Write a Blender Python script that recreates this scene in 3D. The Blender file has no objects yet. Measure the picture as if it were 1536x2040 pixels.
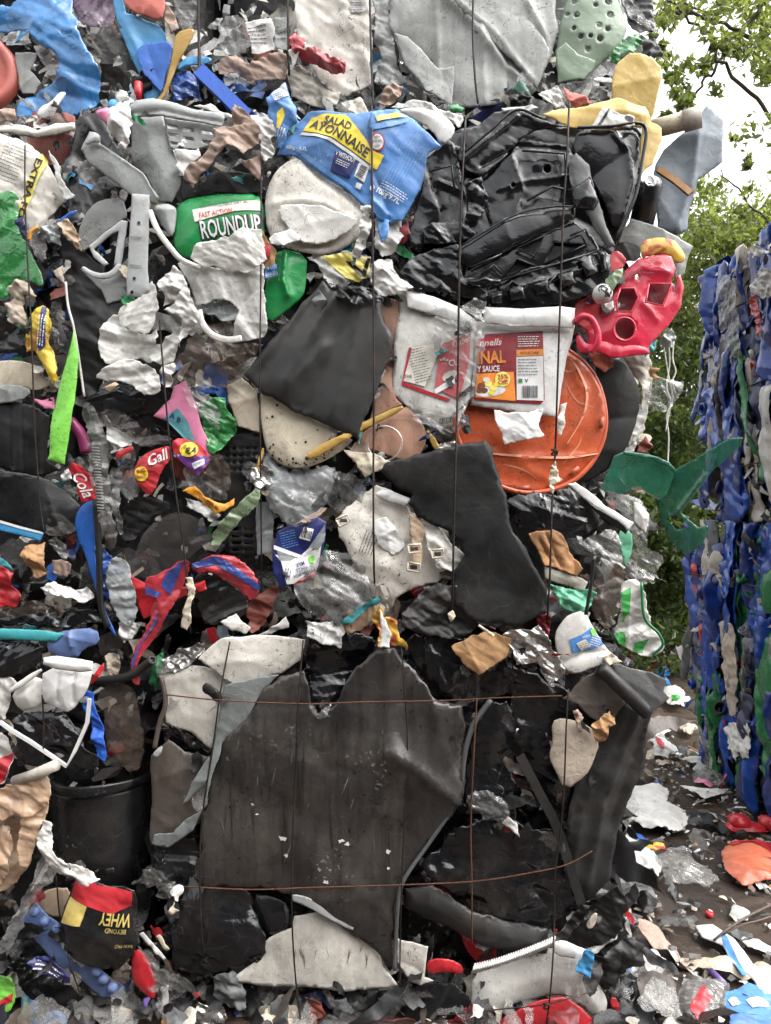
import bpy, bmesh, math, random, zlib
import numpy as np
from mathutils import Vector, Matrix
from mathutils.geometry import delaunay_2d_cdt

# ------------------------------------------------------------------ camera, sky, sun, exposure
SCN = bpy.context.scene
COL = SCN.collection
D, F, HC, CX, CY = 2.06, 1473.0, 1.35, 768.0, 1020.0     # metres to the bale face, focal length in photo pixels, eye height
SC = D / F
cam = bpy.data.cameras.new('camera'); cam_o = bpy.data.objects.new('camera', cam); COL.objects.link(cam_o)
cam_o.location = (0, -D, HC); cam_o.rotation_euler = (math.radians(90), 0, 0)
cam.sensor_fit = 'VERTICAL'; cam.sensor_height = 36.0; cam.lens = 26.0; cam.clip_end = 400; cam.clip_start = 0.02
SCN.camera = cam_o
SUN_EL, SUN_AZ = math.radians(60), math.radians(105)     # hazy sun, high over the viewer's shoulder
w = bpy.data.worlds.new('World'); SCN.world = w; w.use_nodes = True
nt = w.node_tree; bg = nt.nodes['Background']
sky = nt.nodes.new('ShaderNodeTexSky'); sky.sky_type = 'NISHITA'; sky.sun_disc = False
sky.sun_elevation = SUN_EL; sky.sun_rotation = SUN_AZ; sky.dust_density = 7.0; sky.air_density = 1.2; sky.ozone_density = 1.0
hs = nt.nodes.new('ShaderNodeHueSaturation'); hs.inputs['Saturation'].default_value = 0.1
nt.links.new(sky.outputs[0], hs.inputs['Color']); nt.links.new(hs.outputs[0], bg.inputs[0]); bg.inputs[1].default_value = 0.15
sl = bpy.data.lights.new('sun', 'SUN'); sl.energy = 0.7; sl.angle = math.radians(75); sl.color = (1, 0.96, 0.9)
so = bpy.data.objects.new('sun', sl); COL.objects.link(so)
so.rotation_euler = (math.radians(90) - SUN_EL, 0, math.pi - SUN_AZ)
so.location = (0, -3, 8)
SCN.view_settings.view_transform = 'Standard'; SCN.view_settings.look = 'None'
SCN.view_settings.gamma = 1.0; SCN.view_settings.exposure = 1.95
SCN.render.engine = 'CYCLES'
SCN.cycles.max_bounces = 5; SCN.cycles.diffuse_bounces = 3; SCN.cycles.glossy_bounces = 2; SCN.cycles.transparent_max_bounces = 9; SCN.cycles.adaptive_threshold = 0.03; SCN.cycles.use_denoising = True
SCN.cycles.caustics_reflective = False; SCN.cycles.caustics_refractive = False

# ------------------------------------------------------------------ materials
def lin(c):
    g = .3*c[0]+.55*c[1]+.15*c[2]; c = tuple(v+(g-v)*.1 for v in c)          # haze put into every colour: a little less saturation
    return tuple(((v/255)/12.92 if v/255 <= .04045 else ((v/255+.055)/1.055)**2.4) for v in c)
MATS = {}
def mat(key, col, rough=.45, dirt=.35, dcol=(52, 44, 36), bump=.25, bs=30, alpha=1.0, metal=0.0, spec=.5, vary=.25, streak=0.0, ridged=0.0, col2=None, c2s=8, speck=0.5, trans=0.0, crease=.22, gloss=1.0, scuff=0.0, splash=0.0):
    m = bpy.data.materials.new(key); MATS[key] = m; m.use_nodes = True
    n = m.node_tree.nodes; L = m.node_tree.links; b = n['Principled BSDF']; lw = None
    c = lin(col); tc = n.new('ShaderNodeTexCoord'); oi = n.new('ShaderNodeObjectInfo')
    ad = n.new('ShaderNodeVectorMath'); ad.operation = 'MULTIPLY_ADD'
    cb = n.new('ShaderNodeCombineXYZ')
    for i in range(3): L.new(oi.outputs['Random'], cb.inputs[i])
    L.new(cb.outputs[0], ad.inputs[0]); ad.inputs[1].default_value = (13, 7, 29); L.new(tc.outputs['Object'], ad.inputs[2])
    def noise(s, det=5, ro=.6, dist=0.0, typ=None, vec=None):
        t = n.new('ShaderNodeTexNoise'); t.inputs['Scale'].default_value = s; t.inputs['Detail'].default_value = det
        t.inputs['Roughness'].default_value = ro; t.inputs['Distortion'].default_value = dist
        if typ: t.noise_type = typ
        L.new(vec or ad.outputs[0], t.inputs['Vector']); return t
    def ramp(src, a, bb):
        r = n.new('ShaderNodeMapRange'); r.inputs[1].default_value = a; r.inputs[2].default_value = bb; r.clamp = True
        L.new(src, r.inputs[0]); return r.outputs[0]
    def mix(fac, A, B):
        x = n.new('ShaderNodeMix'); x.data_type = 'RGBA'
        if hasattr(fac, 'links'): L.new(fac, x.inputs['Factor'])
        else: x.inputs['Factor'].default_value = fac
        for s, v in (('A', A), ('B', B)):
            i = [q for q in x.inputs if q.name == s and q.type == 'RGBA'][0]
            if isinstance(v, tuple): i.default_value = (*v, 1)
            else: L.new(v, i)
        return [o for o in x.outputs if o.type == 'RGBA'][0]
    def mul(src, k):
        q = n.new('ShaderNodeMath'); q.operation = 'MULTIPLY'; L.new(src, q.inputs[0])
        if hasattr(k, 'links'): L.new(k, q.inputs[1])
        else: q.inputs[1].default_value = k
        return q.outputs[0]
    lo = tuple(v*(1-vary) for v in c); hi = tuple(min(1, v*(1+vary*.6)) for v in c)
    nz = noise(4, 4)
    cc = mix(ramp(nz.outputs[0], .35, .65), lo, hi)
    if col2: cc = mix(ramp(noise(c2s, 3, .5, 1.0).outputs[0], .5, .56), cc, lin(col2))
    dl = lin(dcol)
    cc = mix(mul(ramp(noise(48, 5, .75).outputs[0], .38, .66), min(.3, .12+vary*.4)), cc, tuple(v*.62 for v in c))
    if crease > 0:
        vo = n.new('ShaderNodeTexVoronoi'); vo.feature = 'DISTANCE_TO_EDGE'; vo.inputs['Scale'].default_value = 9
        dn = noise(5, 3, .5); dm = n.new('ShaderNodeVectorMath'); dm.operation = 'MULTIPLY_ADD'; L.new(dn.outputs['Color'], dm.inputs[0]); dm.inputs[1].default_value = (.25, .25, .25); L.new(ad.outputs[0], dm.inputs[2]); L.new(dm.outputs[0], vo.inputs['Vector'])
        crl = mul(ramp(vo.outputs['Distance'], .03, .0), ramp(noise(7, 2).outputs[0], .48, .62))
    if crease > 0: cc = mix(mul(crl, crease), cc, tuple(min(1, v*1.35+.045) for v in c))
    if dirt > 0:
        cc = mix(mul(ramp(noise(9, 5, .72, .6).outputs[0], .5, .72), min(1, dirt)), cc, dl)
        if speck > 0:
            cc = mix(mul(mul(ramp(noise(75, 2, .5).outputs[0], .66, .7), ramp(noise(6, 2).outputs[0], .42, .6)), min(1, dirt*2*speck)), cc, tuple(v*.5 for v in dl))
    if streak > 0:
        mp = n.new('ShaderNodeMapping'); mp.inputs['Scale'].default_value = (14, 14, 1.2); L.new(ad.outputs[0], mp.inputs[0])
        cc = mix(mul(ramp(noise(3, 4, .6, .2, None, mp.outputs[0]).outputs[0], .45, .75), streak), cc, dl)
    if dirt > .05:
        gp = n.new('ShaderNodeNewGeometry'); g1 = noise(3.2, 5, .65, .4, None, gp.outputs['Position'])
        cc = mix(mul(ramp(g1.outputs[0], .52, .76), .38), cc, (.075, .062, .05))
    if scuff > 0:
        bd = n.new('ShaderNodeMath'); bd.operation = 'COMPARE'; L.new(noise(13, 2, .5, 2.6).outputs[0], bd.inputs[0]); bd.inputs[1].default_value = .5; bd.inputs[2].default_value = .006
        cc = mix(mul(mul(bd.outputs[0], ramp(noise(6, 3, .6).outputs[0], .5, .62)), scuff), cc, tuple(v*.6 for v in dl))
        cc = mix(mul(mul(ramp(noise(120, 2, .5).outputs[0], .64, .7), ramp(noise(4, 3, .6).outputs[0], .5, .66)), scuff), cc, tuple(v*.5 for v in dl))
    if splash > 0:
        cc = mix(mul(mul(ramp(noise(95, 3, .6).outputs[0], .6, .66), ramp(noise(5.5, 2, .5).outputs[0], .6, .7)), splash), cc, (.55, .54, .52))
        bd = n.new('ShaderNodeMath'); bd.operation = 'COMPARE'; L.new(noise(5, 2, .5, 1.8).outputs[0], bd.inputs[0]); bd.inputs[1].default_value = .47; bd.inputs[2].default_value = .004
        cc = mix(mul(mul(bd.outputs[0], ramp(noise(9, 3, .6).outputs[0], .5, .6)), splash*.5), cc, tuple(min(1, v*2.2+.02) for v in c))
    L.new(cc, b.inputs['Base Color'])
    r = n.new('ShaderNodeMapRange'); L.new(noise(11, 3).outputs[0], r.inputs[0]); r.inputs[1].default_value = .3; r.inputs[2].default_value = .7
    r.inputs[3].default_value = max(.03, rough*.65); r.inputs[4].default_value = min(1, rough*1.4); L.new(r.outputs[0], b.inputs['Roughness'])
    b.inputs['Metallic'].default_value = metal; b.inputs['Specular IOR Level'].default_value = spec
    if alpha < 1:
        a = n.new('ShaderNodeMapRange'); L.new(noise(14, 4, .7, .8).outputs[0], a.inputs[0]); a.inputs[1].default_value = .3; a.inputs[2].default_value = .7
        a.inputs[3].default_value = max(0, alpha-.3); a.inputs[4].default_value = min(1, alpha+.22)
        lw = n.new('ShaderNodeLayerWeight'); lw.inputs[0].default_value = .35; am = n.new('ShaderNodeMath'); am.operation = 'MULTIPLY_ADD'; am.use_clamp = True; L.new(lw.outputs['Facing'], am.inputs[0]); am.inputs[1].default_value = .3; L.new(a.outputs[0], am.inputs[2])
        tl = n.new('ShaderNodeBsdfTranslucent'); L.new(cc, tl.inputs[0]); m1 = n.new('ShaderNodeMixShader'); m1.inputs[0].default_value = .42 if alpha < .6 else .12; L.new(b.outputs[0], m1.inputs[1]); L.new(tl.outputs[0], m1.inputs[2])
        tp = n.new('ShaderNodeBsdfTransparent'); m2 = n.new('ShaderNodeMixShader'); L.new(am.outputs[0], m2.inputs[0]); L.new(tp.outputs[0], m2.inputs[1]); L.new(m1.outputs[0], m2.inputs[2])
    if bump > 0:
        bp = n.new('ShaderNodeBump'); bp.inputs['Strength'].default_value = min(1, bump); bp.inputs['Distance'].default_value = .006
        h = noise(bs, 3, .6, .5).outputs[0]
        if crease > 0:
            hm = n.new('ShaderNodeMath'); hm.operation = 'MULTIPLY_ADD'; L.new(crl, hm.inputs[0]); hm.inputs[1].default_value = .2; L.new(h, hm.inputs[2]); h = hm.outputs[0]
        if ridged > 0:
            t = noise(bs*.35, 3, .5, .9, 'RIDGED_MULTIFRACTAL'); q = n.new('ShaderNodeMath'); q.operation = 'MULTIPLY_ADD'
            L.new(t.outputs[0], q.inputs[0]); q.inputs[1].default_value = ridged; L.new(h, q.inputs[2]); h = q.outputs[0]
        L.new(h, bp.inputs['Height']); L.new(bp.outputs[0], b.inputs['Normal'])
        if alpha < 1:
            L.new(bp.outputs[0], lw.inputs['Normal']); gl = n.new('ShaderNodeBsdfGlossy'); gl.inputs['Roughness'].default_value = max(.06, rough*.6); L.new(bp.outputs[0], gl.inputs['Normal'])
            fn = n.new('ShaderNodeFresnel'); fn.inputs[0].default_value = 1.6; L.new(bp.outputs[0], fn.inputs['Normal']); ms = n.new('ShaderNodeMixShader'); L.new(mul(fn.outputs[0], gloss), ms.inputs[0])
            L.new(m2.outputs[0], ms.inputs[1]); L.new(gl.outputs[0], ms.inputs[2]); L.new(ms.outputs[0], n['Material Output'].inputs[0])
    return m
def film(key, col, alpha=.5, rough=.18, **k):
    k.setdefault('gloss', .4)
    k.setdefault('dirt', .25); k.setdefault('bump', .8); k.setdefault('ridged', .6); k.setdefault('bs', 26)
    return mat(key, col, rough, alpha=alpha, **k)
FILMS = {'clear', 'clear_lo', 'grey_film', 'brown_film', 'smoke'}
def prnt(key, col, rough=.4, dirt=.45):
    return mat(key, col, rough, dirt, bump=.12, vary=.2, crease=.4, splash=.45)

# ------------------------------------------------------------------ noise
_rs = np.random.RandomState(7); _perm = np.tile(_rs.permutation(256), 3)
_ga = _rs.rand(256)*2*np.pi; _gx, _gy = np.cos(_ga), np.sin(_ga)
def pn(x, y, seed=0):
    x = np.asarray(x, float) + seed*17.31; y = np.asarray(y, float) - seed*9.77
    xi = np.floor(x).astype(int); yi = np.floor(y).astype(int); xf = x-xi; yf = y-yi; xi &= 255; yi &= 255
    u = xf*xf*xf*(xf*(xf*6-15)+10); v = yf*yf*yf*(yf*(yf*6-15)+10)
    def g(a, b, dx, dy):
        h = _perm[_perm[a] + b]; return _gx[h]*dx + _gy[h]*dy
    a0 = g(xi, yi, xf, yf); a1 = g(xi+1, yi, xf-1, yf); b0 = g(xi, yi+1, xf, yf-1); b1 = g(xi+1, yi+1, xf-1, yf-1)
    return (a0 + u*(a1-a0))*(1-v) + (b0 + u*(b1-b0))*v
def ridge(x, y, seed, octs=3):
    s = 0; a = 1; f = 1; wx = pn(x*.7, y*.7, seed+5)*.8; wy = pn(x*.7+9, y*.7, seed+6)*.8
    for o in range(octs):
        s = s + a*(1-2*np.abs(pn((x+wx)*f, (y+wy)*f, seed+o))*1.6); a *= .5; f *= 2.1
    return s/1.75

def _hv(i, j, seed): return _gx[_perm[_perm[(i+seed*31) & 255] + ((j+seed*57) & 255)]]
def facet(x, y, seed):
    """flat facets that meet in straight creases: random heights on a warped triangular lattice"""
    x = x + .35*pn(x*.9, y*.9, seed+3); y = y + .35*pn(x*.9+5, y*.9, seed+4); u = x+y*.5; v = y*1.1547; x = u; y = v
    i = np.floor(x).astype(int); j = np.floor(y).astype(int); f = x-i; g = y-j; up = f+g > 1
    a = np.where(up, _hv(i+1, j+1, seed), _hv(i, j, seed)); b = _hv(i+1, j, seed); c = _hv(i, j+1, seed)
    return np.where(up, a + (b-a)*(1-g) + (c-a)*(1-f), a + (b-a)*f + (c-a)*g)
def crumple(p, s, seed):
    t = (seed % 63)*.1; c, n = math.cos(t), math.sin(t); a = p[:, 0]*c+p[:, 1]*n; b = -p[:, 0]*n+p[:, 1]*c
    r = 1-np.abs(pn(a*s*.45+.4*pn(a*s, b*s, seed), b*s*1.5, seed+7))*2.6
    return .55*facet(p[:, 0]*s, p[:, 1]*s, seed)+.26*facet(p[:, 0]*s*2.7, p[:, 1]*s*2.7, seed+2)+.1*facet(p[:, 0]*s*6, p[:, 1]*s*6, seed+5)+.28*np.clip(r, -.3, 1)

def bagwrinkle(p, s, seed):
    t0 = (seed % 63)*.1; A = p[:, 0]*math.cos(t0)+p[:, 1]*math.sin(t0); B = -p[:, 0]*math.sin(t0)+p[:, 1]*math.cos(t0); A = A+.04*pn(A*6, B*6, seed+2); B = B+.05*pn(A*4, B*4, seed+3)
    z = .55*facet(A*s*.3, B*s*1.1, seed+1)+.3*facet(A*s*.6, B*s*2.4, seed+9)+.12*facet(A*s*1.6, B*s*5, seed+10)+.3*pn(p[:, 0]*s*.5, p[:, 1]*s*.5, seed+11)
    for k, (am, ln, wd) in enumerate(((.34, .2, .9), (.22, .3, 1.5), (.12, .5, 2.6), (.07, .9, 4.5))):
        t = (seed % 63)*.1+(0, .8, -1.0, 1.9)[k]; c, n = math.cos(t), math.sin(t); a = p[:, 0]*c+p[:, 1]*n; b = -p[:, 0]*n+p[:, 1]*c
        w_ = .7*pn(a*s*.4, b*s*.4, seed+k); r = np.exp(-np.abs(pn(a*s*ln+w_, b*s*wd+w_, seed+7+k))*9)
        z = z+am*1.3*r*np.clip(pn(p[:, 0]*s*.5, p[:, 1]*s*.5, seed+20+k)*4+.1, 0, 1)
    return z-.25+.12*facet(p[:, 0]*s*2.2, p[:, 1]*s*2.2, seed+2)
# ------------------------------------------------------------------ frames: where a photo pixel lies in the place
class Front:                                   # the bale faces, d metres nearer than the plane y = 0
    def __init__(s, d): s.d = d; s.k = SC*(D-d)/D
    def m(s, p): p = np.asarray(p, float); return np.stack([(p[:, 0]-CX)*s.k, (CY-p[:, 1])*s.k], 1)
    def w(s, q, f): return np.stack([q[:, 0], -f, HC+q[:, 1]], 1)
class Ground:
    def __init__(s, d): s.d = d; s.k = SC
    def m(s, p):
        p = np.asarray(p, float); z = F*(HC-s.d)/np.maximum(p[:, 1]-CY, 30); return np.stack([(p[:, 0]-CX)/F*z, z-D], 1)
    def w(s, q, f): return np.stack([q[:, 0], q[:, 1], f], 1)
XB = 1.70
class Side:                                    # the long face of the blue bales, the plane x = XB
    def __init__(s, d): s.d = d; s.k = SC*1.8
    def m(s, p):
        p = np.asarray(p, float); z = F*(XB-s.d)/(p[:, 0]-CX); return np.stack([-(z-D), HC+(CY-p[:, 1])/F*z], 1)
    def w(s, q, f): return np.stack([XB-f, -q[:, 0], q[:, 1]], 1)

def P(s):
    if not isinstance(s, str): return np.array(s, float)
    return np.array([[float(v) for v in t.split(',')] for t in s.split()])
def ell(cx, cy, rx, ry=None, n=28, a0=0, a1=360, rot=0):
    ry = ry or rx; o = []
    for i in range(n):
        t = math.radians(a0 + (a1-a0)*i/n); x, y = rx*math.cos(t), ry*math.sin(t); r = math.radians(rot)
        o.append((cx + x*math.cos(r)-y*math.sin(r), cy + x*math.sin(r)+y*math.cos(r)))
    return np.array(o)
def inside(q, poly):
    x, y = q[:, 0], q[:, 1]; r = np.zeros(len(q), bool); n = len(poly); j = n-1
    for i in range(n):
        xi, yi = poly[i]; xj, yj = poly[j]
        c = ((yi > y) != (yj > y)) & (x < (xj-xi)*(y-yi)/((yj-yi) or 1e-12)+xi); r ^= c; j = i
    return r
def pdist(q, poly):
    d = np.full(len(q), 1e9); a = np.asarray(poly); b = np.roll(a, -1, 0)
    for p0, p1 in zip(a, b):
        v = p1-p0; l = (v*v).sum() or 1e-12; t = np.clip(((q-p0)@v)/l, 0, 1)
        d = np.minimum(d, np.hypot(*(q-p0-t[:, None]*v).T))
    return d
def smooth(p, it=1):
    for _ in range(it):
        n = np.roll(p, -1, 0); p = np.stack([.75*p+.25*n, .25*p+.75*n], 1).reshape(-1, 2)
    return p
def resample(p, h, jag, rng):
    """edges cut to length h, torn by midpoint displacement (jag = roughness)"""
    o = []
    def sub(a, b, k):
        l = math.hypot(b[0]-a[0], b[1]-a[1])
        if l <= h*1.2 or k > 9: o.append(a); return
        t = .5+rng.uniform(-.12, .12); g = rng.gauss(0, jag)*l if jag else 0
        m = (a[0]+(b[0]-a[0])*t-(b[1]-a[1])/l*g, a[1]+(b[1]-a[1])*t+(b[0]-a[0])/l*g); sub(a, m, k+1); sub(m, b, k+1)
    for a, b in zip(p, np.roll(p, -1, 0)): sub(tuple(a), tuple(b), 0)
    return np.array(o)
def triangulate(poly, h, rng, holes=()):
    pts = [poly]; edges = []; n0 = len(poly); faces = [list(range(n0))]; k = n0
    for hp in holes:
        m = len(hp); edges += [(k+i, k+(i+1) % m) for i in range(m)]; pts.append(hp); k += m
    lo, hi = poly.min(0), poly.max(0); nx = int((hi[0]-lo[0])/h)+1; ny = int((hi[1]-lo[1])/(h*.87))+1
    gx, gy = np.meshgrid(np.arange(nx), np.arange(ny)); g = np.stack([lo[0]+(gx+(gy % 2)*.5)*h, lo[1]+gy*h*.87], -1).reshape(-1, 2)
    g = g + (np.random.RandomState(rng.randrange(9999)).rand(*g.shape)-.5)*h*.35
    if len(g):
        k_ = inside(g, poly); g = g[k_]
    if len(g): g = g[pdist(g, poly) > h*.45]
    for hp in holes:
        if len(g): g = g[pdist(g, hp) > h*.4]
    if len(g): pts.append(g)
    al = np.concatenate(pts)
    v, e, f, *_ = delaunay_2d_cdt([Vector(p) for p in al], edges, faces, 1, 1e-6)
    v = np.array([tuple(q) for q in v]); f = [t for t in f if len(t) == 3]
    if holes and f:
        c = v[np.array(f)].mean(1); keep = np.ones(len(f), bool)
        for hp in holes: keep &= ~inside(c, hp)
        f = [t for t, k_ in zip(f, keep) if k_]
    return v, f

# ------------------------------------------------------------------ objects
def props(o, label=None, cat=None, group=None, kind=None):
    for k, v in (('label', label), ('category', cat), ('group', group), ('kind', kind)):
        if v: o[k] = v
    return o
def mesh_obj(name, verts, faces, m, parent=None, smooth_=True, thick=0, origin=None):
    verts = np.asarray(verts, float); c = np.array(origin) if origin is not None else verts.mean(0)
    me = bpy.data.meshes.new(name); me.from_pydata((verts-c).tolist(), [], [list(map(int, f)) for f in faces])
    me.materials.append(MATS[m] if isinstance(m, str) else m)
    if smooth_: me.polygons.foreach_set('use_smooth', [True]*len(me.polygons))
    o = bpy.data.objects.new(name, me); COL.objects.link(o); o.location = c
    if parent is not None:
        o.parent = parent; o.location = Vector(c) - wpos(parent)
    if thick:
        s = o.modifiers.new('thickness', 'SOLIDIFY'); s.thickness = thick; s.offset = -1
    return o
def wpos(o):
    p = Vector(o.location)
    while o.parent: o = o.parent; p += o.location
    return p
def empty(name, loc, label=None, cat=None, group=None):
    o = bpy.data.objects.new(name, None); COL.objects.link(o); o.location = loc; o.empty_display_size = .05
    return props(o, label, cat, group)

STY = {  # n folds, fold cm, noise cm, noise/m, crumple cm, crumple/m, tuck cm, jag px, smooth, thickness mm
 'r': (3, .6, .3, 4, .35, 5, .35, .5, 0, 2.5),     # rigid plastic
 's': (2, .5, .4, 3, .12, 6, .25, .2, 1, 2.5),       # smooth moulded plastic
 'f': (3, .5, .5, 5, 1.5, 10, .3, 1.6, 1, .6),      # film, bags
 'p': (4, .7, .2, 6, .7, 11, .1, 1.0, 0, .8),       # paper, card
 'c': (4, .9, .5, 9, 2.0, 17, .3, 1.6, 0, .7),      # tightly crumpled
 'b': (3, .6, .6, 4, 1.5, 9, .3, 1.5, 1, .5),      # bags
 'm': (4, 1.2, .6, 4, 1.7, 8, .5, .9, 0, 2.2),      # mangled rigid
}
class Sheet: pass
ALL = []
def S(name, label, cat, pts, m, d, st='r', bulge=0, br=3.0, holes=(), tilt=(0, 0), fr=None, parent=None, fold=None, fa=None, na=None, ns=None, ra=None, rs=None, tuck=None,
      jag=None, sm=None, th=None, h=None, creases=(), group=None, curl=0, fdir=None, flat=False, wave=None):
    """a sheet of plastic, film or paper with the outline pts (photo pixels), d cm proud of the bale face"""
    if st == 'f' and (name.endswith('_bag') or name in ('bag', 'film_scrap')): st = 'b'
    nf, fc, n_a, n_s, r_a, r_s, tk, jg, s_, t_ = STY[st]
    nf = nf if fold is None else fold; fc = fc if fa is None else fa; n_a = n_a if na is None else na; n_s = n_s if ns is None else ns
    r_a = r_a if ra is None else ra; r_s = r_s if rs is None else rs; tk = tk if tuck is None else tuck; jg = jg if jag is None else jag
    s_ = s_ if sm is None else sm; t_ = t_ if th is None else th
    if st == 'b' and not curl: curl = .7
    if m in FILMS: t_ = 0
    seed = zlib.crc32((name+str(label)+str(P(pts)[0])).encode()) % 9973; rng = random.Random(seed)
    d = d/100.0; fr = (fr or Front)(d); px = P(pts)
    if s_: px = smooth(px, s_)
    q = fr.m(px); ar = .5*np.sum(q[:, 0]*np.roll(q[:, 1], -1)-np.roll(q[:, 0], -1)*q[:, 1])
    if ar < 0: q = q[::-1]; ar = -ar
    size = math.sqrt(ar); r0_ = r_s; r_s = max(r_s, 1.5/size); r_a = r_a*min(1, 1.5*r0_/r_s); h = h or (min(.0085, max(.0035, size/38)) if r_a > .5 else min(.012, max(.0045, size/26)))
    base = q.copy(); q = resample(q, h*1.1, jg*.055, rng); a0 = base.mean(0)
    hs_ = [fr.m(P(x)) for x in holes]
    folds = []
    for i in range(nf):
        c = base.mean(0) + np.array([rng.gauss(0, size*.35), rng.gauss(0, size*.35)])
        t = rng.uniform(0, math.pi) if fdir is None else math.radians(fdir)+rng.gauss(0, .18)
        folds.append((c, np.array([-math.sin(t), math.cos(t)]), np.array([math.cos(t), math.sin(t)]), rng.choice((-1, 1, 1))*fc/100*rng.uniform(.5, 1.2), rng.uniform(.12, .35)*size, rng.uniform(.5, 1.3)*size))
    cre = [(fr.m(P(x[0])), x[1]/100, x[2]/100) for x in creases]
    def disp(p):
        z = np.full(len(p), d) + tilt[0]*(p[:, 0]-a0[0]) + tilt[1]*(p[:, 1]-a0[1])
        ds = pdist(p, base)
        if bulge: z += (.4 if st == 's' and bulge < 3 else .62)*bulge/100*(1-np.exp(-(ds/(br/100))**1.1))
        if tk: z -= tk/100*np.exp(-ds/.018)*(.6+1.6*pn(p[:, 0]*9, p[:, 1]*9, seed+3))
        if curl: z += curl/100*np.exp(-ds/.025)*np.clip(pn(p[:, 0]*6, p[:, 1]*6, seed+8)*2.5+.2, 0, 1)
        for c, nn, tt, a, wd, ln in folds:
            r = p-c; z += a*np.exp(-np.abs(r@nn)/wd)*np.exp(-((r@tt)/ln)**2)
        if n_a: z += n_a/100*(pn(p[:, 0]*n_s, p[:, 1]*n_s, seed)+.4*pn(p[:, 0]*n_s*2.3, p[:, 1]*n_s*2.3, seed+1))
        if r_a: z += r_a/100*(bagwrinkle if st == 'b' else crumple)(p, r_s, seed+2)
        if wave:
            t = math.radians(wave[2]); z += wave[0]/100*np.sin((p[:, 0]*math.cos(t)+p[:, 1]*math.sin(t))*2*math.pi/(wave[1]/100))
        for c, a, wd in cre:
            dd = np.full(len(p), 1e9)
            for p0, p1 in zip(c[:-1], c[1:]):
                v = p1-p0; t = np.clip(((p-p0)@v)/(v@v), 0, 1); dd = np.minimum(dd, np.hypot(*(p-p0-t[:, None]*v).T))
            z += a*np.exp(-dd/wd)
        return z
    v, f = triangulate(q, h, rng, hs_)
    o = mesh_obj(name, fr.w(v, disp(v)), f, m, parent.o if isinstance(parent, Sheet) else parent, not flat, t_/1000)
    r = Sheet(); r.o = o; r.fr = fr; r.disp = disp; r.rng = rng; r.h = h
    if parent is None:
        props(o, label, cat, group); ALL.append(o)
    elif label: o['label'] = label
    return r
def Dc(sh, name, pts, m, lift=3.0, sm=0, h=None, jag=0.0, label=None):
    """a printed area or flat piece that follows the surface of the sheet sh"""
    px = P(pts); px = smooth(px, sm) if sm else px; q = sh.fr.m(px)
    if np.sum(q[:, 0]*np.roll(q[:, 1], -1)-np.roll(q[:, 0], -1)*q[:, 1]) < 0: q = q[::-1]
    h = h or sh.h; v, f = triangulate(resample(q, h, jag*.05, sh.rng), h, sh.rng)
    if not f: return None
    o = mesh_obj(name, sh.fr.w(v, sh.disp(v)+lift/1000), f, m, sh.o)
    if label: o['label'] = label
    r = Sheet(); r.o = o; r.fr = sh.fr; r.disp = lambda p: sh.disp(p)+lift/1000; r.rng = sh.rng; r.h = h
    return r
def T(sh, text, x, y, hgt, ang, m, wid=None, lift=2.0, bold=.0, shear=0, name='lettering', arc=0):
    """lettering printed on a sheet: centre x,y and cap height in photo pixels, ang degrees anticlockwise; arc bends the line (px of rise)"""
    cu = bpy.data.curves.new('lettering', 'FONT'); cu.body = text; cu.align_x = 'CENTER'; cu.align_y = 'CENTER'; cu.resolution_u = 2; cu.offset = bold; cu.shear = shear
    to = bpy.data.objects.new('lettering', cu); COL.objects.link(to)
    dg = bpy.context.evaluated_depsgraph_get(); me = bpy.data.meshes.new_from_object(to.evaluated_get(dg))
    bpy.data.objects.remove(to); bpy.data.curves.remove(cu)
    if not len(me.vertices): return
    bm = bmesh.new(); bm.from_mesh(me); bmesh.ops.triangulate(bm, faces=bm.faces[:])
    co = np.array([v.co[:] for v in bm.verts]); lo, hi = co.min(0), co.max(0)
    sc = hgt/(hi[1]-lo[1]); sx = (wid/(hi[0]-lo[0])) if wid else sc
    k = sh.fr.k
    for _ in range(2):
        es = [e for e in bm.edges if e.calc_length()*max(sc, sx)*k > .012]
        if es: bmesh.ops.subdivide_edges(bm, edges=es, cuts=1); bmesh.ops.triangulate(bm, faces=bm.faces[:])
    co = np.array([v.co[:] for v in bm.verts]); fs = [[v.index for v in f.verts] for f in bm.faces]; bm.verts.index_update()
    fs = [[v.index for v in f.verts] for f in bm.faces]; bm.free(); bpy.data.meshes.remove(me)
    c = (lo+hi)/2; X = (co[:, 0]-c[0])*sx; Y = (co[:, 1]-c[1])*sc
    if arc: Y = Y + arc*(1-(X/(wid/2 if wid else (hi[0]-lo[0])*sx/2))**2)
    a = math.radians(ang); px = np.stack([x + X*math.cos(a)-Y*math.sin(a), y - (X*math.sin(a)+Y*math.cos(a))], 1)
    q = sh.fr.m(px)
    return mesh_obj(name, sh.fr.w(q, sh.disp(q)+lift/1000), fs, m, sh.o, False)
def LINES(sh, x, y, w_, n, gap, ang, m, th=1.6, lift=1.6, name='small_print', rag=.35):
    """rows of small print that cannot be read in the photograph, as short dashes"""
    a = math.radians(ang); rng = sh.rng; vs = []; fs = []
    for i in range(n):
        t = -w_/2; end = w_/2*(1-rag*rng.random())
        while t < end:
            l = rng.uniform(2.5, 8); t1 = min(end, t+l); yy = (i-(n-1)/2)*gap
            k = len(vs)
            for u, v in ((t, yy-th/2), (t1, yy-th/2), (t1, yy+th/2), (t, yy+th/2)):
                vs.append((x+u*math.cos(a)+v*math.sin(a), y-u*math.sin(a)+v*math.cos(a)))
            fs.append((k, k+3, k+2, k+1)); t = t1+rng.uniform(.8, 2)
    q = sh.fr.m(np.array(vs)); return mesh_obj(name, sh.fr.w(q, sh.disp(q)+lift/1000), fs, m, sh.o, False)
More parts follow.
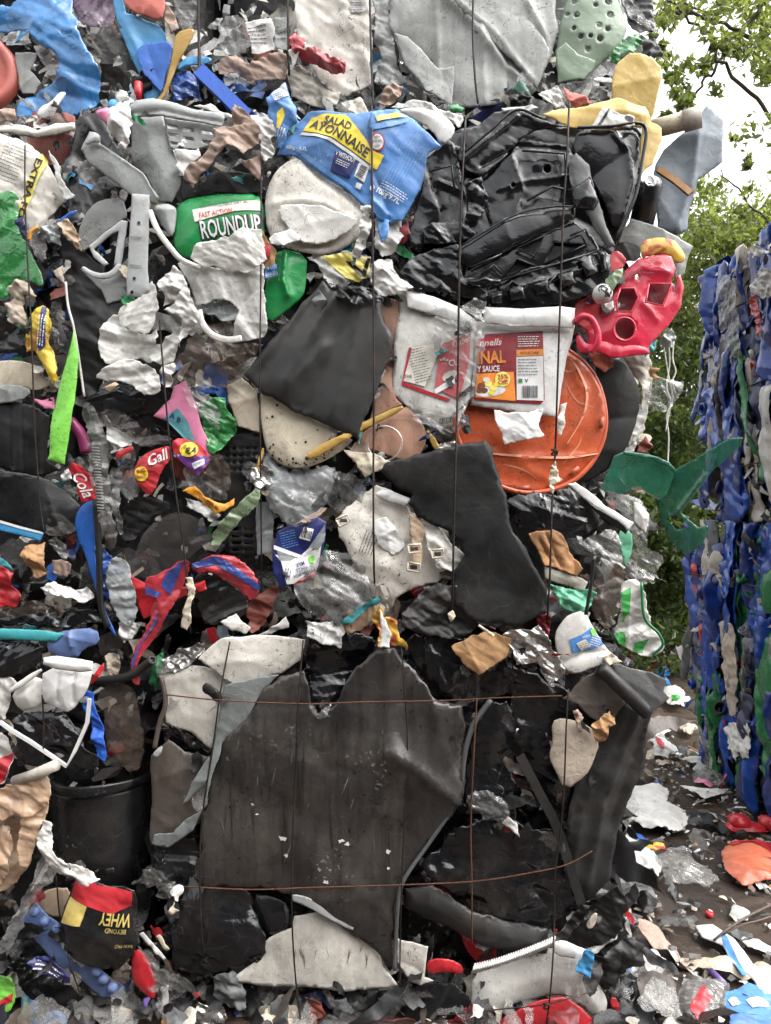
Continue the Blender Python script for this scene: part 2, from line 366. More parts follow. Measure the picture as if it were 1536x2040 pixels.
def BARS(sh, x, y, w_, hgt, ang, m, lift=2.0, name='barcode'):
    a = math.radians(ang); rng = sh.rng; vs = []; fs = []; t = -w_/2
    while t < w_/2:
        b = rng.uniform(.7, 2.2); k = len(vs)
        for u, v in ((t, -hgt/2), (t+b, -hgt/2), (t+b, hgt/2), (t, hgt/2)):
            vs.append((x+u*math.cos(a)+v*math.sin(a), y-u*math.sin(a)+v*math.cos(a)))
        fs.append((k, k+3, k+2, k+1)); t += b+rng.uniform(.8, 1.8)
    q = sh.fr.m(np.array(vs)); return mesh_obj(name, sh.fr.w(q, sh.disp(q)+lift/1000), fs, m, sh.o, False)

def catmull(p, n=6):
    p = np.asarray(p, float); q = np.vstack([2*p[0]-p[1], p, 2*p[-1]-p[-2]]); o = []
    for i in range(1, len(q)-2):
        for t in np.linspace(0, 1, n, endpoint=False):
            o.append(.5*((2*q[i])+(-q[i-1]+q[i+1])*t+(2*q[i-1]-5*q[i]+4*q[i+1]-q[i+2])*t*t+(-q[i-1]+3*q[i]-3*q[i+1]+q[i+2])*t**3))
    o.append(p[-1]); return np.array(o)
def tube_geo(pts, rad, sides=8, flat=(1, 1), caps=True, up=(0, 1, 0), rot=0):
    pts = [Vector(p) for p in pts]; vs = []; fs = []; n = len(pts); rad = rad if hasattr(rad, '__len__') else [rad]*n
    for i, p in enumerate(pts):
        t = (pts[min(i+1, n-1)]-pts[max(i-1, 0)]).normalized(); s = t.cross(Vector(up))
        s = s.normalized() if s.length > 1e-4 else Vector((1, 0, 0)); u = s.cross(t)
        for j in range(sides):
            a = 2*math.pi*j/sides+rot; vs.append(p+(s*math.cos(a)*flat[0]+u*math.sin(a)*flat[1])*rad[i])
    for i in range(n-1):
        for j in range(sides):
            a = i*sides+j; b = i*sides+(j+1) % sides; fs.append((a, b, b+sides, a+sides))
    if caps: fs.append(tuple(range(sides))[::-1]); fs.append(tuple(range((n-1)*sides, n*sides)))
    return [tuple(v) for v in vs], fs
def TUBE(name, label, cat, pts, rpx, m, d, sides=8, flat=(1, 1), curve=True, parent=None, fr=None, rot=0, caps=True, group=None, hard=False):
    """pts: photo pixels 'x,y' or 'x,y,d' with d in cm"""
    fr_ = fr or Front; w3 = []
    for t in pts.split():
        v = [float(x) for x in t.split(',')]; dd = (v[2] if len(v) > 2 else d)/100; f = fr_(dd)
        w3.append(f.w(f.m([v[:2]]), np.array([dd]))[0])
    w3 = catmull(w3) if curve and len(w3) > 2 else np.array(w3)
    v, f = tube_geo(w3, rpx*fr_(d/100).k, sides, flat, caps, (0, 1, 0) if fr is None else (0, 0, 1), rot)
    pr = parent.o if isinstance(parent, Sheet) else parent
    o = mesh_obj(name, v, f, m, pr, not hard)
    if pr is None: props(o, label, cat, group); ALL.append(o)
    elif label: o['label'] = label
    return o
def LATHE(name, label, cat, prof, c, axis, m, n=40, parent=None, warp=0, squash=(1, 1), seed=1, thick=0, a0=0, a1=360, group=None, roll=0):
    """prof: (radius, height) pairs in m revolved round axis through the world point c"""
    ax = Vector(axis).normalized(); q = ax.to_track_quat('Z', 'Y') @ Matrix.Rotation(math.radians(roll), 3, 'Z').to_quaternion(); vs = []; fs = []; full = abs(a1-a0-360) < 1e-3; cols = n if full else n+1
    for r, hh in prof:
        for i in range(cols):
            a = math.radians(a0+(a1-a0)*i/n); k = 1+warp*float(pn(math.cos(a)*1.5+seed, math.sin(a)*1.5+hh*6, seed))
            p = q @ Vector((r*k*math.cos(a)*squash[0], r*k*math.sin(a)*squash[1], hh+warp*.25*float(pn(math.cos(a)*r*9, math.sin(a)*r*9+3, seed+4))*.4)); vs.append(Vector(c)+p)
    for i in range(len(prof)-1):
        for j in range(n):
            a = i*cols+j; b = i*cols+(j+1) % cols; fs.append((a, b, b+cols, a+cols))
    pr = parent.o if isinstance(parent, Sheet) else parent
    o = mesh_obj(name, [tuple(v) for v in vs], fs, m, pr, True, thick)
    if pr is None: props(o, label, cat, group); ALL.append(o)
    return o
def at(x, y, d):
    f = Front(d/100); return f.w(f.m([(x, y)]), np.array([d/100]))[0]

# ------------------------------------------------------------------ material list (photo sRGB, taken as base colours)
mat('white', (214, 211, 204), .42, .4, scuff=.7); mat('white_clean', (222, 221, 218), .4, .2, scuff=.4); mat('white_dirty', (214, 208, 197), .5, .5, (80, 70, 58), streak=.2, scuff=.9)
mat('offwhite', (196, 188, 174), .5, .5, streak=.2, scuff=.8); mat('cream', (203, 190, 166), .55, .6, scuff=1); mat('beige', (186, 160, 132), .6, .35); mat('cloth', (182, 166, 148), .85, .4, bump=.5, bs=60)
mat('grey', (138, 141, 138), .42, .4, scuff=.5); mat('lgrey', (168, 171, 170), .4, .2); mat('dgrey', (84, 86, 86), .5, .4); mat('bluegrey', (112, 122, 132), .5, .35); mat('hazegrey', (164, 166, 162), .45, .45, streak=.3, scuff=.8)
mat('black', (20, 21, 23), .3, .3, (60, 56, 50), bump=.3, vary=.3, splash=.5); mat('black_wet', (18, 19, 22), .13, .22, (56, 52, 48), bump=.35, ridged=.15, vary=.3)
mat('blackm', (20, 20, 20), .5, .3, (48, 44, 38), bump=.2, spec=.35, crease=.2); mat('charcoal', (38, 38, 37), .5, .3, (56, 52, 46), bump=.12, bs=18, crease=.15); mat('gap', (14, 13, 13), .6, .5, (34, 30, 26), bump=.6, ridged=.3)  # gap: near-black that stands for the deep shade between packed pieces
mat('dark_sheet', (54, 51, 49), .26, .6, (24, 20, 18), bump=.25, bs=22, streak=.75, speck=.9, vary=.35, crease=.3, splash=.4, scuff=.5, col2=(66, 62, 58), c2s=3.2); mat('grey_edge', (118, 124, 122), .4, .4); mat('brown_sheet', (82, 73, 67), .5, .5, streak=.5, splash=.5)
mat('crate_black', (17, 18, 21), .17, .22, (70, 68, 64), bump=.12, bs=60, crease=0); mat('rubber', (27, 26, 25), .55, .4); mat('wire', (34, 29, 27), .55, .6, (92, 52, 30), bump=.3, metal=.4); mat('rust', (94, 56, 38), .7, .6, (50, 34, 26), metal=.25)
mat('blue', (34, 92, 180), .35, .25); mat('blue_bright', (40, 96, 205), .35, .15); mat('sky_blue', (60, 148, 205), .4, .2); mat('navy', (28, 38, 84), .4, .3); mat('blue_deep', (15, 50, 132), .2, .22, (40, 36, 36)); mat('blue_drum', (20, 76, 178), .2, .25, (50, 46, 44), vary=.35)
mat('slate', (92, 116, 168), .45, .25); mat('teal', (52, 150, 156), .4, .25); mat('lime', (122, 205, 72), .4, .4, scuff=.8); mat('green_jug', (28, 150, 74), .3, .15); mat('green', (30, 120, 66), .35, .3); mat('green_drum', (14, 118, 58), .26, .25)
mat('dkgreen', (28, 92, 70), .3, .2, trans=0); mat('sage', (128, 148, 124), .4, .45); mat('mint', (96, 178, 140), .4, .25)
mat('red', (196, 34, 44), .32, .2); mat('red_toy', (222, 44, 72), .2, .2, crease=.4, scuff=.5); mat('dkred', (128, 26, 36), .4, .25); mat('salmon', (206, 104, 90), .4, .25); mat('orange', (208, 90, 50), .28, .4, crease=.0, scuff=.9); mat('orange_pkt', (232, 150, 38), .3, .2); mat('terracotta', (186, 92, 62), .45, .35)
mat('yellow', (234, 198, 112), .4, .3); mat('ochre', (178, 140, 62), .45, .5); mat('yellow_pkt', (232, 198, 50), .35, .25, col2=(190, 130, 40)); mat('pink', (226, 128, 166), .4, .2); mat('magenta', (160, 44, 104), .35, .25); mat('purple', (108, 84, 156), .4, .25); mat('mauve', (128, 104, 124), .4, .35)
mat('wood', (168, 120, 76), .7, .4, streak=.3); mat('card', (176, 132, 86), .75, .45); mat('brown_paper', (168, 142, 126), .7, .4, bump=.4); mat('brown_pot', (176, 130, 106), .6, .35, streak=.3); mat('rustred', (128, 56, 42), .5, .4)
mat('foil', (186, 183, 180), .28, .35, metal=.85, bump=.7, ridged=.5, bs=40); mat('metal', (190, 190, 192), .2, .1, metal=1, bump=.1); mat('patched', (228, 176, 56), .35, .2, col2=(196, 52, 44), c2s=22)
mat('redblue', (190, 44, 58), .35, .2, col2=(52, 92, 196), c2s=9); mat('paper', (216, 214, 210), .7, .3, bump=.2); mat('printed', (206, 204, 200), .6, .5, (60, 60, 66), speck=1)
film('clear', (206, 204, 200), .3, .16, dirt=.15, bump=.3, gloss=.6); film('clear_lo', (220, 220, 218), .14, .14, dirt=.08, bump=.3, gloss=.6); film('milky', (234, 231, 224), .74, .3, dirt=.12, bump=.5, bs=52, ridged=1.0); film('grey_film', (158, 155, 150), .42, .24, bump=.3); film('brown_film', (132, 114, 100), .46, .2, bump=.3); film('peach_film', (210, 174, 142), .84, .25); film('smoke', (104, 97, 93), .42, .25, bump=.2)
film('blue_film', (62, 146, 222), .9, .16); film('blue_dk_film', (40, 84, 170), .9, .16); film('green_film', (52, 150, 72), .86, .12); film('pale_green', (150, 176, 134), .7, .2); film('purple_film', (128, 100, 128), .85, .25); film('frost', (176, 182, 182), .7, .3); film('red_film', (196, 52, 64), .9, .2)
prnt('ink_black', (22, 20, 22)); prnt('ink_white', (232, 232, 230)); prnt('ink_grey', (92, 92, 96)); prnt('lbl_blue', (78, 136, 206)); prnt('lbl_ltblue', (92, 150, 218)); prnt('lbl_yellow', (250, 218, 40)); prnt('lbl_navy', (30, 40, 110)); prnt('lbl_red', (198, 32, 44)); prnt('lbl_maroon', (146, 26, 42)); prnt('lbl_orange', (242, 140, 44)); prnt('lbl_green', (48, 150, 60)); prnt('lbl_pink', (206, 92, 96)); prnt('lbl_purple', (92, 44, 120)); prnt('lbl_gold', (196, 172, 90)); prnt('lbl_paper', (226, 220, 206)); prnt('lbl_brown', (130, 70, 40)); prnt('lbl_teal', (98, 170, 180)); prnt('lbl_ltyellow', (244, 226, 110))

# ------------------------------------------------------------------ ground
def ground():
    m = mat('mud', (58, 45, 36), .5, .7, (36, 28, 23), bump=.8, bs=34, vary=.35, spec=.5, col2=(72, 57, 45), c2s=2.2, crease=0)
    xs = np.unique(np.concatenate([np.linspace(-60, -3, 20), np.linspace(-3, 3.4, 110), np.linspace(3.4, 60, 20)])); ys = np.unique(np.concatenate([np.linspace(-30, -2.2, 14), np.linspace(-2.2, 5.5, 130), np.linspace(5.5, 90, 24)]))
    X, Y = np.meshgrid(xs, ys); Z = .02*pn(X*1.5, Y*1.5, 3)+.008*pn(X*6, Y*6, 4)+.004*pn(X*17, Y*17, 5)-.012
    v = np.stack([X, Y, Z], -1).reshape(-1, 3); nx = len(xs); f = []
    for j in range(len(ys)-1):
        for i in range(nx-1): a = j*nx+i; f.append((a, a+1, a+nx+1, a+nx))
    props(mesh_obj('ground', v, f, m, origin=(0, 0, 0)), kind='structure')
ground()

# ------------------------------------------------------------------ bales
_tm = []
def scrap_templates():
    rng = random.Random(5)
    for k in range(26):
        long = (1, 1.3, 1.8, 3.2)[k % 4]; n = 9; ph = rng.uniform(0, 6); poly = []
        for i in range(n):
            a = 2*math.pi*(i+rng.uniform(-.3, .3))/n; r = rng.uniform(.55, 1.15); poly.append((math.cos(a)*r*long, math.sin(a)*r*(.9 if long < 3 else .45)))
        v, f = triangulate(resample(np.array(poly), .3, .09, rng), .34, rng); s = k*3+1; t = rng.uniform(0, 3.1); u = v[:, 0]*math.cos(t)+v[:, 1]*math.sin(t)
        z = .30*facet(v[:, 0]*1.5, v[:, 1]*1.5, s)+.16*facet(v[:, 0]*3, v[:, 1]*3, s+3)+.3*pn(v[:, 0]*.7, v[:, 1]*.7, s+1)-rng.uniform(-.05, .28)*u*u
        me = bpy.data.meshes.new('scrap'); me.from_pydata(np.column_stack([v, z]).tolist(), [], [list(t_) for t_ in f]); me.materials.append(MATS['white'])
        me.polygons.foreach_set('use_smooth', [True]*len(me.polygons)); _tm.append(me)
scrap_templates()
def scraps(parent, n, face, pal, rng, size=(.025, .085), name='plastic_scrap'):
    po = wpos(parent); nm, wt = zip(*pal)
    for i in range(n):
        c, N = face(rng); s = rng.uniform(*size)*rng.choice((.7, 1, 1, 1.3))
        q = Vector(N).to_track_quat('Z', 'Y').to_matrix() @ Matrix.Rotation(rng.uniform(0, 6.28), 3, 'Z') @ Matrix.Rotation(rng.gauss(0, .2), 3, 'X') @ Matrix.Rotation(rng.gauss(0, .2), 3, 'Y')
        o = bpy.data.objects.new(name, rng.choice(_tm)); COL.objects.link(o); o.parent = parent
        o.matrix_local = Matrix.Translation(Vector(c)-po) @ q.to_4x4() @ Matrix.Diagonal((s, s, s*rng.uniform(.5, 1), 1))
        o.material_slots[0].link = 'OBJECT'; o.material_slots[0].material = MATS[rng.choices(nm, wt)[0]]
def shreds(parent, n, face, pal, rng, size=(.006, .022), name='shredded_scraps', kind='stuff'):
    nm, wt = zip(*pal); vs = []; fs = []; mi = []
    for i in range(n):
        c, N = face(rng); s = rng.uniform(*size); q = Vector(N).to_track_quat('Z', 'Y').to_matrix() @ Matrix.Rotation(rng.uniform(0, 6.28), 3, 'Z') @ Matrix.Rotation(rng.gauss(0, .5), 3, 'X')
        k = len(vs); l = rng.choice((1, 1.5, 2.5))
        for a, b, z in ((-l, -.6, 0), (0, -.8, .4), (l, -.3, 0), (.8*l, .6, .2), (0, .5, .5), (-.8*l, .5, -.2)):
            vs.append(tuple(Vector(c)+q @ (Vector((a*rng.uniform(.7, 1.2), b*rng.uniform(.5, 1.2), z))*s)))
        fs += [(k, k+1, k+4, k+5), (k+1, k+2, k+3, k+4)]; mi += [rng.choices(range(len(nm)), wt)[0]]*2
    o = mesh_obj(name, vs, fs, nm[0], parent, False, .0008)
    for x in nm[1:]: o.data.materials.append(MATS[x])
    o.data.polygons.foreach_set('material_index', mi); o['kind'] = kind
    return o
def X_(px): return (px-CX)*SC
def Z_(py): return HC+(CY-py)*SC
def core(parent, x0, x1, y0, y1, z0, z1, m='gap', amp=.025, step=.05):
    bm = bmesh.new(); bmesh.ops.create_cube(bm, size=1)
    bmesh.ops.subdivide_edges(bm, edges=bm.edges[:], cuts=22, use_grid_fill=True)
    v = np.array([p.co[:] for p in bm.verts]); s = np.array([x1-x0, y1-y0, z1-z0]); c = np.array([(x0+x1)/2, (y0+y1)/2, (z0+z1)/2])
    rad = np.abs(v*2); r4 = (rad**14).sum(1)**(1/14.); v = v/np.maximum(r4, 1)[:, None]*1.0; p = v*s+c
    n = v/np.linalg.norm(v, axis=1)[:, None]
    a = amp*(ridge(p[:, 0]*4+p[:, 1]*3, p[:, 2]*4+p[:, 1], 5)-.4+pn(p[:, 0]*9+p[:, 1]*7, p[:, 2]*9, 8))
    p = p+n*a[:, None]; p[:, 2] = np.maximum(p[:, 2], .003)
    f = [[q.index for q in t.verts] for t in bm.faces]; bm.free()
    return mesh_obj('packed_core', p, f, m, parent, False)
def face_front(x0, x1, z0, z1, y, dmax):
    def fn(r): return (r.uniform(x0, x1), y-r.uniform(0, dmax), r.uniform(z0, z1)), (r.gauss(0, .15), -1, r.gauss(.1, .15))
    return fn
def face_side(x, y0, y1, z0, z1, sgn):
    def fn(r): return (x+sgn*r.uniform(-.01, .02), r.uniform(y0, y1), r.uniform(z0, z1)), (sgn, r.gauss(0, .15), r.gauss(.1, .15))
    return fn
def face_top(x0, x1, y0, y1, z):
    def fn(r): return (r.uniform(x0, x1), r.uniform(y0, y1), z+r.uniform(-.01, .03)), (r.gauss(0, .2), r.gauss(0, .2), 1)
    return fn
PAL_MID = [('black', 7), ('blackm', 5), ('black_wet', 9), ('milky', 2), ('smoke', 3), ('blue_dk_film', .6), ('green_film', .5), ('white', 3), ('offwhite', 3), ('cream', 2), ('grey', 3), ('dgrey', 5), ('grey_film', 6), ('clear', 7), ('blue', 1.2), ('red', 1), ('green', 1), ('brown_paper', 2), ('foil', .6), ('brown_film', 2), ('navy', 1), ('rustred', .8), ('teal', .5), ('printed', 2)]
PAL_LOW = [('black', 8), ('blackm', 5), ('black_wet', 14), ('smoke', 4), ('clear', 4), ('milky', 1), ('dgrey', 3), ('white', 1.5), ('offwhite', 1.5), ('cream', 1), ('grey_film', 2), ('brown_film', 2), ('navy', 1), ('red', .8), ('dkred', .8), ('foil', .6), ('brown_sheet', 2)]
PAL_TOP = [('white', 5), ('offwhite', 5), ('hazegrey', 6), ('grey', 5), ('dgrey', 4), ('blackm', 3), ('clear', 6), ('milky', 3), ('grey_film', 6), ('brown_paper', 2), ('sky_blue', 1.5), ('blue', 1), ('salmon', .8), ('printed', 2)]
def bale(label, xa, xb, ya, yb, y0, pal, ns, depth=1.15, seed=1, group='plastic bales stacked in front', dm=.03):
    x0, x1, z0, z1 = X_(xa), X_(xb), max(0, Z_(yb)), Z_(ya); rng = random.Random(seed)
    e = empty('waste_bale', ((x0+x1)/2, y0+depth/2, z0), label, 'bale', group)
    core(e, x0+.01, x1-.01, y0+.055, y0+depth, z0+.005, z1-.01)
    scraps(e, ns, face_front(x0+.01, x1-.02, z0+.02, z1-.01, y0+.05, dm), pal, rng)
    scraps(e, 26, face_side(x1-.05, y0+.05, y0+depth-.05, z0+.05, z1-.05, 1), pal, rng, (.04, .1))
    scraps(e, 24, face_top(x0+.05, x1-.05, y0+.02, y0+.35, z1), pal, rng, (.03, .09))
    shreds(e, int(ns*4.5), face_front(x0+.01, x1-.02, z0+.02, z1, y0+.03, .035), pal, rng)
    e['bb'] = [x0, x1, z0, z1]
    return e
B_MID = bale('big wired bale in the middle, holding the mayonnaise bucket and orange lid', 165, 1285, 222, 1262, 0, PAL_MID, 230, seed=11)
B_LOW = bale('bottom wired bale wrapped in a big dark plastic sheet', 305, 1280, 1270, 1990, 0, PAL_LOW, 130, seed=12)
B_LMID = bale('bale holding the lime green bar and black panels', -640, 150, 258, 1232, 0, PAL_MID, 110, seed=13)
B_LLOW = bale('bale holding the black bucket and white pots', -640, 298, 1240, 1990, 0, PAL_LOW, 120, seed=14)
B_TOP = bale('upper bale with big grey-white sheets and the green shell', 408, 1305, -560, 206, .13, PAL_TOP, 120, seed=15)
B_TLEFT = bale('upper bale with the blue film bag and blue tray', -520, 402, -560, 240, .13, PAL_TOP, 110, seed=16)

ew = empty('unseen_bale_wall', (0, -4.4, 0)); ew['kind'] = 'structure'; ew['label'] = 'unseen row of stacked bales added to shade the lower scene'  # unseen bales added behind the camera to darken the lower part
for i, x in enumerate((-5.2, -3.7, -2.2, -.7, .8, 2.3, 3.8)):
    for z in (0, 1.15, 2.3): core(ew, x, x+1.45, -5.4, -4.2+.04*((i*7+int(z*3)) % 3), z+.01, z+1.14, ('dgrey', 'brown_sheet', 'bluegrey', 'charcoal')[(i*3+int(z*2)) % 4], .04)

# ------------------------------------------------------------------ the blue and green bales along the other side of the alley
PAL_BLUE = [('blue_drum', 10), ('blue_deep', 9), ('navy', 3), ('green_drum', 3.2), ('offwhite', 2.2), ('white', 1.2), ('cloth', 1.4), ('clear', 2), ('dgrey', 1.5), ('red', .5), ('blackm', 1.5)]
def blue_bale(label, z0, z1, seed, ya=.75, yb=2.28):
    rng = random.Random(seed); e = empty('waste_bale', (XB+.6, (ya+yb)/2, z0), label, 'bale', 'blue and green drum bales')
    core(e, XB+.05, XB+1.2, ya, yb, z0+.01, z1-.02, 'gap', .02)
    nm, wt = zip(*PAL_BLUE)
    class SideM:
        def __init__(s, d): s.d = d; s.k = SC*2
        def m(s, p): return np.asarray(p, float)
        def w(s, q, f): return np.stack([XB-f, -q[:, 0], q[:, 1]], 1)
    for layer, (cnt, dd) in enumerate(((30, -1.0), (38, 1.0), (30, 3.2), (16, 5.2))):
        for i in range(cnt):
            w_ = rng.uniform(.08, .2) if layer else rng.uniform(.16, .3); hh = rng.uniform(.3, .75); yc = rng.uniform(ya+.04, yb-.03); zc = rng.uniform(z0+.1, z1-.08); ln = rng.gauss(0, .16); pts = []
            for k in range(7):
                t = k/6; pts.append((-(yc-w_/2*rng.uniform(.4, 1.15)+ln*(t-.5)*hh), min(max(z0+.01, zc+(t-.5)*hh+rng.gauss(0, .02)), z1+.03)))
            for k in range(7):
                t = 1-k/6; pts.append((-(yc+w_/2*rng.uniform(.4, 1.15)+ln*(t-.5)*hh), min(max(z0+.01, zc+(t-.5)*hh+rng.gauss(0, .02)), z1+.03)))
            S('crushed_drum', None, None, np.array(pts), rng.choices(nm, wt)[0], dd, 'm', fr=SideM, parent=e, ra=2.0, rs=7, fold=4, fa=2.6, fdir=90, bulge=.8, br=1.6, sm=1, h=.0125, jag=.5, th=2, tilt=(rng.gauss(0, .12), 0))
    for i in range(16):
        yy, zz = rng.uniform(ya+.1, yb-.08), rng.uniform(z0+.1, z1-.08); rr = rng.uniform(.02, .045)
        LATHE('drum_neck', None, None, [(rr*.7, -.02), (rr*.75, .0), (rr, .004), (rr*1.05, .014), (rr*.9, .02), (rr*.72, .018), (rr*.7, -.01)], (XB-.055, yy, zz), (-1, rng.gauss(0, .5), rng.gauss(0, .5)), rng.choices(nm, wt)[0], 18, parent=e, warp=.15, seed=i)
    # the end that faces the camera and the far end
    shreds(e, 420, lambda r: ((XB+r.uniform(-.06, .0), r.uniform(ya, yb), r.uniform(z0+.03, z1)), (-1, r.gauss(0, .3), r.gauss(0, .3))), [('offwhite', 3), ('cloth', 3), ('white', 2), ('blue_drum', 2), ('green_drum', 2), ('red', .6), ('blackm', 3)], rng, (.006, .026))
    scraps(e, 40, face_top(XB, XB+.5, ya, yb, z1), PAL_BLUE, rng, (.05, .12), 'crushed_drum'); scraps(e, 60, lambda r: ((r.uniform(XB+.05, XB+1.1), ya-r.uniform(0, .03), r.uniform(z0+.05, z1-.03)), (0, -1, r.gauss(0, .2))), PAL_BLUE, rng, (.06, .15), 'crushed_drum')
    for zz in (z0+(z1-z0)*.22, z0+(z1-z0)*.5, z0+(z1-z0)*.8):
        pts = [(XB-.062+.012*float(pn(t*7, zz*5, seed)), ya+(yb-ya)*t, zz+.02*float(pn(t*4, zz*3, seed+2))) for t in np.linspace(0, 1, 22)]
        v, f = tube_geo(pts, .0028, 6, up=(0, 0, 1)); mesh_obj('baling_wire', v, f, 'wire', e)
    return e
B_BL = blue_bale('lower blue and green drum bale standing on the ground', 0, 1.28, 31, .75, 1.98)
B_BU = blue_bale('upper blue and green drum bale under the tree', 1.29, 2.56, 32, .8, 1.84)

# ------------------------------------------------------------------ trees beyond the alley
def leaf_mat(key, c, t):
    m = bpy.data.materials.new(key); MATS[key] = m; m.use_nodes = True; n = m.node_tree.nodes; L = m.node_tree.links; b = n['Principled BSDF']
    ge = n.new('ShaderNodeNewGeometry'); mx = n.new('ShaderNodeMix'); mx.data_type = 'RGBA'; L.new(ge.outputs['Random Per Island'], mx.inputs['Factor'])
    ci = [q for q in mx.inputs if q.type == 'RGBA']; ci[0].default_value = (*[v*.55 for v in c], 1); ci[1].default_value = (*[v*1.5 for v in c], 1)
    o = [q for q in mx.outputs if q.type == 'RGBA'][0]; L.new(o, b.inputs['Base Color']); b.inputs['Roughness'].default_value = .45
    tr = n.new('ShaderNodeBsdfTranslucent'); hv = n.new('ShaderNodeMix'); hv.data_type = 'RGBA'; hv.blend_type = 'MULTIPLY'; hv.inputs['Factor'].default_value = 1
    hi = [q for q in hv.inputs if q.type == 'RGBA']; L.new(o, hi[0]); hi[1].default_value = (*t, 1); L.new([q for q in hv.outputs if q.type == 'RGBA'][0], tr.inputs[0])
    ms = n.new('ShaderNodeMixShader'); ms.inputs[0].default_value = .45; L.new(b.outputs[0], ms.inputs[1]); L.new(tr.outputs[0], ms.inputs[2]); L.new(ms.outputs[0], n['Material Output'].inputs[0])
leaf_mat('leaf', (.07, .105, .03), (1.6, 1.5, .8)); leaf_mat('leaf_light', (.15, .19, .065), (1.9, 1.8, 1.0)); leaf_mat('leaf_dark', (.04, .075, .02), (1.3, 1.3, .7))
mat('bark', (92, 80, 70), .85, .5, bump=.8, bs=30)
def leaves(name, parent, clumps, m, seed, size=.045):
    rng = np.random.RandomState(seed); V = []; N = []
    for (c, r, n) in clumps:
        c = np.array(c); r = np.array(r if hasattr(r, '__len__') else (r, r, r)); k = rng.normal(size=(n, 3)); k /= np.linalg.norm(k, axis=1)[:, None]
        V.append(c+k*r*(rng.rand(n, 1)**.45))
    p = np.concatenate(V); n = len(p); s = size*(.6+.8*rng.rand(n, 1))
    t = rng.normal(size=(n, 3)); t[:, 2] -= .3; t /= np.linalg.norm(t, axis=1)[:, None]; b = np.cross(t, rng.normal(size=(n, 3))); b /= np.linalg.norm(b, axis=1)[:, None]; nn = np.cross(t, b)
    v = np.stack([p-t*s, p+b*s*.45+nn*s*.15, p+t*s, p-b*s*.45+nn*s*.15], 1).reshape(-1, 3)
    f = np.arange(n*4).reshape(-1, 4); f = np.concatenate([f[:, [0, 1, 2]], f[:, [0, 2, 3]]])
    return mesh_obj(name, v, f.tolist(), m, parent, False)
def px3(x, y, dep): return np.array([(x-CX)/F*dep, dep-D, HC+(CY-y)/F*dep])
def tree(label, base, limbs, clumps, m, seed, size=.045, tr=.09, cat='tree', name='tree'):
    e = empty(name, base, label, cat); vs = []; fs = []
    for pts, r0, r1 in limbs:
        q = catmull(pts, 6); q = q+np.random.RandomState(seed).normal(size=q.shape)*.012; v, f = tube_geo(q, list(np.linspace(r0, r1, len(q))), 7, up=(.3, 1, .2)); k = len(vs); vs += v; fs += [tuple(i+k for i in t) for t in f]
    mesh_obj('trunk', vs, fs, 'bark', e); leaves('crown', e, clumps, m, seed, size)
    return e
def clus(spec, dep, per=1.0, jz=.5, seed=0):
    """spec: 'x,y,r,n' in photo pixels"""
    o = []; rng = random.Random(seed)
    for t in spec.split():
        x, y, r, n = [float(v) for v in t.split(',')]; dd = dep+rng.uniform(-jz, jz); rr = r/F*dd
        k = max(1, int(n/26))
        for i in range(k): o.append((px3(x+rng.gauss(0, r*.55), y+rng.gauss(0, r*.45), dd+rng.gauss(0, .2)), (rr*.46, rr*.46, rr*.36), int(34*per)))
    return o
b = px3(1700, 1330, 6.4); b[2] = 0
tree('tall tree spreading light leafy branches against the white sky', b,
     [([b, b+[-.1, 0, 2], b+[-.3, -.2, 4], b+[-.9, -.5, 6.3]], .1, .04),
      ([px3(1760, 560, 6.3), px3(1600, 300, 6.0), px3(1520, 215, 5.8), px3(1440, 130, 5.6), px3(1400, 60, 5.5), px3(1330, 0, 5.4), px3(1270, -30, 5.4)], .02, .006),
      ([px3(1420, 40, 5.6), px3(1340, 20, 5.5), px3(1315, 10, 5.5)], .015, .006), ([px3(1360, 225, 5.8), px3(1395, 170, 5.8), px3(1430, 130, 5.8), px3(1475, 60, 5.8), px3(1540, -10, 5.8)], .008, .016),
      ([px3(1540, 100, 6), px3(1470, 60, 5.9), px3(1400, 30, 5.8), px3(1340, -10, 5.8)], .02, .006), ([px3(1700, 700, 6.4), px3(1560, 480, 6.3), px3(1480, 390, 6.2), px3(1430, 340, 6.2)], .015, .004)],
     clus('1340,20,45,190 1420,20,70,330 1500,30,70,420 1560,80,70,300 1470,90,50,150 1340,110,45,110 1400,120,38,95 1375,150,42,120 1340,190,34,110 1360,210,26,60 1430,95,28,70 1520,140,35,80 1480,300,24,30 1500,345,22,24 1560,200,60,120 1650,100,120,600 1650,300,110,500 1750,500,150,700 1300,-60,80,200 1500,-90,120,500 1320,75,25,60 1335,150,25,60', 5.7, seed=2), 'leaf_light', 3, .034)
rc = random.Random(21); leaves('unseen_canopy', bpy.data.objects['tree'], [((rc.uniform(1.0, 5.2), rc.uniform(-2.2, 3.6), rc.uniform(6.3, 8.4)), (.75, .75, .4), 260) for i in range(34)], 'leaf', 23, .075)  # leaves added above the view to shade the alley ground
b = px3(1440, 1330, 7.0); b[2] = 0
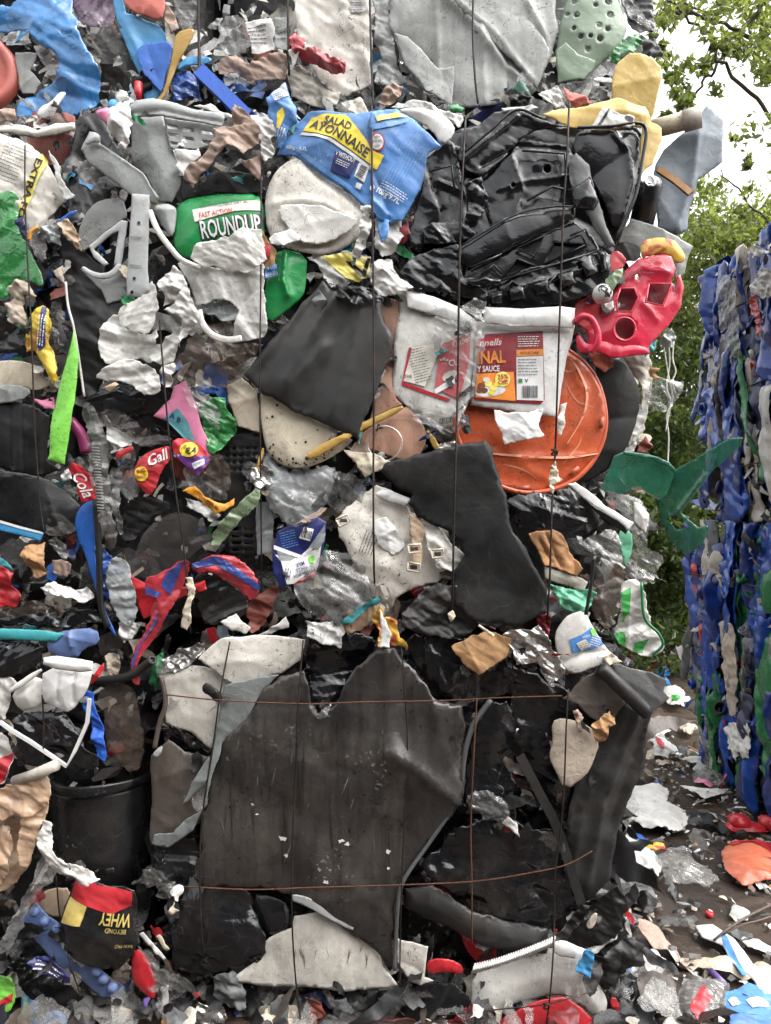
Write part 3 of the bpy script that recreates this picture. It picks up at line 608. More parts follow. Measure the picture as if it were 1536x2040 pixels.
tree('leafy tree rising behind the red toy shell and the dark grey sheet', b,
     [([b, b+[0, 0, 1.2], b+[.1, .1, 2.6], b+[.0, .2, 3.7]], .08, .03), ([b+[0, 0, 1.4], b+[-.5, .1, 2.4], b+[-.9, .1, 3.2]], .04, .012), ([b+[.05, .05, 2], b+[.5, 0, 2.9], b+[.8, 0, 3.5]], .04, .012)],
     clus('1390,420,60,360 1440,440,70,420 1500,430,60,330 1400,520,90,620 1470,520,80,520 1380,600,80,600 1340,660,80,500 1420,600,70,300 1500,400,40,120 1540,470,60,260 1400,370,35,80 1330,560,60,240 1480,270,18,30 1370,700,80,500 1320,760,80,500 1300,640,70,300 1360,560,80,600 1330,620,80,500 1400,480,70,500 1460,480,70,500 1530,520,70,500 1360,480,50,240 1420,690,90,700 1480,620,80,500 1520,440,50,200', 6.6, seed=4), 'leaf_light', 5, .032)
b = px3(1300, 1335, 6.3); b[2] = 0
tree('dark bushy hedge tree filling the gap beside the blue bales', b,
     [([b, b+[.05, 0, .8], b+[-.1, 0, 1.7], b+[0, .1, 2.6]], .07, .02), ([b+[0, 0, .6], b+[.4, 0, 1.3], b+[.5, 0, 2.0]], .04, .015), ([b+[0, 0, .5], b+[-.5, 0, 1.2], b+[-.8, 0, 2.0]], .04, .015)],
     clus('1330,820,80,620 1380,880,80,620 1310,900,80,620 1360,980,80,700 1290,1000,80,560 1320,1080,80,700 1380,1080,70,420 1300,1160,80,600 1370,1180,80,600 1330,1240,80,500 1250,900,80,420 1250,1100,80,420 1420,960,80,420 1230,700,90,400 1430,760,90,480 1350,700,80,600 1300,780,80,600 1390,800,80,600 1350,860,80,700 1300,960,80,700 1400,1020,80,600 1340,1130,90,700 1400,1130,80,500 1300,1220,90,600 1400,1230,90,500 1350,930,90,700 1290,1285,70,400 1370,1285,70,400 1430,1290,70,300 1230,1270,80,300', 6.2, seed=6), 'leaf', 7, .034)
b = np.array([4.6, 6.5, 0.])
tree('broad dark tree standing behind the blue bales', b,
     [([b, b+[0, 0, 1.5], b+[.1, 0, 3], b+[0, .2, 4.2]], .12, .03)], [((b[0]+x, b[1]+y, z), (.55, .5, .45), 260) for x, y, z in [(random.Random(i).uniform(-2.2, 2.2), random.Random(i+90).uniform(-.6, .8), random.Random(i+40).uniform(.5, 3.6)) for i in range(30)]], 'leaf_dark', 8, .06)
b = np.array([1.2, 6.8, 0.])
tree('dense undergrowth tree closing the far end of the alley', b,
     [([b, b+[0, 0, 1], b+[.1, 0, 2.2]], .08, .02)], [((b[0]+x, b[1]+y, z), (.5, .4, .42), 330) for x, y, z in [(random.Random(i+7).uniform(-1.5, 2.6), random.Random(i+190).uniform(-.2, .9), random.Random(i+140).uniform(.2, 2.6)) for i in range(34)]], 'leaf_dark', 9, .05)

# ------------------------------------------------------------------ upper bales (set back 13 cm): d is measured from the middle bale's face
q = S('film_bag', 'bright blue translucent film bag hanging in long creases', 'bag', '-30,20 37,14 32,-40 150,-40 144,30 162,47 169,88 190,125 206,146 203,176 200,217 146,234 112,230 98,206 78,223 34,237 32,217 41,193 85,173 125,149 118,112 81,98 61,61 -30,58', 'blue_film', -5, 'f', ra=2.4, rs=8, fold=6, fa=1.6, fdir=-55)
c = at(-48, 140, -6); L_ = LATHE('plastic_disc', 'salmon red round lid beside the blue film bag', 'lid', [(0, .0), (.085, 0), (.088, .008), (.105, .008), (.112, .0), (.116, -.02)], c, (.15, -1, .05), 'salmon', warp=.02)
S('film_scrap', 'dusky purple crumpled film above the dark smoky film', 'film', '145,-20 225,-20 224,35 200,52 165,48 148,28', 'purple_film', -6, 'f')
S('film_scrap', 'smoky grey film hanging beside the long blue tray', 'film', '165,48 225,40 237,70 238,122 195,124 186,90', 'smoke', -7, 'f')
q = S('tray', 'long blue plastic tray standing on end, torn open', 'tray', '223,-20 238,-20 250,24 315,47 342,81 344,112 325,176 311,200 286,195 284,156 271,135 250,88 237,61', 'sky_blue', -4, 'r', fold=3, fdir=-65, fa=1.2)
S('inner_panel', None, None, '272,100 288,84 330,82 342,88 340,118 320,182 288,150', 'blue', -2.2, 'r', parent=q, fold=2)
S('bowl', 'coral red shallow bowl piece above the blue tray', 'bowl', '232,-25 330,-25 329,34 311,40 288,32 257,20', 'salmon', -2.5, 's', bulge=2)
S('strap', 'bent ochre yellow plastic strip beside the blue tray', 'strip', '349,64 383,54 389,64 366,105 352,125 339,162 325,200 308,200 325,183 338,129 345,95', 'ochre', -2, 's', fold=1)
S('paper_scrap', 'small beige torn scrap under the coral bowl', 'scrap', '328,5 345,25 357,58 340,67 328,40', 'brown_paper', -3, 'p')
S('film_scrap', 'dirty grey film beside the beige scrap near the ochre strip', 'film', '346,-20 392,-20 392,55 366,62 352,30', 'grey_film', -5, 'f')
S('film_scrap', 'torn grey see-through film left of the printed white carton', 'film', '435,35 488,30 495,100 470,112 440,108', 'grey_film', -5, 'f')
q = S('carton', 'flattened white carton with faint print on the upper bale', 'carton', '488,45 540,38 546,98 500,104', 'paper', -3, 'p'); LINES(q, 515, 70, 40, 5, 7, 5, 'ink_grey')
q = S('carton', 'narrow white box flap beside the wire, right of the printed carton', 'carton', '546,36 573,34 575,100 549,96', 'hazegrey', -3.5, 'p'); LINES(q, 561, 66, 18, 3, 12, 4, 'ink_grey')
S('paper_wad', 'long beige crumpled paper wad under the white cartons', 'paper', '432,125 470,110 500,135 540,112 572,115 568,160 540,168 505,170 472,148 437,148', 'brown_paper', -3, 'c')
S('film_scrap', 'dark blue crumpled film below the ochre strip', 'film', '340,155 365,140 392,150 402,205 345,207', 'blue_dk_film', -4, 'c')
S('strip', 'pale blue curved strip above the dark blue film', 'strip', '349,142 362,118 400,108 423,115 416,125 376,129', 'sky_blue', -3, 's')
e = TUBE('box_section', 'bright blue square plastic bar leaning above the laundry basket', 'bar', '398,142,-1 448,190,1 494,236,3', 19, 'blue_bright', 0, sides=4, curve=False, rot=math.pi/4, flat=(1, .6), hard=True)
S('scrap_sheet', 'grey torn plastic scrap behind the blue film bag', 'scrap', '30,105 74,105 60,140 82,165 70,187 45,187 33,140', 'hazegrey', -7.5, 'r')
S('scrap_sheet', 'small cream chip between the blue film folds', 'scrap', '88,152 105,135 124,145 112,167', 'cream', -6.5, 'r')
TUBE('tube', 'short red plastic tube standing below the blue tray', 'tube', '276,165 275,200', 8, 'red', -2, sides=10)
LATHE('pink_stopper', 'pink ribbed cap beside the black bag', 'cap', [(0, .028), (.016, .028), (.02, .024), (.021, 0)], at(213, 240, 3), (-.2, -.6, .7), 'pink', 18)
LATHE('blue_stopper', 'small light blue cap behind the pink cap', 'cap', [(0, .018), (.014, .018), (.016, .014), (.016, 0)], at(229, 216, 1), (.2, -1, .3), 'sky_blue', 16)
S('moulding', 'white bent plastic lever lying on the blue film bag', 'moulding', '71,233 80,213 102,206 118,183 133,183 125,199 112,223 98,238', 'white_clean', 0, 's', bulge=1.2, br=1)
S('batten', 'long off-white broken batten along the top of the sack', 'batten', '-20,256 38,247 75,258 105,246 152,243 150,258 110,270 70,275 -20,266', 'white_dirty', 3, 'r', bulge=1.6, br=1, th=6)
S('film_scrap', 'clear crinkled film under the white lever', 'film', '33,252 40,232 75,232 82,252', 'clear', 1, 'c'); S('card_scrap', 'tan card scrap beside the salmon lid', 'card', '-20,222 30,218 34,242 -20,245', 'brown_paper', -2, 'p')
S('scrap_sheet', 'brick red and cream torn scrap behind the white lever', 'scrap', '100,238 120,226 150,232 150,248 112,250', 'rustred', 1, 'p')

S('crate_wall', 'dirty white bent crate panel with printed label at the top', 'panel', '577,-40 735,-40 739,170 690,192 668,188 620,130 592,70', 'white_dirty', -3, 'm', fa=1.0)
q = S('sticker', 'white printed paper sticker on the dirty crate panel', 'sticker', '690,-30 730,-30 728,24 700,28', 'paper', -1.2, 'p', fold=0, na=0); LINES(q, 712, 8, 26, 6, 5, 2, 'ink_grey')
S('scrap_sheet', 'grey-white smooth plastic piece below the red torn bag', 'sheet', '596,130 640,150 682,180 672,217 620,212 580,192 575,140', 'offwhite', -4, 'm')
S('scrap_sheet', 'pale grimy upright strip next to the central wire of the upper bale', 'strip', '745,-40 787,-40 780,60 790,130 812,166 770,177 745,167 762,120 742,80', 'hazegrey', -4.5, 'm')
q = S('plastic_sheet', 'huge grey-white folded plastic sheet across the upper bale', 'sheet', '782,-50 1110,-50 1110,60 1096,120 1066,185 1040,206 960,214 905,212 880,196 846,180 826,150 800,118 790,80 774,50', 'hazegrey', -3, 'm', na=.5, fold=3, fa=1.0, ra=.9, rs=4, jag=.8, creases=[('850,-40 930,40 1000,130 1060,180', 1.6, 1.2), ('790,70 860,130 900,200', -1.2, 1.2), ('1040,0 1080,70 1095,110', 1.2, 1.0), ('868,0 872,120 880,196', 1.0, .8), ('960,60 965,205', .8, .8), ('1010,120 1015,205', -.8, .8), ('920,-40 925,60', -.8, .8)])
S('folded_flap', None, None, '846,-50 985,-50 1040,20 1085,80 1098,112 1070,176 1020,120 960,60 900,0', 'hazegrey', -1.2, 'r', parent=q, ra=.5, rs=5, creases=[('900,-10 980,60 1060,160', .8, .6)]); S('folded_flap', None, None, '786,66 812,72 850,110 872,134 905,132 900,208 850,182 806,128', 'hazegrey', -1.4, 'r', parent=q, ra=.5)
q = S('film_scrap', 'torn red plastic bag strip across the white crate panel', 'bag', '576,78 588,64 608,81 608,108 650,112 690,129 686,149 659,146 622,129 602,122', 'red_film', -.5, 'c')
S('scrap_sheet', 'white torn tag tucked under the red bag strip', 'scrap', '574,100 588,90 602,96 590,122 582,134', 'white', .6, 'p')
hl = [ell(1000+x*.349, y*.349, r*.349, r*.3, 9) for x, y, r in ((600, 25, 22), (612, 100, 22), (545, 165, 17), (595, 185, 17), (420, 105, 17), (440, 232, 17), (495, 230, 15), (402, 182, 15), (525, 50, 15), (410, 22, 16), (480, 300, 16), (550, 242, 20), (372, 90, 12))]
q = S('perforated_shell', 'sage green plastic shell with round holes on the upper bale', 'shell', '1115,45 1135,-25 1223,-25 1244,35 1251,63 1223,108 1195,129 1171,154 1115,157 1106,126 1112,70', 'sage', -2, 's', bulge=3, br=4, holes=hl, sm=1, fold=3, fa=.8)
S('lower_flap', None, None, '1108,100 1128,85 1150,108 1186,120 1180,140 1165,158 1114,160', 'sage', .4, 'r', parent=q)
S('plastic_strips', 'dark upright plastic strips at the upper bale corner', 'panel', '1236,-30 1302,-30 1304,62 1275,66 1250,40', 'black', -5, 'm'); S('film_scrap', 'grey-white crushed film at the upper bale corner', 'film', '1270,30 1304,44 1310,68 1272,68', 'grey_film', -2, 'c')
S('scrap_sheet', 'grey folded sheets jutting from the upper bale corner', 'sheet', '1270,70 1308,80 1321,112 1268,116', 'dgrey', -3, 'c'); S('bottle', 'crushed green clear bottle below the sage shell', 'bottle', '1208,124 1230,92 1250,74 1275,66 1280,86 1260,112 1225,132', 'green_film', 0, 'c', bulge=1.5)
S('film_scrap', 'wide clear grey film lying below the sage shell', 'film', '1100,168 1165,150 1195,132 1225,130 1228,160 1222,196 1170,200 1120,190', 'clear', .5, 'f')
S('strip', 'short white plastic strip above the yellow sheet', 'strip', '1182,154 1226,158 1224,168 1184,164', 'white_clean', 4, 's', bulge=.5); S('film_scrap', 'pink-white tissue scrap next to the salmon scrap', 'tissue', '1070,192 1105,172 1120,190 1135,207 1108,217 1080,208', 'white', 3, 'c')
S('scrap_sheet', 'salmon pink pointed scrap on top of the bale', 'scrap', '1122,170 1132,180 1152,190 1184,207 1140,220', 'salmon', 4, 'p')
S('paper_scrap', 'white torn scrap above the mayonnaise bucket', 'scrap', '683,188 693,203 717,193 734,223 717,236 693,225', 'offwhite', 5, 'p'); S('paper_wad', 'brown crumpled leafy wad on the seam above the bucket', 'paper', '752,207 765,180 802,173 794,200 772,217', 'brown_paper', 3, 'c')
S('film_scrap', 'white crumpled film lying along the seam beside the bucket rim', 'film', '772,218 800,202 850,208 900,228 925,235 915,262 900,240 850,222', 'milky', 5, 'f'); S('scrap_sheet', 'white flat chip on the seam near the wire', 'scrap', '1000,214 1060,206 1072,214 1030,224 1005,224', 'white_clean', 5, 'r')
S('scrap_sheet', 'dark green chip on the seam below the grey sheet', 'scrap', '893,214 910,206 926,214 920,224 900,226', 'green', 4, 'r'); S('scrap_sheet', 'black crumpled rubber on the seam by the green chip', 'scrap', '1010,200 1040,186 1060,196 1050,214 1020,216', 'blackm', 2, 'c')
S('scrap_sheet', 'teal torn chip under the wide grey sheet', 'scrap', '1022,178 1034,160 1046,166 1058,192 1036,196', 'dkgreen', 2, 'r'); S('strip', 'white ragged strips beside the laundry basket', 'strip', '385,210 420,206 440,222 470,232 500,236 480,246 440,236', 'white', 3, 'p')

# ------------------------------------------------------------------ middle bale, upper part
q = S('printed_sack', 'white sack with yellow lettered stripe', 'sack', '-30,250 50,285 82,308 100,335 118,365 135,378 132,398 100,430 85,452 60,472 30,458 -30,444', 'white_dirty', 6, 'p', bulge=1.5)
y_ = Dc(q, 'yellow_stripe', '86,308 99,325 78,370 62,410 48,455 30,452 48,405 66,350', 'lbl_ltyellow')
T(q, 'EXTRA FO', 64, 380, 13, -108, 'ink_black', 124, 5, .03); LINES(q, 28, 330, 52, 11, 7, -22, 'ink_grey', 1.4)
S('film_bag', 'green translucent film bag hanging below the white sack', 'bag', '-25,382 25,378 42,398 34,430 41,468 58,495 68,518 85,545 91,576 61,562 20,566 14,598 -25,592', 'green_film', 8, 'f', bulge=1.5)
S('scrap_sheet', 'white scraped scrap with blue bits beside the printed sack', 'scrap', '98,300 112,318 122,352 132,372 150,390 128,400 110,350', 'printed', 8, 'p')
q = S('bin_bag', 'black glossy bag draped above the grey moulded panel', 'bag', '149,237 190,220 217,250 230,295 257,298 262,340 215,375 190,420 172,500 150,480 129,366 120,328 135,278 149,254', 'black', 5, 'f', fold=6, fa=1.6, bulge=2); Dc(q, 'blue_fleck', '140,338 150,345 146,352 138,346', 'sky_blue'); Dc(q, 'blue_fleck', '158,356 168,366 186,366 182,380 174,372 160,368', 'sky_blue')
S('cloth_rag', 'white rag hanging over the corner of the laundry basket', 'rag', '217,261 222,236 240,212 257,203 264,230 262,257 261,288 250,302 232,296 238,280', 'white_clean', 11, 'c', bulge=2, br=1.5); S('moulding', 'thin white curved handle poking up behind the white rag', 'handle', '227,190 240,184 256,190 268,200 258,206 244,196 236,206', 'white_clean', 6, 's')
# laundry basket
e = empty('laundry_basket', at(310, 400, 4), 'grey crushed laundry basket with slotted side and rolled rim', 'basket')
S('side_wall', None, None, '261,234 325,230 332,257 349,315 364,342 359,372 342,403 315,402 291,352 261,325', 'grey', 6, 's', bulge=3.2, br=5, parent=e, fold=2, sm=0)
S('rim', None, None, '255,212 271,200 305,196 338,203 383,217 440,225 448,234 441,252 383,241 325,232 288,224 262,236', 'lgrey', 9.5, 's', bulge=1.0, br=.8, parent=e, sm=0, th=5, creases=[('262,226 325,222 383,233 440,243', -.7, .5)])
hh = [P(f'{a},{b} {a+20},{b+4} {a+24},{b+11} {a+4},{b+8}') for a, b in ((330, 246), (363, 252), (400, 258), (334, 262), (364, 270), (401, 277), (338, 280))]
S('slotted_side', None, None, '325,232 383,241 444,252 437,284 393,298 340,296', 'grey', 7.5, 's', holes=hh, parent=e, th=4, sm=0); S('film_scrap', 'white and blue film showing through the basket slots', 'film', '330,240 430,254 430,290 345,292', 'printed', 5.3, 'c')
q = S('plastic_chair', 'long grey plastic arm lying across the black bag', 'arm', '179,262 200,271 201,288 237,311 281,342 317,393 311,406 281,399 257,386 217,355 176,325 169,308 162,298 166,288', 'grey', 11, 's', bulge=.5, br=.6, sm=0, fold=1, th=5, creases=[('205,292 285,346 315,398', .7, .4)]); S('end_socket', None, None, '179,262 190,263 200,271 200,284 186,284 176,290 168,286', 'lgrey', 13, 's', bulge=1, br=.8, parent=q)
e = empty('chair_shell', at(210, 600, 6), 'grey moulded chair base with a curved hook lip', 'chair')
S('upper_plate', None, None, '151,484 160,446 180,412 202,398 243,392 256,431 241,441 229,450 180,490 164,500', 'grey', 8, 's', parent=e, sm=1, th=4, bulge=.6); S('slot_bar', None, None, '176,490 200,470 229,448 241,438 254,440 247,490 240,530 226,526 232,482 236,460 222,466 186,496 215,524 206,530 186,512', 'lgrey', 9.4, 's', parent=e, sm=0, th=5, bulge=.4, br=.6)
S('lower_plate', None, None, '161,536 180,542 214,551 238,530 256,512 256,597 228,600 214,606 202,578 180,557', 'grey', 8, 's', parent=e, sm=0, th=4); S('hook_lip', None, None, '160,533 168,530 182,540 206,546 222,540 234,524 244,528 232,548 214,557 194,556 174,548', 'lgrey', 9.8, 's', bulge=.8, br=.7, parent=e, sm=1, th=5)
q = S('rail', 'upright light grey plastic rail with screw holes', 'rail', '262,385 298,388 298,580 281,593 252,590 257,470', 'lgrey', 11.5, 's', bulge=1.2, br=.8, sm=0, fold=0, na=.2)
for x, y in ((278, 446), (269, 556), (264, 583)): Dc(q, 'screw_hole', ell(x, y, 3.5, n=10), 'ink_black', 2)
for y in (472, 528): Dc(q, 'rib', f'258,{y} 284,{y+3} 284,{y+6} 258,{y+3}', 'grey', 4)
S('knob', 'pale grey rounded knob beside the green jug', 'knob', '303,410 330,403 350,412 352,425 345,472 330,462 312,432', 'lgrey', 7, 's', bulge=2.5, br=2)
S('paper_wad', 'brown crumpled paper hanging over the black lid', 'paper', '366,350 372,330 400,315 432,285 428,262 445,250 470,258 468,212 500,235 521,262 516,290 490,318 470,305 440,318 405,345 383,373', 'brown_paper', 11, 'c', fold=8, fa=1.6); S('paper_scrap', 'white paper scrap between basket and brown paper', 'paper', '349,298 395,295 400,310 372,334 366,352 350,332', 'paper', 8.5, 'p')
S('lid', 'black flat lid above the green jug', 'lid', '358,362 440,340 524,345 524,386 440,384 363,398', 'blackm', 6, 'r'); S('card_scrap', 'brown card flap at the edge of the black lid', 'card', '480,318 520,312 524,360 500,346', 'brown_paper', 8, 'p')
# jug
q = S('jug', 'bright green weed killer jug with white lettering', 'jug', '345,440 352,408 380,394 450,384 518,386 527,420 526,500 480,500 430,512 385,518 360,512 345,492', 'green_jug', 6, 's', bulge=4.5, br=4, sm=1, fold=1)
Dc(q, 'label', '387,424 478,406 522,402 522,422 470,428 393,450', 'lbl_paper'); T(q, 'CONTROLLABLE DRY AL', 450, 412, 8, 7, 'ink_grey', 95, 5); T(q, 'FAST ACTION', 434, 432, 11, 9, 'lbl_red', 66, 5, .01)
T(q, 'ROUNDUP', 465, 458, 41, 9, 'ink_black', 126, 3.4, .05); T(q, 'ROUNDUP', 463, 457, 35, 9, 'ink_white', 117, 5.5, .02)
q = S('bottle', 'folded green plastic bottle below the white plate', 'bottle', '527,603 529,556 545,520 551,497 612,504 610,560 605,590 568,622 534,646', 'green_jug', 6.5, 's', bulge=2.5, creases=[('572,505 566,560 575,590', 2, 1)], sm=1)
q = S('paper_label', 'brown and red peeling label beside the folded green bottle', 'label', '519,454 528,470 538,488 551,498 553,549 529,558 526,525', 'card', 8.5, 'p'); Dc(q, 'red_patch', '522,480 540,492 540,512 526,524', 'lbl_red'); Dc(q, 'blue_patch', '528,536 552,528 553,549 529,556', 'lbl_blue'); T(q, "'N GO", 540, 536, 6, 14, 'ink_white', 18, 4.5); T(q, '& WATER', 540, 547, 6, 14, 'ink_white', 20, 4.5)
# bags
e = empty('carrier_bag', at(440, 680, 9), 'torn white carrier bag draped over the green jug', 'bag')
S('curtain', None, None, '350,519 392,522 441,540 507,537 528,519 527,573 529,628 534,636 531,669 510,678 477,681 462,670 471,634 477,616 453,597 410,603 389,612 383,582 374,558 362,543', 'milky', 11.5, 'b', parent=e, ra=1.1, rs=9); S('top_fold', None, None, '380,512 395,488 425,483 480,461 521,459 527,495 532,516 507,539 450,542 410,533 389,524', 'milky', 13, 'c', parent=e, ra=1.2, rs=12, tuck=.8)
S('inner_film', None, None, '390,612 453,592 479,613 470,648 422,630 398,621', 'frost', 10.2, 'b', parent=e); TUBE('handle_loop', None, None, '396,618,12 404,646,13 424,668,13 453,677,13 482,674,12.5', 7, 'milky', 13, sides=6, flat=(1, .3), parent=e); TUBE('strand', None, None, '298,420,12.5 314,458,13 338,492,13.5 362,518,13.5 400,534,13', 6, 'milky', 13, sides=7, flat=(1, .6), parent=e)
S('frill', None, None, '348,530 362,543 369,558 362,582 338,602 324,609 329,591 320,578 315,570 329,549', 'milky', 13.5, 'c', parent=e, ra=1.5); S('frill', None, None, '366,552 380,582 389,612 402,629 380,657 362,675 357,692 355,670 365,637 350,627 327,618 350,605 362,582', 'milky', 13, 'c', parent=e, ra=1.5)
e = empty('film_bag', at(270, 780, 7), 'grey-white crumpled film bag on the tall black sheet', 'bag')
S('body', None, None, '197,691 199,670 208,646 235,620 240,652 298,670 316,650 316,726 256,712 232,735 208,723', 'milky', 9, 'b', parent=e, ra=1.2, rs=10); S('upper_flap', None, None, '235,619 253,603 283,589 301,556 312,573 316,610 308,648 295,669 265,660 234,648', 'milky', 11.5, 'b', parent=e, ra=1.1, rs=10); S('side_flap', None, None, '287,705 320,679 360,644 364,664 350,703 342,726 304,723', 'milky', 11, 'b', parent=e, ra=1.6); S('lower_flap', None, None, '194,742 232,721 256,712 289,724 316,740 325,781 295,790 253,760 191,757', 'milky', 11, 'b', parent=e, ra=1.8); S('tail', None, None, '324,730 348,722 345,757 330,775 322,749', 'milky', 10.5, 'c', parent=e)
S('rubber_sheet', 'tall black rubbery panel standing at the bale edge', 'panel', '124,468 162,498 210,535 217,606 252,601 240,640 215,667 212,705 210,755 180,800 168,793 157,715 147,650 132,569', 'blackm', 7, 'm', fold=2, fa=.8)
TUBE('edge_strip', 'thin white strip along the edge of the tall black panel', 'strip', '131,562 136,610 147,652 158,720 168,790', 2.6, 'white', 9, sides=5)
S('film_scrap', 'black glossy film between green bag and tall panel', 'film', '55,476 110,468 124,500 131,562 100,542 75,520', 'black_wet', 6, 'f')
S('paper_scrap', 'beige torn paper at the top of the tall black panel', 'paper', '116,446 135,436 155,468 163,502 144,482 128,468', 'beige', 9.5, 'c'); S('paper_scrap', 'beige leaf-shaped scrap at the panel edge', 'scrap', '107,540 126,529 130,568 116,556', 'cloth', 9, 'p')
S('film_scrap', 'mint white foam film under the printed sack', 'film', '76,460 100,452 118,456 123,491 92,480', 'frost', 8, 'c'); S('strip', 'bright blue strip beside the mint white film', 'strip', '110,442 152,417 156,424 118,450', 'blue', 9, 's'); S('scrap_sheet', 'dark plum scrap at the yellow stripe end', 'scrap', '28,440 48,428 62,470 50,476', 'navy', 8, 'p')
TUBE('strap', 'curled orange-yellow strap over the green film bag', 'strap', '76,452 62,462 58,478', 4, 'orange_pkt', 10, sides=5, flat=(1, .4))
S('cloth_rag', 'beige cloth wad hanging on the wire at the edge', 'rag', '17,573 41,559 58,566 78,593 71,600 51,590 47,610 56,634 54,652 27,646 14,610 27,593', 'cloth', 9, 'c', bulge=1.6, br=1)
q = S('candy_wrapper', 'long yellow wrapper with striped print above the lime bar', 'wrapper', '71,617 85,608 98,617 98,688 112,725 118,759 112,774 88,732 68,698 51,700 61,650', 'yellow_pkt', 9, 'p', bulge=1.4, br=1); Dc(q, 'striped_print', '86,610 95,614 92,690 78,700 76,690 84,660', 'lbl_navy'); LINES(q, 86, 655, 70, 3, 5, 82, 'ink_white', 2, 5)
S('box', 'black plastic box piece left of the yellow wrapper', 'box', '-25,606 45,588 56,650 60,698 -25,702', 'black', 5, 'm', bulge=2); S('plastic_board', 'cream curved board below the black box piece', 'board', '-25,722 35,716 90,735 102,766 70,780 35,766 -25,792', 'cream', 6, 's'); S('plastic_board', 'grey-white smaller board lying under the cream board', 'board', '-25,772 30,764 66,778 40,800 -25,806', 'grey', 7, 's')
S('scrap_sheet', 'pink scrap poking out beside the lime bar', 'scrap', '66,795 105,791 110,816 90,814', 'pink', 6, 'p'); S('film_scrap', 'grey shiny film behind the lime bar', 'film', '98,625 120,590 135,640 142,690 112,700', 'grey_film', 5, 'c'); S('film_scrap', 'white film scrap on the box edge by the wrapper', 'film', '98,655 126,650 130,668 100,676', 'clear', 6, 'c')
S('bar', 'lime green plastic bar leaning against the tall panel', 'bar', '147,657 157,711 153,766 141,850 127,926 94,916 98,905 108,815 118,768', 'lime', 11, 's', sm=0, bulge=1.2, br=.7, fold=1, th=6)

# ------------------------------------------------------------------ middle bale, centre
e = empty('bucket', at(700, 430, 5), 'crushed blue mayonnaise bucket with yellow band', 'bucket')
q = S('front_wall', None, None, '549,303 585,247 615,223 642,221 710,231 739,228 741,428 690,382 640,352 590,312', 'lbl_blue', 8, 's', parent=e, bulge=2, br=5, fold=3, fa=.8, ra=.7, rs=8, tilt=(.12, 0), sm=0)
Dc(q, 'yellow_band', '604,262 620,237 650,229 690,235 708,258 731,288 739,303 739,336 700,307 660,281 630,269', 'lbl_yellow'); Dc(q, 'white_stripe', '602,264 630,271 660,284 700,310 739,340 739,347 698,316 657,289 628,276 598,269', 'ink_white')
T(q, 'SALAD', 674, 252, 17, -22, 'ink_black', 58, 5, .025, arc=2); T(q, 'AYONNAISE', 677, 282, 20, -31, 'ink_black', 132, 5, .025, arc=6)
T(q, '10kg · 9.7L', 592, 298, 9, -12, 'ink_white', 42, 5, .01); n_ = Dc(q, 'navy_panel', '669,309 713,329 696,362 659,345', 'lbl_navy', 4); T(q, '✓WITHOUT'.replace('✓', 'v '), 690, 321, 10, -24, 'ink_white', 42, 6, .02); LINES(q, 684, 334, 28, 3, 4, -24, 'ink_white', 1.2, 6)
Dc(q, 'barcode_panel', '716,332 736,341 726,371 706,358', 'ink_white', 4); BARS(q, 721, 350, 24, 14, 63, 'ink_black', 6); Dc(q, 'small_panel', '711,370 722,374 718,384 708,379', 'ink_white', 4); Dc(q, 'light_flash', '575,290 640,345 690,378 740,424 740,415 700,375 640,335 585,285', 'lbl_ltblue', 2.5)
q2 = S('side_wall', None, None, '738,228 791,218 825,235 880,287 853,302 847,340 838,375 822,402 802,437 766,441 738,428', 'lbl_blue', 9.5, 's', parent=e, bulge=2, br=4, fold=3, fa=.8, ra=.8, rs=8, tilt=(-.15, 0), sm=0, creases=[('740,400 775,430', 1, 1), ('742,345 760,380 775,435', -.8, 1)])
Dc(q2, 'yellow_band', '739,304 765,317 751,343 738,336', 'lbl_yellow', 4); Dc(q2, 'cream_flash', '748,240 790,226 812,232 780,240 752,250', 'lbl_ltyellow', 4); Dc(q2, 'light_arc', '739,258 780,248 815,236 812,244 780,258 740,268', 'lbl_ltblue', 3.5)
Dc(q2, 'seal_ring', ell(752, 291, 15, 18), 'lbl_red', 4); Dc(q2, 'seal', ell(752, 291, 12, 15), 'ink_white', 5.2); T(q2, 'NEW', 752, 282, 5, 6, 'ink_black', 11, 6.5); T(q2, 'RECIPE', 752, 290, 5, 6, 'ink_black', 17, 6.5); T(q2, 'NOW', 752, 299, 5, 6, 'ink_black', 10, 6.5)
LINES(q2, 812, 285, 66, 9, 6.5, 62, 'lbl_ltblue', 1.6, 5); LINES(q2, 800, 345, 95, 8, 6, 62, 'lbl_ltblue', 1.4, 5); LINES(q2, 785, 385, 60, 4, 5, -28, 'ink_white', 1.5, 5); T(q2, '℮', 742, 378, 12, -20, 'ink_white', 10, 5, .02); T(q2, '10kg·9.7L', 773, 394, 14, -26, 'ink_white', 50, 5, .02)
S('rim', None, None, '789,218 825,214 872,221 907,250 904,272 880,290 860,258 825,238', 'white_clean', 13, 's', parent=e, bulge=1.6, br=1.4)
q = S('sachet', 'blue white and yellow printed pouch standing beside the bucket', 'pouch', '530,193 545,178 568,164 576,185 581,200 592,217 592,244 578,250 558,292 550,289 551,257 534,230', 'lbl_blue', 9, 'p', bulge=1.2, br=1.2); Dc(q, 'white_top', '540,186 568,166 575,190 548,204', 'ink_white'); Dc(q, 'yellow_patch', '552,224 564,216 568,232 558,256 551,254', 'lbl_yellow'); LINES(q, 556, 194, 22, 4, 5, 20, 'lbl_blue', 2, 5); LINES(q, 560, 262, 20, 3, 5, 70, 'ink_white', 2, 5)
S('bag', 'pale crumpled pouch top left of the bucket, behind the brown paper', 'pouch', '500,236 540,230 553,262 548,300 530,330 520,300 512,262', 'printed', 8, 'c')
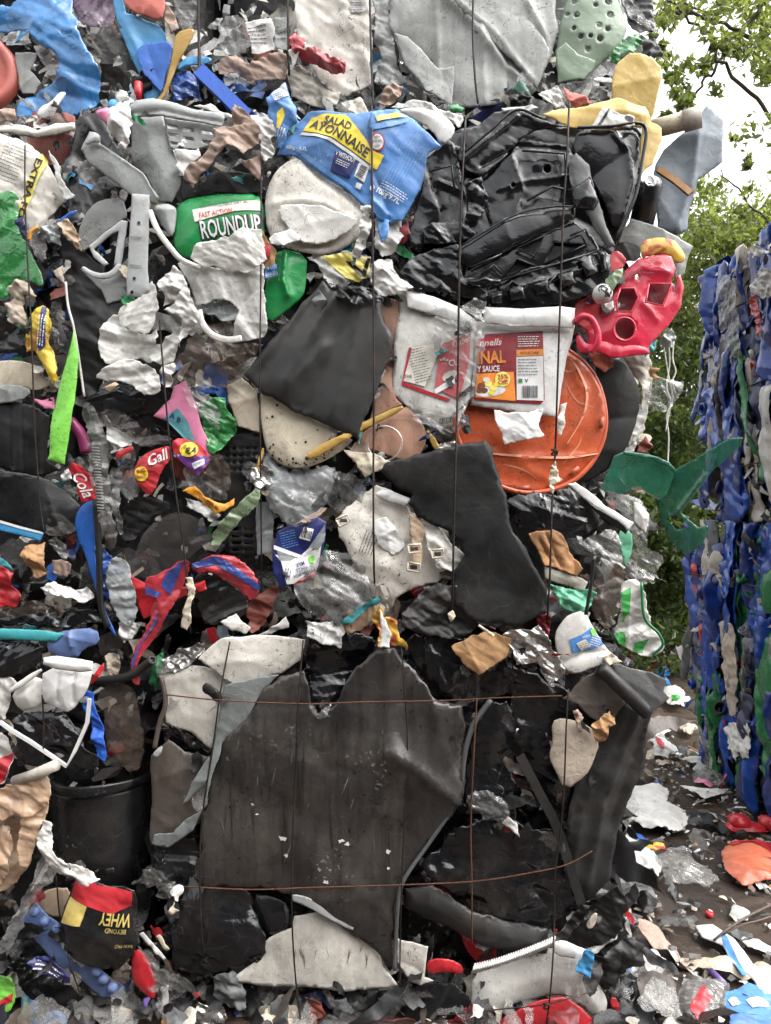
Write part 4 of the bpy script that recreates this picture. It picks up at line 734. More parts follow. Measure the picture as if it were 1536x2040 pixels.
q = S('bucket', 'white scuffed round bucket base below the mayonnaise bucket', 'bucket', '527,396 538,358 563,326 600,312 640,350 690,380 726,415 742,440 718,470 684,496 650,511 610,506 560,491 531,462', 'white_dirty', 7.5, 's', bulge=1.6, br=1.2, th=4, creases=[('536,372 575,330 600,322 650,368 690,394 728,428', -.8, .5), ('545,408 600,402 650,410 700,440', 1.0, .7), ('548,470 600,492 650,494 700,462 722,440', -.7, .5), ('560,450 640,470 690,440', -.5, .7)]); S('torn_skin', None, None, '536,476 548,466 580,452 614,450 622,458 596,480 566,492 540,488', 'white_clean', 10, 'p', parent=q, curl=.8); S('torn_skin', None, None, '548,412 590,406 640,412 690,428 720,440 680,474 640,488 596,484 570,452', 'white', 9.6, 's', parent=q, curl=.5, jag=1.2); Dc(q, 'dirt_patch', '560,424 580,420 588,440 574,446', 'brown_pot', 2, jag=1)
S('paper_label', 'torn red and white label hanging by the wire', 'label', '719,412 737,411 745,420 738,468 718,513 702,513 710,481 717,444', 'printed', 12, 'c'); S('film_scrap', 'blue and white torn plastic behind the hanging label', 'film', '742,430 800,438 806,470 788,505 762,515 745,490', 'printed', 7, 'c'); S('scrap_sheet', 'blue flake beside the hanging label', 'scrap', '752,438 776,440 772,470 762,484 754,462', 'lbl_ltblue', 8.8, 'p')
S('scrap_sheet', 'dark red scrap at the edge of the black crate', 'scrap', '790,462 812,440 818,470 806,486 788,484', 'dkred', 6.5, 'p'); S('scrap_sheet', 'blue strip under the white bucket base', 'scrap', '660,505 704,482 702,500 672,508', 'blue', 6, 's')
q = S('printed_bag', 'white and yellow crumpled bag with a black printed tick', 'bag', '610,512 640,510 703,503 738,512 741,552 703,563 676,578 646,558', 'printed', 7, 'c', bulge=1.5); Dc(q, 'yellow_print', '642,515 690,508 736,515 736,545 716,562 690,556', 'lbl_ltyellow'); Dc(q, 'black_tick', '688,522 700,524 722,542 732,516 738,518 728,552 718,552', 'ink_black', 5)
S('film_bag', 'white crumpled bag between the wire and black crate', 'bag', '739,529 760,514 781,516 793,549 840,577 788,592 747,588', 'milky', 9, 'c', bulge=1.5)
q = S('pleated_sheet', 'charcoal pleated plastic sheet with torn top', 'sheet', '485,745 520,700 600,603 643,558 655,575 690,585 740,586 762,592 764,640 783,668 772,720 747,790 722,840 713,876 640,842 560,802 525,787', 'charcoal', 10.5, 'r', fold=0, na=.3, ra=.25, bulge=.4, jag=.6, creases=[('668,590 600,700 570,760', 1.6, 1.6), ('640,580 560,690 520,745', -1.0, 1.4), ('650,690 600,745 570,780', 1.2, 1.4), ('720,620 690,740 660,830', 1.1, 2.0), ('700,620 640,750 610,815', -.9, 1.5)])
S('torn_edge', None, None, '655,568 680,575 700,570 752,578 764,604 740,600 712,612 690,596 668,590', 'black', 12, 'c', parent=q); S('torn_edge', None, None, '620,598 634,576 642,584 652,598 636,600 628,612', 'dgrey', 13, 'r', parent=q); S('torn_edge', None, None, '668,568 676,562 680,572 720,574 712,586 684,588', 'blackm', 13, 'c', parent=q)
S('card_strip', 'upper brown card strip beside the pleated sheet', 'card', '748,590 794,598 797,700 788,792 802,806 736,836 748,790 782,692 766,642', 'brown_pot', 7.5, 'r')
# black mangled crate
e = empty('crate', at(1040, 610, 2), 'big glossy black crushed plastic crate', 'crate')
K = dict(parent=e, fold=2, fa=.7, na=.25)
S('back_panel', None, None, '790,520 832,440 848,350 880,290 905,262 940,250 1020,235 1130,250 1200,258 1276,252 1276,330 1262,400 1236,480 1214,552 1180,590 1110,604 1050,614 975,606 940,592 880,576 800,552', 'crate_black', 4.5, 'm', ra=1.2, rs=6, **K)
S('wall_panel', None, None, '1150,256 1215,258 1278,254 1276,330 1264,402 1228,472 1198,384 1163,338 1140,300', 'crate_black', 7.5, 's', bulge=2, br=3, creases=[('1216,262 1250,300 1258,360 1240,430', 1.0, .6)], **K); TUBE('rim', None, None, '1150,255,9 1215,252,9.5 1283,250,9 1279,322,9 1264,396,9.5 1226,476,9', 3.5, 'crate_black', 9, sides=8, parent=e)
S('wall_panel', None, None, '1033,279 1129,288 1145,310 1150,408 1080,436 1013,460 980,470 958,358 1018,308', 'crate_black', 8.2, 'r', ra=.8, rs=7, holes=[ell(1090, 337, 8, n=10), ell(1021, 372, 5, n=8)], creases=[('1034,290 1128,298', -1, .5), ('1018,312 1040,380 1020,450', .8, .5), ('990,380 1060,360 1140,350', .5, .6)], **K)
S('wall_panel', None, None, '845,319 893,276 922,293 962,358 982,466 917,472 826,492 811,468 840,382', 'crate_black', 7.8, 'r', ra=.8, rs=8, creases=[('900,290 925,400 915,470', 1.2, .5), ('850,330 880,420 860,480', -1.0, .6), ('870,360 960,400', .8, .5)], **K); S('top_flap', None, None, '912,312 930,262 985,222 1028,216 1129,250 1066,258 1013,302 960,352 930,340', 'crate_black', 9.6, 'r', ra=.8, creases=[('924,318 1030,232', 1.2, .5), ('960,330 1100,252', -1, .6)], **K); TUBE('rib', None, None, '922,306,11 975,262,11.5 1028,219,11 1080,236,11', 3, 'crate_black', 11, sides=6, parent=e)
S('long_bar', None, None, '915,490 1028,427 1100,410 1150,410 1145,437 1066,470 932,533 910,509', 'crate_black', 10.6, 'r', bulge=.8, br=.5, ra=.15, th=6, **K); TUBE('rib', None, None, '917,490,11.6 1028,428,11.6 1100,412,11.6 1150,412,11.6', 2, 'crate_black', 11.6, sides=5, parent=e)
S('lattice_panel', None, None, '930,532 1066,470 1145,438 1180,468 1198,499 1086,533 980,567 920,557', 'crate_black', 9.2, 'r', ra=.2, holes=[P('1034,493 1084,470 1064,508'), P('1106,484 1160,488 1088,522'), P('1010,546 1030,518 1062,530')], **K); S('lattice_back', None, None, '930,530 1145,442 1196,499 980,565', 'blackm', 7.6, 'r', ra=.1, **K)
for p_ in ('1030,495 1086,469 1064,511 1030,495', '1102,483 1164,488 1086,525', '1006,549 1029,515 1066,530', '980,564 1086,533 1198,498', '932,560 980,568', '940,532 1000,506', '958,548 984,528 1000,546', '1136,470 1166,456 1176,478', '1000,585 1020,560 1044,578 1064,552 1090,570 1110,545', '860,340 900,330 905,380', '1040,300 1125,306 1130,380', '1050,400 1100,372 1138,380'): TUBE('rib', None, None, p_, 2.6, 'crate_black', 10.6, sides=5, parent=e, curve=False)
S('lower_ridge', None, None, '980,562 1086,531 1198,496 1218,507 1213,567 1172,588 1066,612 975,615 962,581', 'crate_black', 9.6, 'm', ra=.9, rs=8, creases=[('975,590 1086,560 1205,525', 1.0, .5)], **K)
for x, y, w2, h2, a_ in ((1172, 530, 15, 20, 22), (1130, 556, 17, 15, 18), (1080, 572, 16, 13, 15), (1030, 586, 16, 12, 10), (1200, 520, 8, 22, 10), (990, 592, 12, 12, 5)):
    ca, sa = math.cos(math.radians(a_)), math.sin(math.radians(a_)); S('rib_block', None, None, [(x+u*ca+v*sa, y-u*sa+v*ca) for u, v in ((-w2, -h2), (w2, -h2), (w2*.9, h2), (-w2*.9, h2))], 'crate_black', 11, 'r', bulge=1.4, br=.7, ra=.2, **K)
S('crumpled_foot', None, None, '795,542 826,512 912,488 924,555 972,555 970,605 912,586 826,581', 'crate_black', 9.4, 'm', ra=1.3, rs=10, **K); S('crumpled_foot', None, None, '930,556 966,552 1000,556 998,566 940,570', 'crate_black', 11, 'r', bulge=1, br=.5, **K); S('strut', None, None, '1148,305 1174,329 1184,384 1227,488 1211,494 1158,413 1143,379 1132,324', 'dgrey', 11.4, 'r', bulge=.8, br=.5, ra=.3, **K); S('strut_block', None, None, '1140,374 1176,352 1192,402 1182,420 1146,418', 'crate_black', 12.2, 'r', bulge=.9, br=.5, ra=.3, **K)
S('crumple', None, None, '924,368 960,352 972,392 950,440 926,440 934,400', 'crate_black', 10.4, 'm', ra=1.4, **K); S('crumple', None, None, '836,456 880,440 930,446 950,470 890,486 846,484', 'crate_black', 9.8, 'm', ra=1.2, **K)
# yellow sheet
e = empty('plastic_sheet', at(1230, 340, 2), 'pale yellow bent plastic sheet on top of the black crate', 'sheet')
S('upright_flap', None, None, '1223,140 1232,126 1251,111 1297,120 1314,136 1317,160 1307,216 1300,238 1286,215 1220,197', 'yellow', 4, 'r', parent=e, th=5, fold=2, fa=.6, tilt=(0, .15)); q = S('lower_sheet', None, None, '1080,227 1115,216 1167,213 1230,195 1286,213 1297,244 1318,255 1319,279 1300,328 1276,350 1270,314 1280,265 1278,254 1195,257 1136,253', 'yellow', 7, 'r', parent=e, bulge=.6, fold=4, fa=1.2)
q = S('label', None, None, '1178,252 1202,212 1265,234 1262,241 1265,250 1209,257', 'paper', 9.5, 'p', parent=e, fold=1); Dc(q, 'black_line', '1190,250 1212,216 1216,218 1196,252', 'ink_black', 2); Dc(q, 'grey_block', '1246,230 1262,236 1260,243 1244,237', 'ink_grey', 2)
e = empty('pipe', at(1355, 250, 0), 'cream plastic pipe with collar poking out beside the yellow sheet', 'pipe'); TUBE('pipe_body', None, None, '1296,258,-4 1330,250,0 1366,240,3', 18, 'cream', 0, sides=18, parent=e, curve=False); TUBE('collar', None, None, '1362,242,3 1398,232,5', 21, 'offwhite', 3, sides=18, parent=e, curve=False)
S('plastic_sheet', 'dark blue-grey sheet standing up against the sky', 'sheet', '1304,331 1321,300 1377,258 1408,210 1441,241 1437,325 1415,342 1384,366 1370,420 1365,462 1340,472 1308,455 1298,400', 'bluegrey', -3, 'r', fold=4, fa=1.4, creases=[('1385,260 1375,360 1345,460', 1.5, 1.5)])
e = empty('drink_can', at(1297, 400, 4), 'silver-topped black drink can beside the yellow sheet', 'can'); c = at(1297, 361, 6)
LATHE('can_body', None, None, [(.027, .0), (.033, -.008), (.033, -.11), (.026, -.118), (0, -.118)], c, (.05, -.55, .85), 'black', 28, parent=e, warp=.05); LATHE('can_top', None, None, [(0, -.002), (.022, -.002), (.024, -.004), (.026, .003), (.028, .003), (.0285, -.002), (.034, -.012)], c, (.05, -.8, .6), 'metal', 28, parent=e, warp=.02)
TUBE('pull_tab', None, None, '1290,352,9 1284,360,9.3 1290,369,9.3 1300,368,9.3 1303,360,9.3 1298,352,9 1290,352,9', 2, 'metal', 9, sides=6, parent=e); TUBE('pull_tab', None, None, '1301,361,9.4 1306,356,9.4 1304,368,9.4 1298,371,9.4', 1.6, 'metal', 9, sides=6, parent=e)
TUBE('wood_strip', 'brown wooden strip sticking out behind the can', 'strip', '1312,338,1 1345,360,3 1376,386,5', 9, 'wood', 3, sides=4, curve=False, rot=math.pi/4, flat=(1, .5), hard=True)
S('plastic_shard', 'grey pointed plastic shard above the red toy shell', 'shard', '1227,477 1258,435 1318,456 1381,491 1364,545 1345,556 1345,508 1279,500', 'grey', 4, 'r'); S('bin', 'dark round tub side below the black crate curl', 'tub', '1212,492 1250,478 1276,486 1275,520 1240,520 1218,506', 'blackm', 3.5, 's')
S('candy_wrapper', 'yellow and red patched wrapper on the red toy shell', 'wrapper', '1276,484 1297,472 1339,474 1356,494 1367,513 1360,524 1345,524 1335,506 1290,509 1279,517', 'patched', 12, 's', bulge=1.2, br=1)
# red toy shell
e = empty('toy_shell', at(1250, 710, 4), 'bright red moulded toy shell with polygon holes', 'toy')
S('shell', None, None, '1244,540 1272,515 1314,505 1338,508 1347,533 1339,562 1344,584 1350,550 1356,545 1364,570 1358,612 1332,650 1312,670 1292,690 1295,706 1262,706 1222,714 1195,692 1175,700 1170,660 1202,622 1212,600 1228,570', 'red_toy', 8, 's', bulge=3.2, br=5, sm=0, parent=e, fold=4, fa=1.0, th=3, creases=[('1230,560 1280,535 1335,545', .8, .8), ('1275,600 1310,640', .7, .7)], holes=[P('1236,575 1263,574 1271,594 1259,621 1230,621 1228,596'), P('1293,565 1337,565 1321,609 1286,602'), ell(1244, 656, 21, 22), ell(1269, 552, 4, 6, n=9)])
for p_ in ('1236,575 1263,574 1271,594 1259,621 1230,621 1228,596 1236,575', '1293,565 1337,565 1321,609 1286,602 1293,565'): TUBE('hole_lip', None, None, p_, 2.2, 'red_toy', 10.4, sides=6, curve=False, parent=e)
TUBE('hole_lip', None, None, ' '.join(f'{x:.0f},{y:.0f}' for x, y in ell(1244, 656, 22, 23, n=13, a1=390)), 2.6, 'red_toy', 10.6, sides=6, parent=e); S('inner_wall', None, None, '1225,560 1345,550 1345,620 1270,690 1222,680', 'dkred', 4.5, 's', parent=e); S('side_box', None, None, '1145,606 1200,572 1212,600 1210,660 1170,662 1146,640', 'red', 7, 's', parent=e, sm=0); S('upper_fin', None, None, '1216,501 1237,499 1252,522 1224,548 1202,552', 'red', 5.5, 's', parent=e)
TUBE('loop_handle', None, None, '1146,642,11 1160,630,12 1178,636,12 1190,660,12 1190,684,12 1176,702,11', 7, 'red_toy', 12, sides=10, parent=e); S('lower_lip', None, None, '1150,660 1172,690 1200,676 1232,690 1262,686 1292,692 1294,706 1262,708 1222,716 1192,700 1160,706 1148,690', 'red_toy', 10, 's', parent=e, bulge=.8, br=1)
S('scrap_sheet', 'yellow-green scrap between red fin and patterned ball', 'scrap', '1206,556 1224,540 1242,535 1236,556 1222,578 1208,572', 'pale_green', 10, 'p')
e = empty('ball', at(1200, 603, 10), 'small white ball with black squiggle pattern', 'ball'); c = at(1200, 586, 12); R_ = .026
LATHE('ball_body', None, None, [(R_*math.sin(t), R_*math.cos(t)) for t in np.linspace(0.001, math.pi, 15)], c, (0, -1, .2), 'white_clean', 24, parent=e)
rb = random.Random(3)
for k in range(9):
    a, b = rb.uniform(-1.0, 1.0), rb.uniform(-1.0, 1.0); pts = []
    for t in range(7):
        a += rb.choice((-.28, .0, .28)); b += rb.choice((-.24, .24)); v = Vector((math.sin(a), -1.1, math.sin(b))).normalized()*(R_+.0004); pts.append(np.array(c)+np.array(v))
    v, f = tube_geo(catmull(pts, 4), .0016, 6); mesh_obj('squiggle', v, f, 'ink_black', e)
S('scrap_sheet', 'white paper tip below the patterned ball', 'scrap', '1202,606 1222,598 1224,612 1214,620', 'white', 11, 'p')
# tubs
e = empty('tub', at(1040, 830, 4), 'white curry sauce tub with red and orange label', 'tub')
q = S('tub_wall', None, None, '950,640 1145,648 1132,700 1117,780 1110,832 1050,827 938,807 944,720', 'white_clean', 8, 's', parent=e, bulge=1.5, br=2, sm=0, fold=1, na=.3)
S('rim', None, None, '965,611 1040,616 1120,610 1146,614 1143,655 1060,652 962,645', 'white_clean', 10.5, 's', parent=e, bulge=1.6, br=1.2, sm=0); S('torn_flap', None, None, '985,816 1040,822 1082,814 1072,845 1084,868 1050,876 1005,886 990,846', 'white_clean', 10, 'p', parent=e)
lb = Dc(q, 'label', '966,667 1080,661 1083,797 1076,806 944,797 950,720', 'lbl_maroon', 3)
Dc(q, 'logo_panel', '950,676 1000,674 998,692 948,694', 'lbl_red', 4.5); T(q, 'nnells', 976, 684, 13, 3, 'ink_white', 44, 6, .01, .3); T(q, 'INAL', 978, 713, 25, 2, 'lbl_orange', 56, 5, .03); T(q, 'Y SAUCE', 972, 736, 12, 1, 'ink_white', 44, 5, .02)
Dc(q, 'orange_area', '948,746 1022,742 1026,800 946,792', 'lbl_orange', 4); Dc(q, 'plate', ell(976, 780, 30, 11, rot=-6), 'ink_white', 5); 
for x, y, r, m in ((958, 770, 8, 'lbl_brown'), (964, 779, 7, 'lbl_brown'), (972, 766, 8, 'lbl_ltyellow'), (982, 774, 8, 'lbl_ltyellow'), (988, 767, 6, 'lbl_yellow'), (968, 758, 7, 'lbl_paper'), (954, 780, 6, 'lbl_brown'), (978, 784, 6, 'lbl_yellow')): Dc(q, 'food_print', ell(x, y, r, r*.75, n=10), m, 6+.1*x % 1)
Dc(q, 'price_disc', ell(1000, 757, 15, n=20), 'lbl_ltyellow', 6.5); T(q, '25%', 1000, 752, 9, 3, 'lbl_red', 21, 8, .02); T(q, 'Off!', 1000, 763, 9, 3, 'lbl_red', 19, 8, .02)
Dc(q, 'orange_header', '1027,699 1080,697 1080,710 1027,712', 'lbl_orange', 4.5); T(q, 'MADE IN 2 MINS', 1053, 705, 5, 1, 'ink_black', 38, 6); LINES(q, 1052, 682, 44, 5, 4.6, 1, 'ink_white', 1.4, 5); Dc(q, 'text_panel', '1027,713 1080,711 1081,800 1028,798', 'ink_white', 4); LINES(q, 1052, 733, 44, 6, 6, 1, 'ink_grey', 1.4, 6); Dc(q, 'green_mark', '1031,756 1039,756 1039,764 1031,764', 'lbl_green', 5.5); T(q, '✓' if False else 'v', 1047, 760, 7, 0, 'ink_black', 7, 5.5); BARS(q, 1054, 782, 32, 24, 0, 'ink_black', 6)
e = empty('tub', at(860, 850, 4), 'white tub with faded pink-red label, tilted beside the curry tub', 'tub')
q = S('tub_wall', None, None, '788,578 830,580 915,617 950,640 946,720 934,800 910,852 872,857 803,803 779,782 785,690 795,620', 'white', 7.5, 's', parent=e, bulge=1.5, br=2, sm=0, fold=2)
S('rim', None, None, '806,578 840,582 915,612 950,640 948,662 900,640 812,612', 'white_clean', 9.5, 's', parent=e, bulge=1.2, br=1, sm=0)
Dc(q, 'red_frame', '814,694 800,768 893,802 896,796 806,763 820,694', 'lbl_red', 3); Dc(q, 'text_panel', '822,694 882,684 846,771 803,760', 'lbl_paper', 4); LINES(q, 838, 728, 38, 13, 5.4, 14, 'ink_grey', 1.4, 5.5, rag=.6); Dc(q, 'red_area', '876,688 938,664 934,720 914,797 866,775', 'lbl_pink', 4); T(q, 'Kitchen', 918, 682, 12, 22, 'lbl_paper', 40, 6, 0, .3); T(q, 'CU', 903, 724, 13, 10, 'ink_white', 20, 6, .02); Dc(q, 'food_print', ell(895, 750, 16, 9, rot=-30), 'lbl_paper', 5.5); T(q, '1.7kg', 809, 752, 8, 10, 'ink_black', 22, 6); T(q, '*', 884, 722, 18, 0, 'lbl_paper', 18, 6, .03); Dc(q, 'white_tape', '864,778 904,752 906,766 868,786', 'ink_white', 6); BARS(q, 888, 838, 26, 12, 8, 'ink_black', 3); LINES(q, 860, 628, 40, 2, 6, 0, 'ink_grey', 1.6, 3)
S('film_scrap', 'clear crinkled film over the pink label', 'film', '850,650 900,625 935,640 960,660 962,720 950,775 935,800 925,760 890,700 860,690', 'clear_lo', 11, 'c', ra=.9); S('film_scrap', 'clear crumpled film tuft between the two white tubs', 'film', '918,612 945,592 970,600 968,650 940,660 925,640', 'clear', 13, 'c')
S('film_scrap', 'dirty clear film under the faded tub', 'film', '800,800 860,820 905,800 935,800 925,850 905,862 880,866 840,846', 'clear', 9, 'c')
# orange lid and neighbours
c = at(1055, 830, 5.0); e = empty('drum_cover', c, 'large orange round drum lid behind the curry tub', 'lid'); k = SC*.975
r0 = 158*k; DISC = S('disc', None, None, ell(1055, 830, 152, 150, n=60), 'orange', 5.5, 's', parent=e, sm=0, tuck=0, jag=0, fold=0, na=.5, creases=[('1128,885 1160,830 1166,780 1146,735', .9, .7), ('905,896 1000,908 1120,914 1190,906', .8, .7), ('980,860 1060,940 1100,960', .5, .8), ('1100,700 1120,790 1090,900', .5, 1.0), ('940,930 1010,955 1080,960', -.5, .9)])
qd = Sheet(); qd.o = e; qd.fr = Front(.055); qd.h = .006; qd.rng = random.Random(4)
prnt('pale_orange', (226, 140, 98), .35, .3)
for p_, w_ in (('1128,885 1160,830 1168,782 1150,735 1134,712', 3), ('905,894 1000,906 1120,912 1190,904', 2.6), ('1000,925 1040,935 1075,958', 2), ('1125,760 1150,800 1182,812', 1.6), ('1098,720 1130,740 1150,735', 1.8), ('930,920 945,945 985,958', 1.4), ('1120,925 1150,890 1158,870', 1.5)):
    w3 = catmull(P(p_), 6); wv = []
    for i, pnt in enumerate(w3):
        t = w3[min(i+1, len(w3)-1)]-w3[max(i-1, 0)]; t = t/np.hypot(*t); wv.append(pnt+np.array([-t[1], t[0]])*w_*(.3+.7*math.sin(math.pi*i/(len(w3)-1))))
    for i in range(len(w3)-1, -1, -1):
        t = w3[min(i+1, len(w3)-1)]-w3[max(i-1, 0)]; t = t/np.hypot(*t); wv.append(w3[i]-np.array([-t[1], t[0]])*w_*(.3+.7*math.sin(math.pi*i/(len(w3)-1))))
    if 'DISC' in globals(): Dc(DISC, 'pale_arc', np.array(wv), 'pale_orange', 1.2)  # thin pale orange arcs laid over the disc
LATHE('outer_rim', None, None, [(r0*.93, .006), (r0*.945, .018), (r0*.985, .018), (r0, .008), (r0*1.0, -.02)], c, (.06, -1, .04), 'orange', 64, parent=e, warp=.02, seed=5)
for x, y, a in ((1198, 842, 80), (1144, 938, 40), (1043, 972, 5)):
    TUBE('notch', None, None, f'{x-11*math.cos(math.radians(a))},{y+11*math.sin(math.radians(a))},6.7 {x+11*math.cos(math.radians(a))},{y-11*math.sin(math.radians(a))},6.7', 5, 'terracotta', 6.7, sides=4, curve=False, parent=e, rot=math.pi/4)
S('round_tub', 'black round tub bottom behind the orange lid', 'panel', '1180,735 1210,716 1244,716 1270,760 1278,800 1263,860 1237,910 1203,942 1150,968 1120,960 1200,880', 'blackm', 4, 's', bulge=2); S('scrap_sheet', 'grey and orange scrap between red toy and orange lid', 'scrap', '1172,702 1214,704 1222,730 1206,742 1184,726', 'terracotta', 7, 'p')
S('plastic_board', 'white upright broken panel below the red toy', 'panel', '1240,712 1292,705 1297,760 1290,830 1262,880 1236,908 1256,862 1276,800 1268,756', 'offwhite', 1.5, 'm'); S('film_scrap', 'white streaky film hanging behind the black tub bottom', 'film', '1290,760 1296,800 1280,860 1262,906 1238,908 1262,840 1280,800', 'milky', 3, 'f'); S('wood_chip', 'splintered pale wood pieces beside the hanging strings', 'wood', '1292,732 1314,734 1300,746 1316,752 1296,762 1288,745', 'wood', 2, 'p')
S('bottle', 'clear crushed plastic cup hanging at the bale edge', 'cup', '1293,763 1314,752 1363,758 1361,780 1328,817 1300,821 1290,790', 'clear', 3, 'c', bulge=2, br=1.5)
for i, (lab, pp) in enumerate((('frayed white strings hanging from the red toy', '1330,672 1334,720 1328,770 1336,800 1328,830 1332,870 1330,925'), ('shorter frayed white thread beside the hanging strings', '1342,680 1340,715 1346,740 1340,760 1345,785'), ('thin looping white thread crossing the hanging strings', '1322,690 1330,740 1340,790 1334,815 1326,860'))):
    TUBE('string', lab, 'string', pp, 1.6, 'white', 1, sides=5)
S('film_scrap', 'frayed pale cloth at the red toy corner', 'cloth', '1312,672 1336,652 1346,676 1338,694 1316,690', 'frost', 3, 'c'); S('scrap_sheet', 'teal plastic tip under the red toy', 'scrap', '1290,690 1310,676 1302,700 1284,712', 'teal', 5, 'p'); S('card_scrap', 'brown triangular card chip above the dark green sheet', 'card', '1268,900 1286,868 1300,890 1284,902', 'rustred', 2, 'p')
q = S('speckled_cover', 'cream round lid covered in black specks', 'lid', '517,775 530,780 640,842 706,872 690,892 650,918 600,936 560,928 532,902 521,850', 'cream', 7.5, 's', bulge=1.2, br=1.5); rb = random.Random(8)
for i in range(70):
    t = rb.random(); x, y = (rb.uniform(530, 690), rb.uniform(800, 925)) if i < 14 else (lambda a: (596+82*math.cos(a)+rb.gauss(0, 6), 845+78*math.sin(a)+rb.gauss(0, 5)))(rb.uniform(.5, 2.6))
    if inside(np.array([[x, y]]), P('524,790 640,848 694,878 650,914 600,932 560,924 534,898'))[0]: Dc(q, 'dirt_speck', ell(x, y, rb.uniform(1, 3), n=6), 'ink_black', 2.2)
S('strip', 'yellow rim strip across the cream lid', 'strip', '604,908 640,884 700,858 720,842 800,805 806,816 722,858 690,876 622,918', 'ochre', 10, 's', bulge=.6, br=.6); S('strip', 'short yellow strip left of the cream lid', 'strip', '500,960 512,925 522,890 527,895 518,930 508,962', 'ochre', 8.5, 's'); S('strip', 'small yellow strip below the faded tub', 'strip', '845,856 858,860 884,902 872,908', 'ochre', 9, 's')
q = S('plastic_pot', 'pinkish brown plastic panel below the pleated sheet', 'panel', '700,877 744,847 808,806 828,820 851,861 847,892 822,924 791,914 750,900', 'brown_pot', 7, 's', bulge=1.2)
LATHE('ring', 'clear round ring on the pinkish brown panel', 'ring', [(.043, 0), (.046, .003), (.049, 0)], at(766, 884, 9.6), (0, -1, 0), 'clear', 36)
S('foil_wad', 'small grey crumpled foil wad above the black torn sheet', 'foil', '872,892 884,880 908,876 912,896 890,908 874,906', 'foil', 11, 'c', bulge=.8, br=.8)
S('card_scrap', 'cream folded card triangle by the wire', 'card', '684,895 734,902 790,920 762,936 727,952', 'cream', 9.5, 'p', fold=2); S('film_bag', 'bluish clear plastic bag hanging under the cream lid', 'bag', '527,895 560,925 600,938 669,925 664,969 650,1000 635,1032 585,1052 540,1019 524,976', 'frost', 6, 'f', bulge=2.5, ra=1.6); S('film_bag', 'sparkling clear crumpled film over the bluish bag', 'film', '530,960 600,950 650,936 668,930 660,970 620,1010 630,1035 585,1050 545,1020', 'clear_lo', 9.5, 'c', ra=2)
S('film_scrap', 'clear loose film behind the wire above the white pack', 'film', '662,935 720,950 735,990 690,1030 655,1010 640,985', 'clear', 8, 'f'); S('foil_wad', 'bright silvery film knot at the wire of the cream lid', 'foil', '500,932 520,925 542,935 540,968 510,978 496,960', 'foil', 9, 'c')
# milk bottle
q = S('milk_bottle', 'crushed milk bottle with blue and white label', 'bottle', '542,1091 552,1058 574,1047 635,1030 650,1040 647,1081 636,1126 625,1150 585,1166 558,1168 544,1142', 'lbl_navy', 9.5, 's', bulge=2.2, br=2.5, sm=0, fold=3, fa=.8, ra=.4, rs=9)
Dc(q, 'white_area', '548,1105 592,1112 640,1088 634,1126 624,1148 590,1162 572,1164 560,1118', 'ink_white', 3); Dc(q, 'white_line', '545,1086 600,1106 648,1062 646,1072 602,1114 545,1094', 'ink_white', 4); Dc(q, 'clear_panel', '616,1090 648,1044 646,1078 634,1096', 'frost', 4.5); Dc(q, 'clear_panel', '552,1096 590,1110 580,1116 556,1116', 'frost', 4.5); Dc(q, 'red_corner', '584,1164 628,1132 628,1146 600,1160', 'lbl_red', 5)
Dc(q, 'barcode_panel', '606,1050 626,1054 618,1078 596,1072', 'ink_white', 5); BARS(q, 611, 1064, 20, 16, -14, 'ink_black', 7); T(q, 'FRESH IRISH', 604, 1142, 7, 200, 'lbl_navy', 38, 5.5, .01); T(q, 'WHOLE', 602, 1133, 8, 200, 'lbl_navy', 24, 5.5, .01); T(q, 'MILK', 598, 1124, 8, 200, 'lbl_navy', 18, 5.5, .01); T(q, 'SuperValu', 612, 1148, 7, 210, 'ink_white', 30, 7, .01); T(q, '2 Litre', 612, 1103, 7, 210, 'ink_white', 24, 6, .01); Dc(q, 'green_mark', '614,1110 626,1106 626,1122 618,1122', 'lime', 6); LINES(q, 576, 1074, 34, 7, 5, 15, 'lbl_ltblue', 1.3, 5); LINES(q, 566, 1142, 24, 6, 5, 80, 'lbl_navy', 1.4, 5)
# white strapped pack
e = empty('strapped_pack', at(800, 1200, 4), 'dirty white padded pack with buckled straps', 'pack')
q = S('pack_body', None, None, '669,1037 690,1010 717,990 750,966 805,990 822,996 811,1003 818,1020 876,1050 927,1105 903,1140 872,1161 832,1168 790,1190 763,1232 742,1180 700,1112 676,1070', 'white_dirty', 7.5, 'm', parent=e, bulge=1.2, fold=4, fa=1.0, ra=1.0, rs=7); S('top_roll', None, None, '745,985 765,972 800,986 822,995 812,1010 790,1004 760,996', 'white_clean', 11, 's', parent=e, bulge=1.5, br=1); S('flap', None, None, '742,1040 770,1030 800,1070 806,1090 784,1106 752,1084', 'white_clean', 10, 'p', parent=e); S('side_panel', None, None, '840,1040 876,1052 928,1106 903,1140 868,1130 850,1090', 'white', 10.2, 'm', parent=e)
S('strap', None, None, '817,1022 838,1030 841,1085 838,1126 822,1120 820,1080', 'beige', 11.8, 'p', parent=e, fold=1); S('dark_patch', None, None, '875,1140 904,1130 910,1150 884,1164', 'brown_sheet', 10, 'p', parent=e)
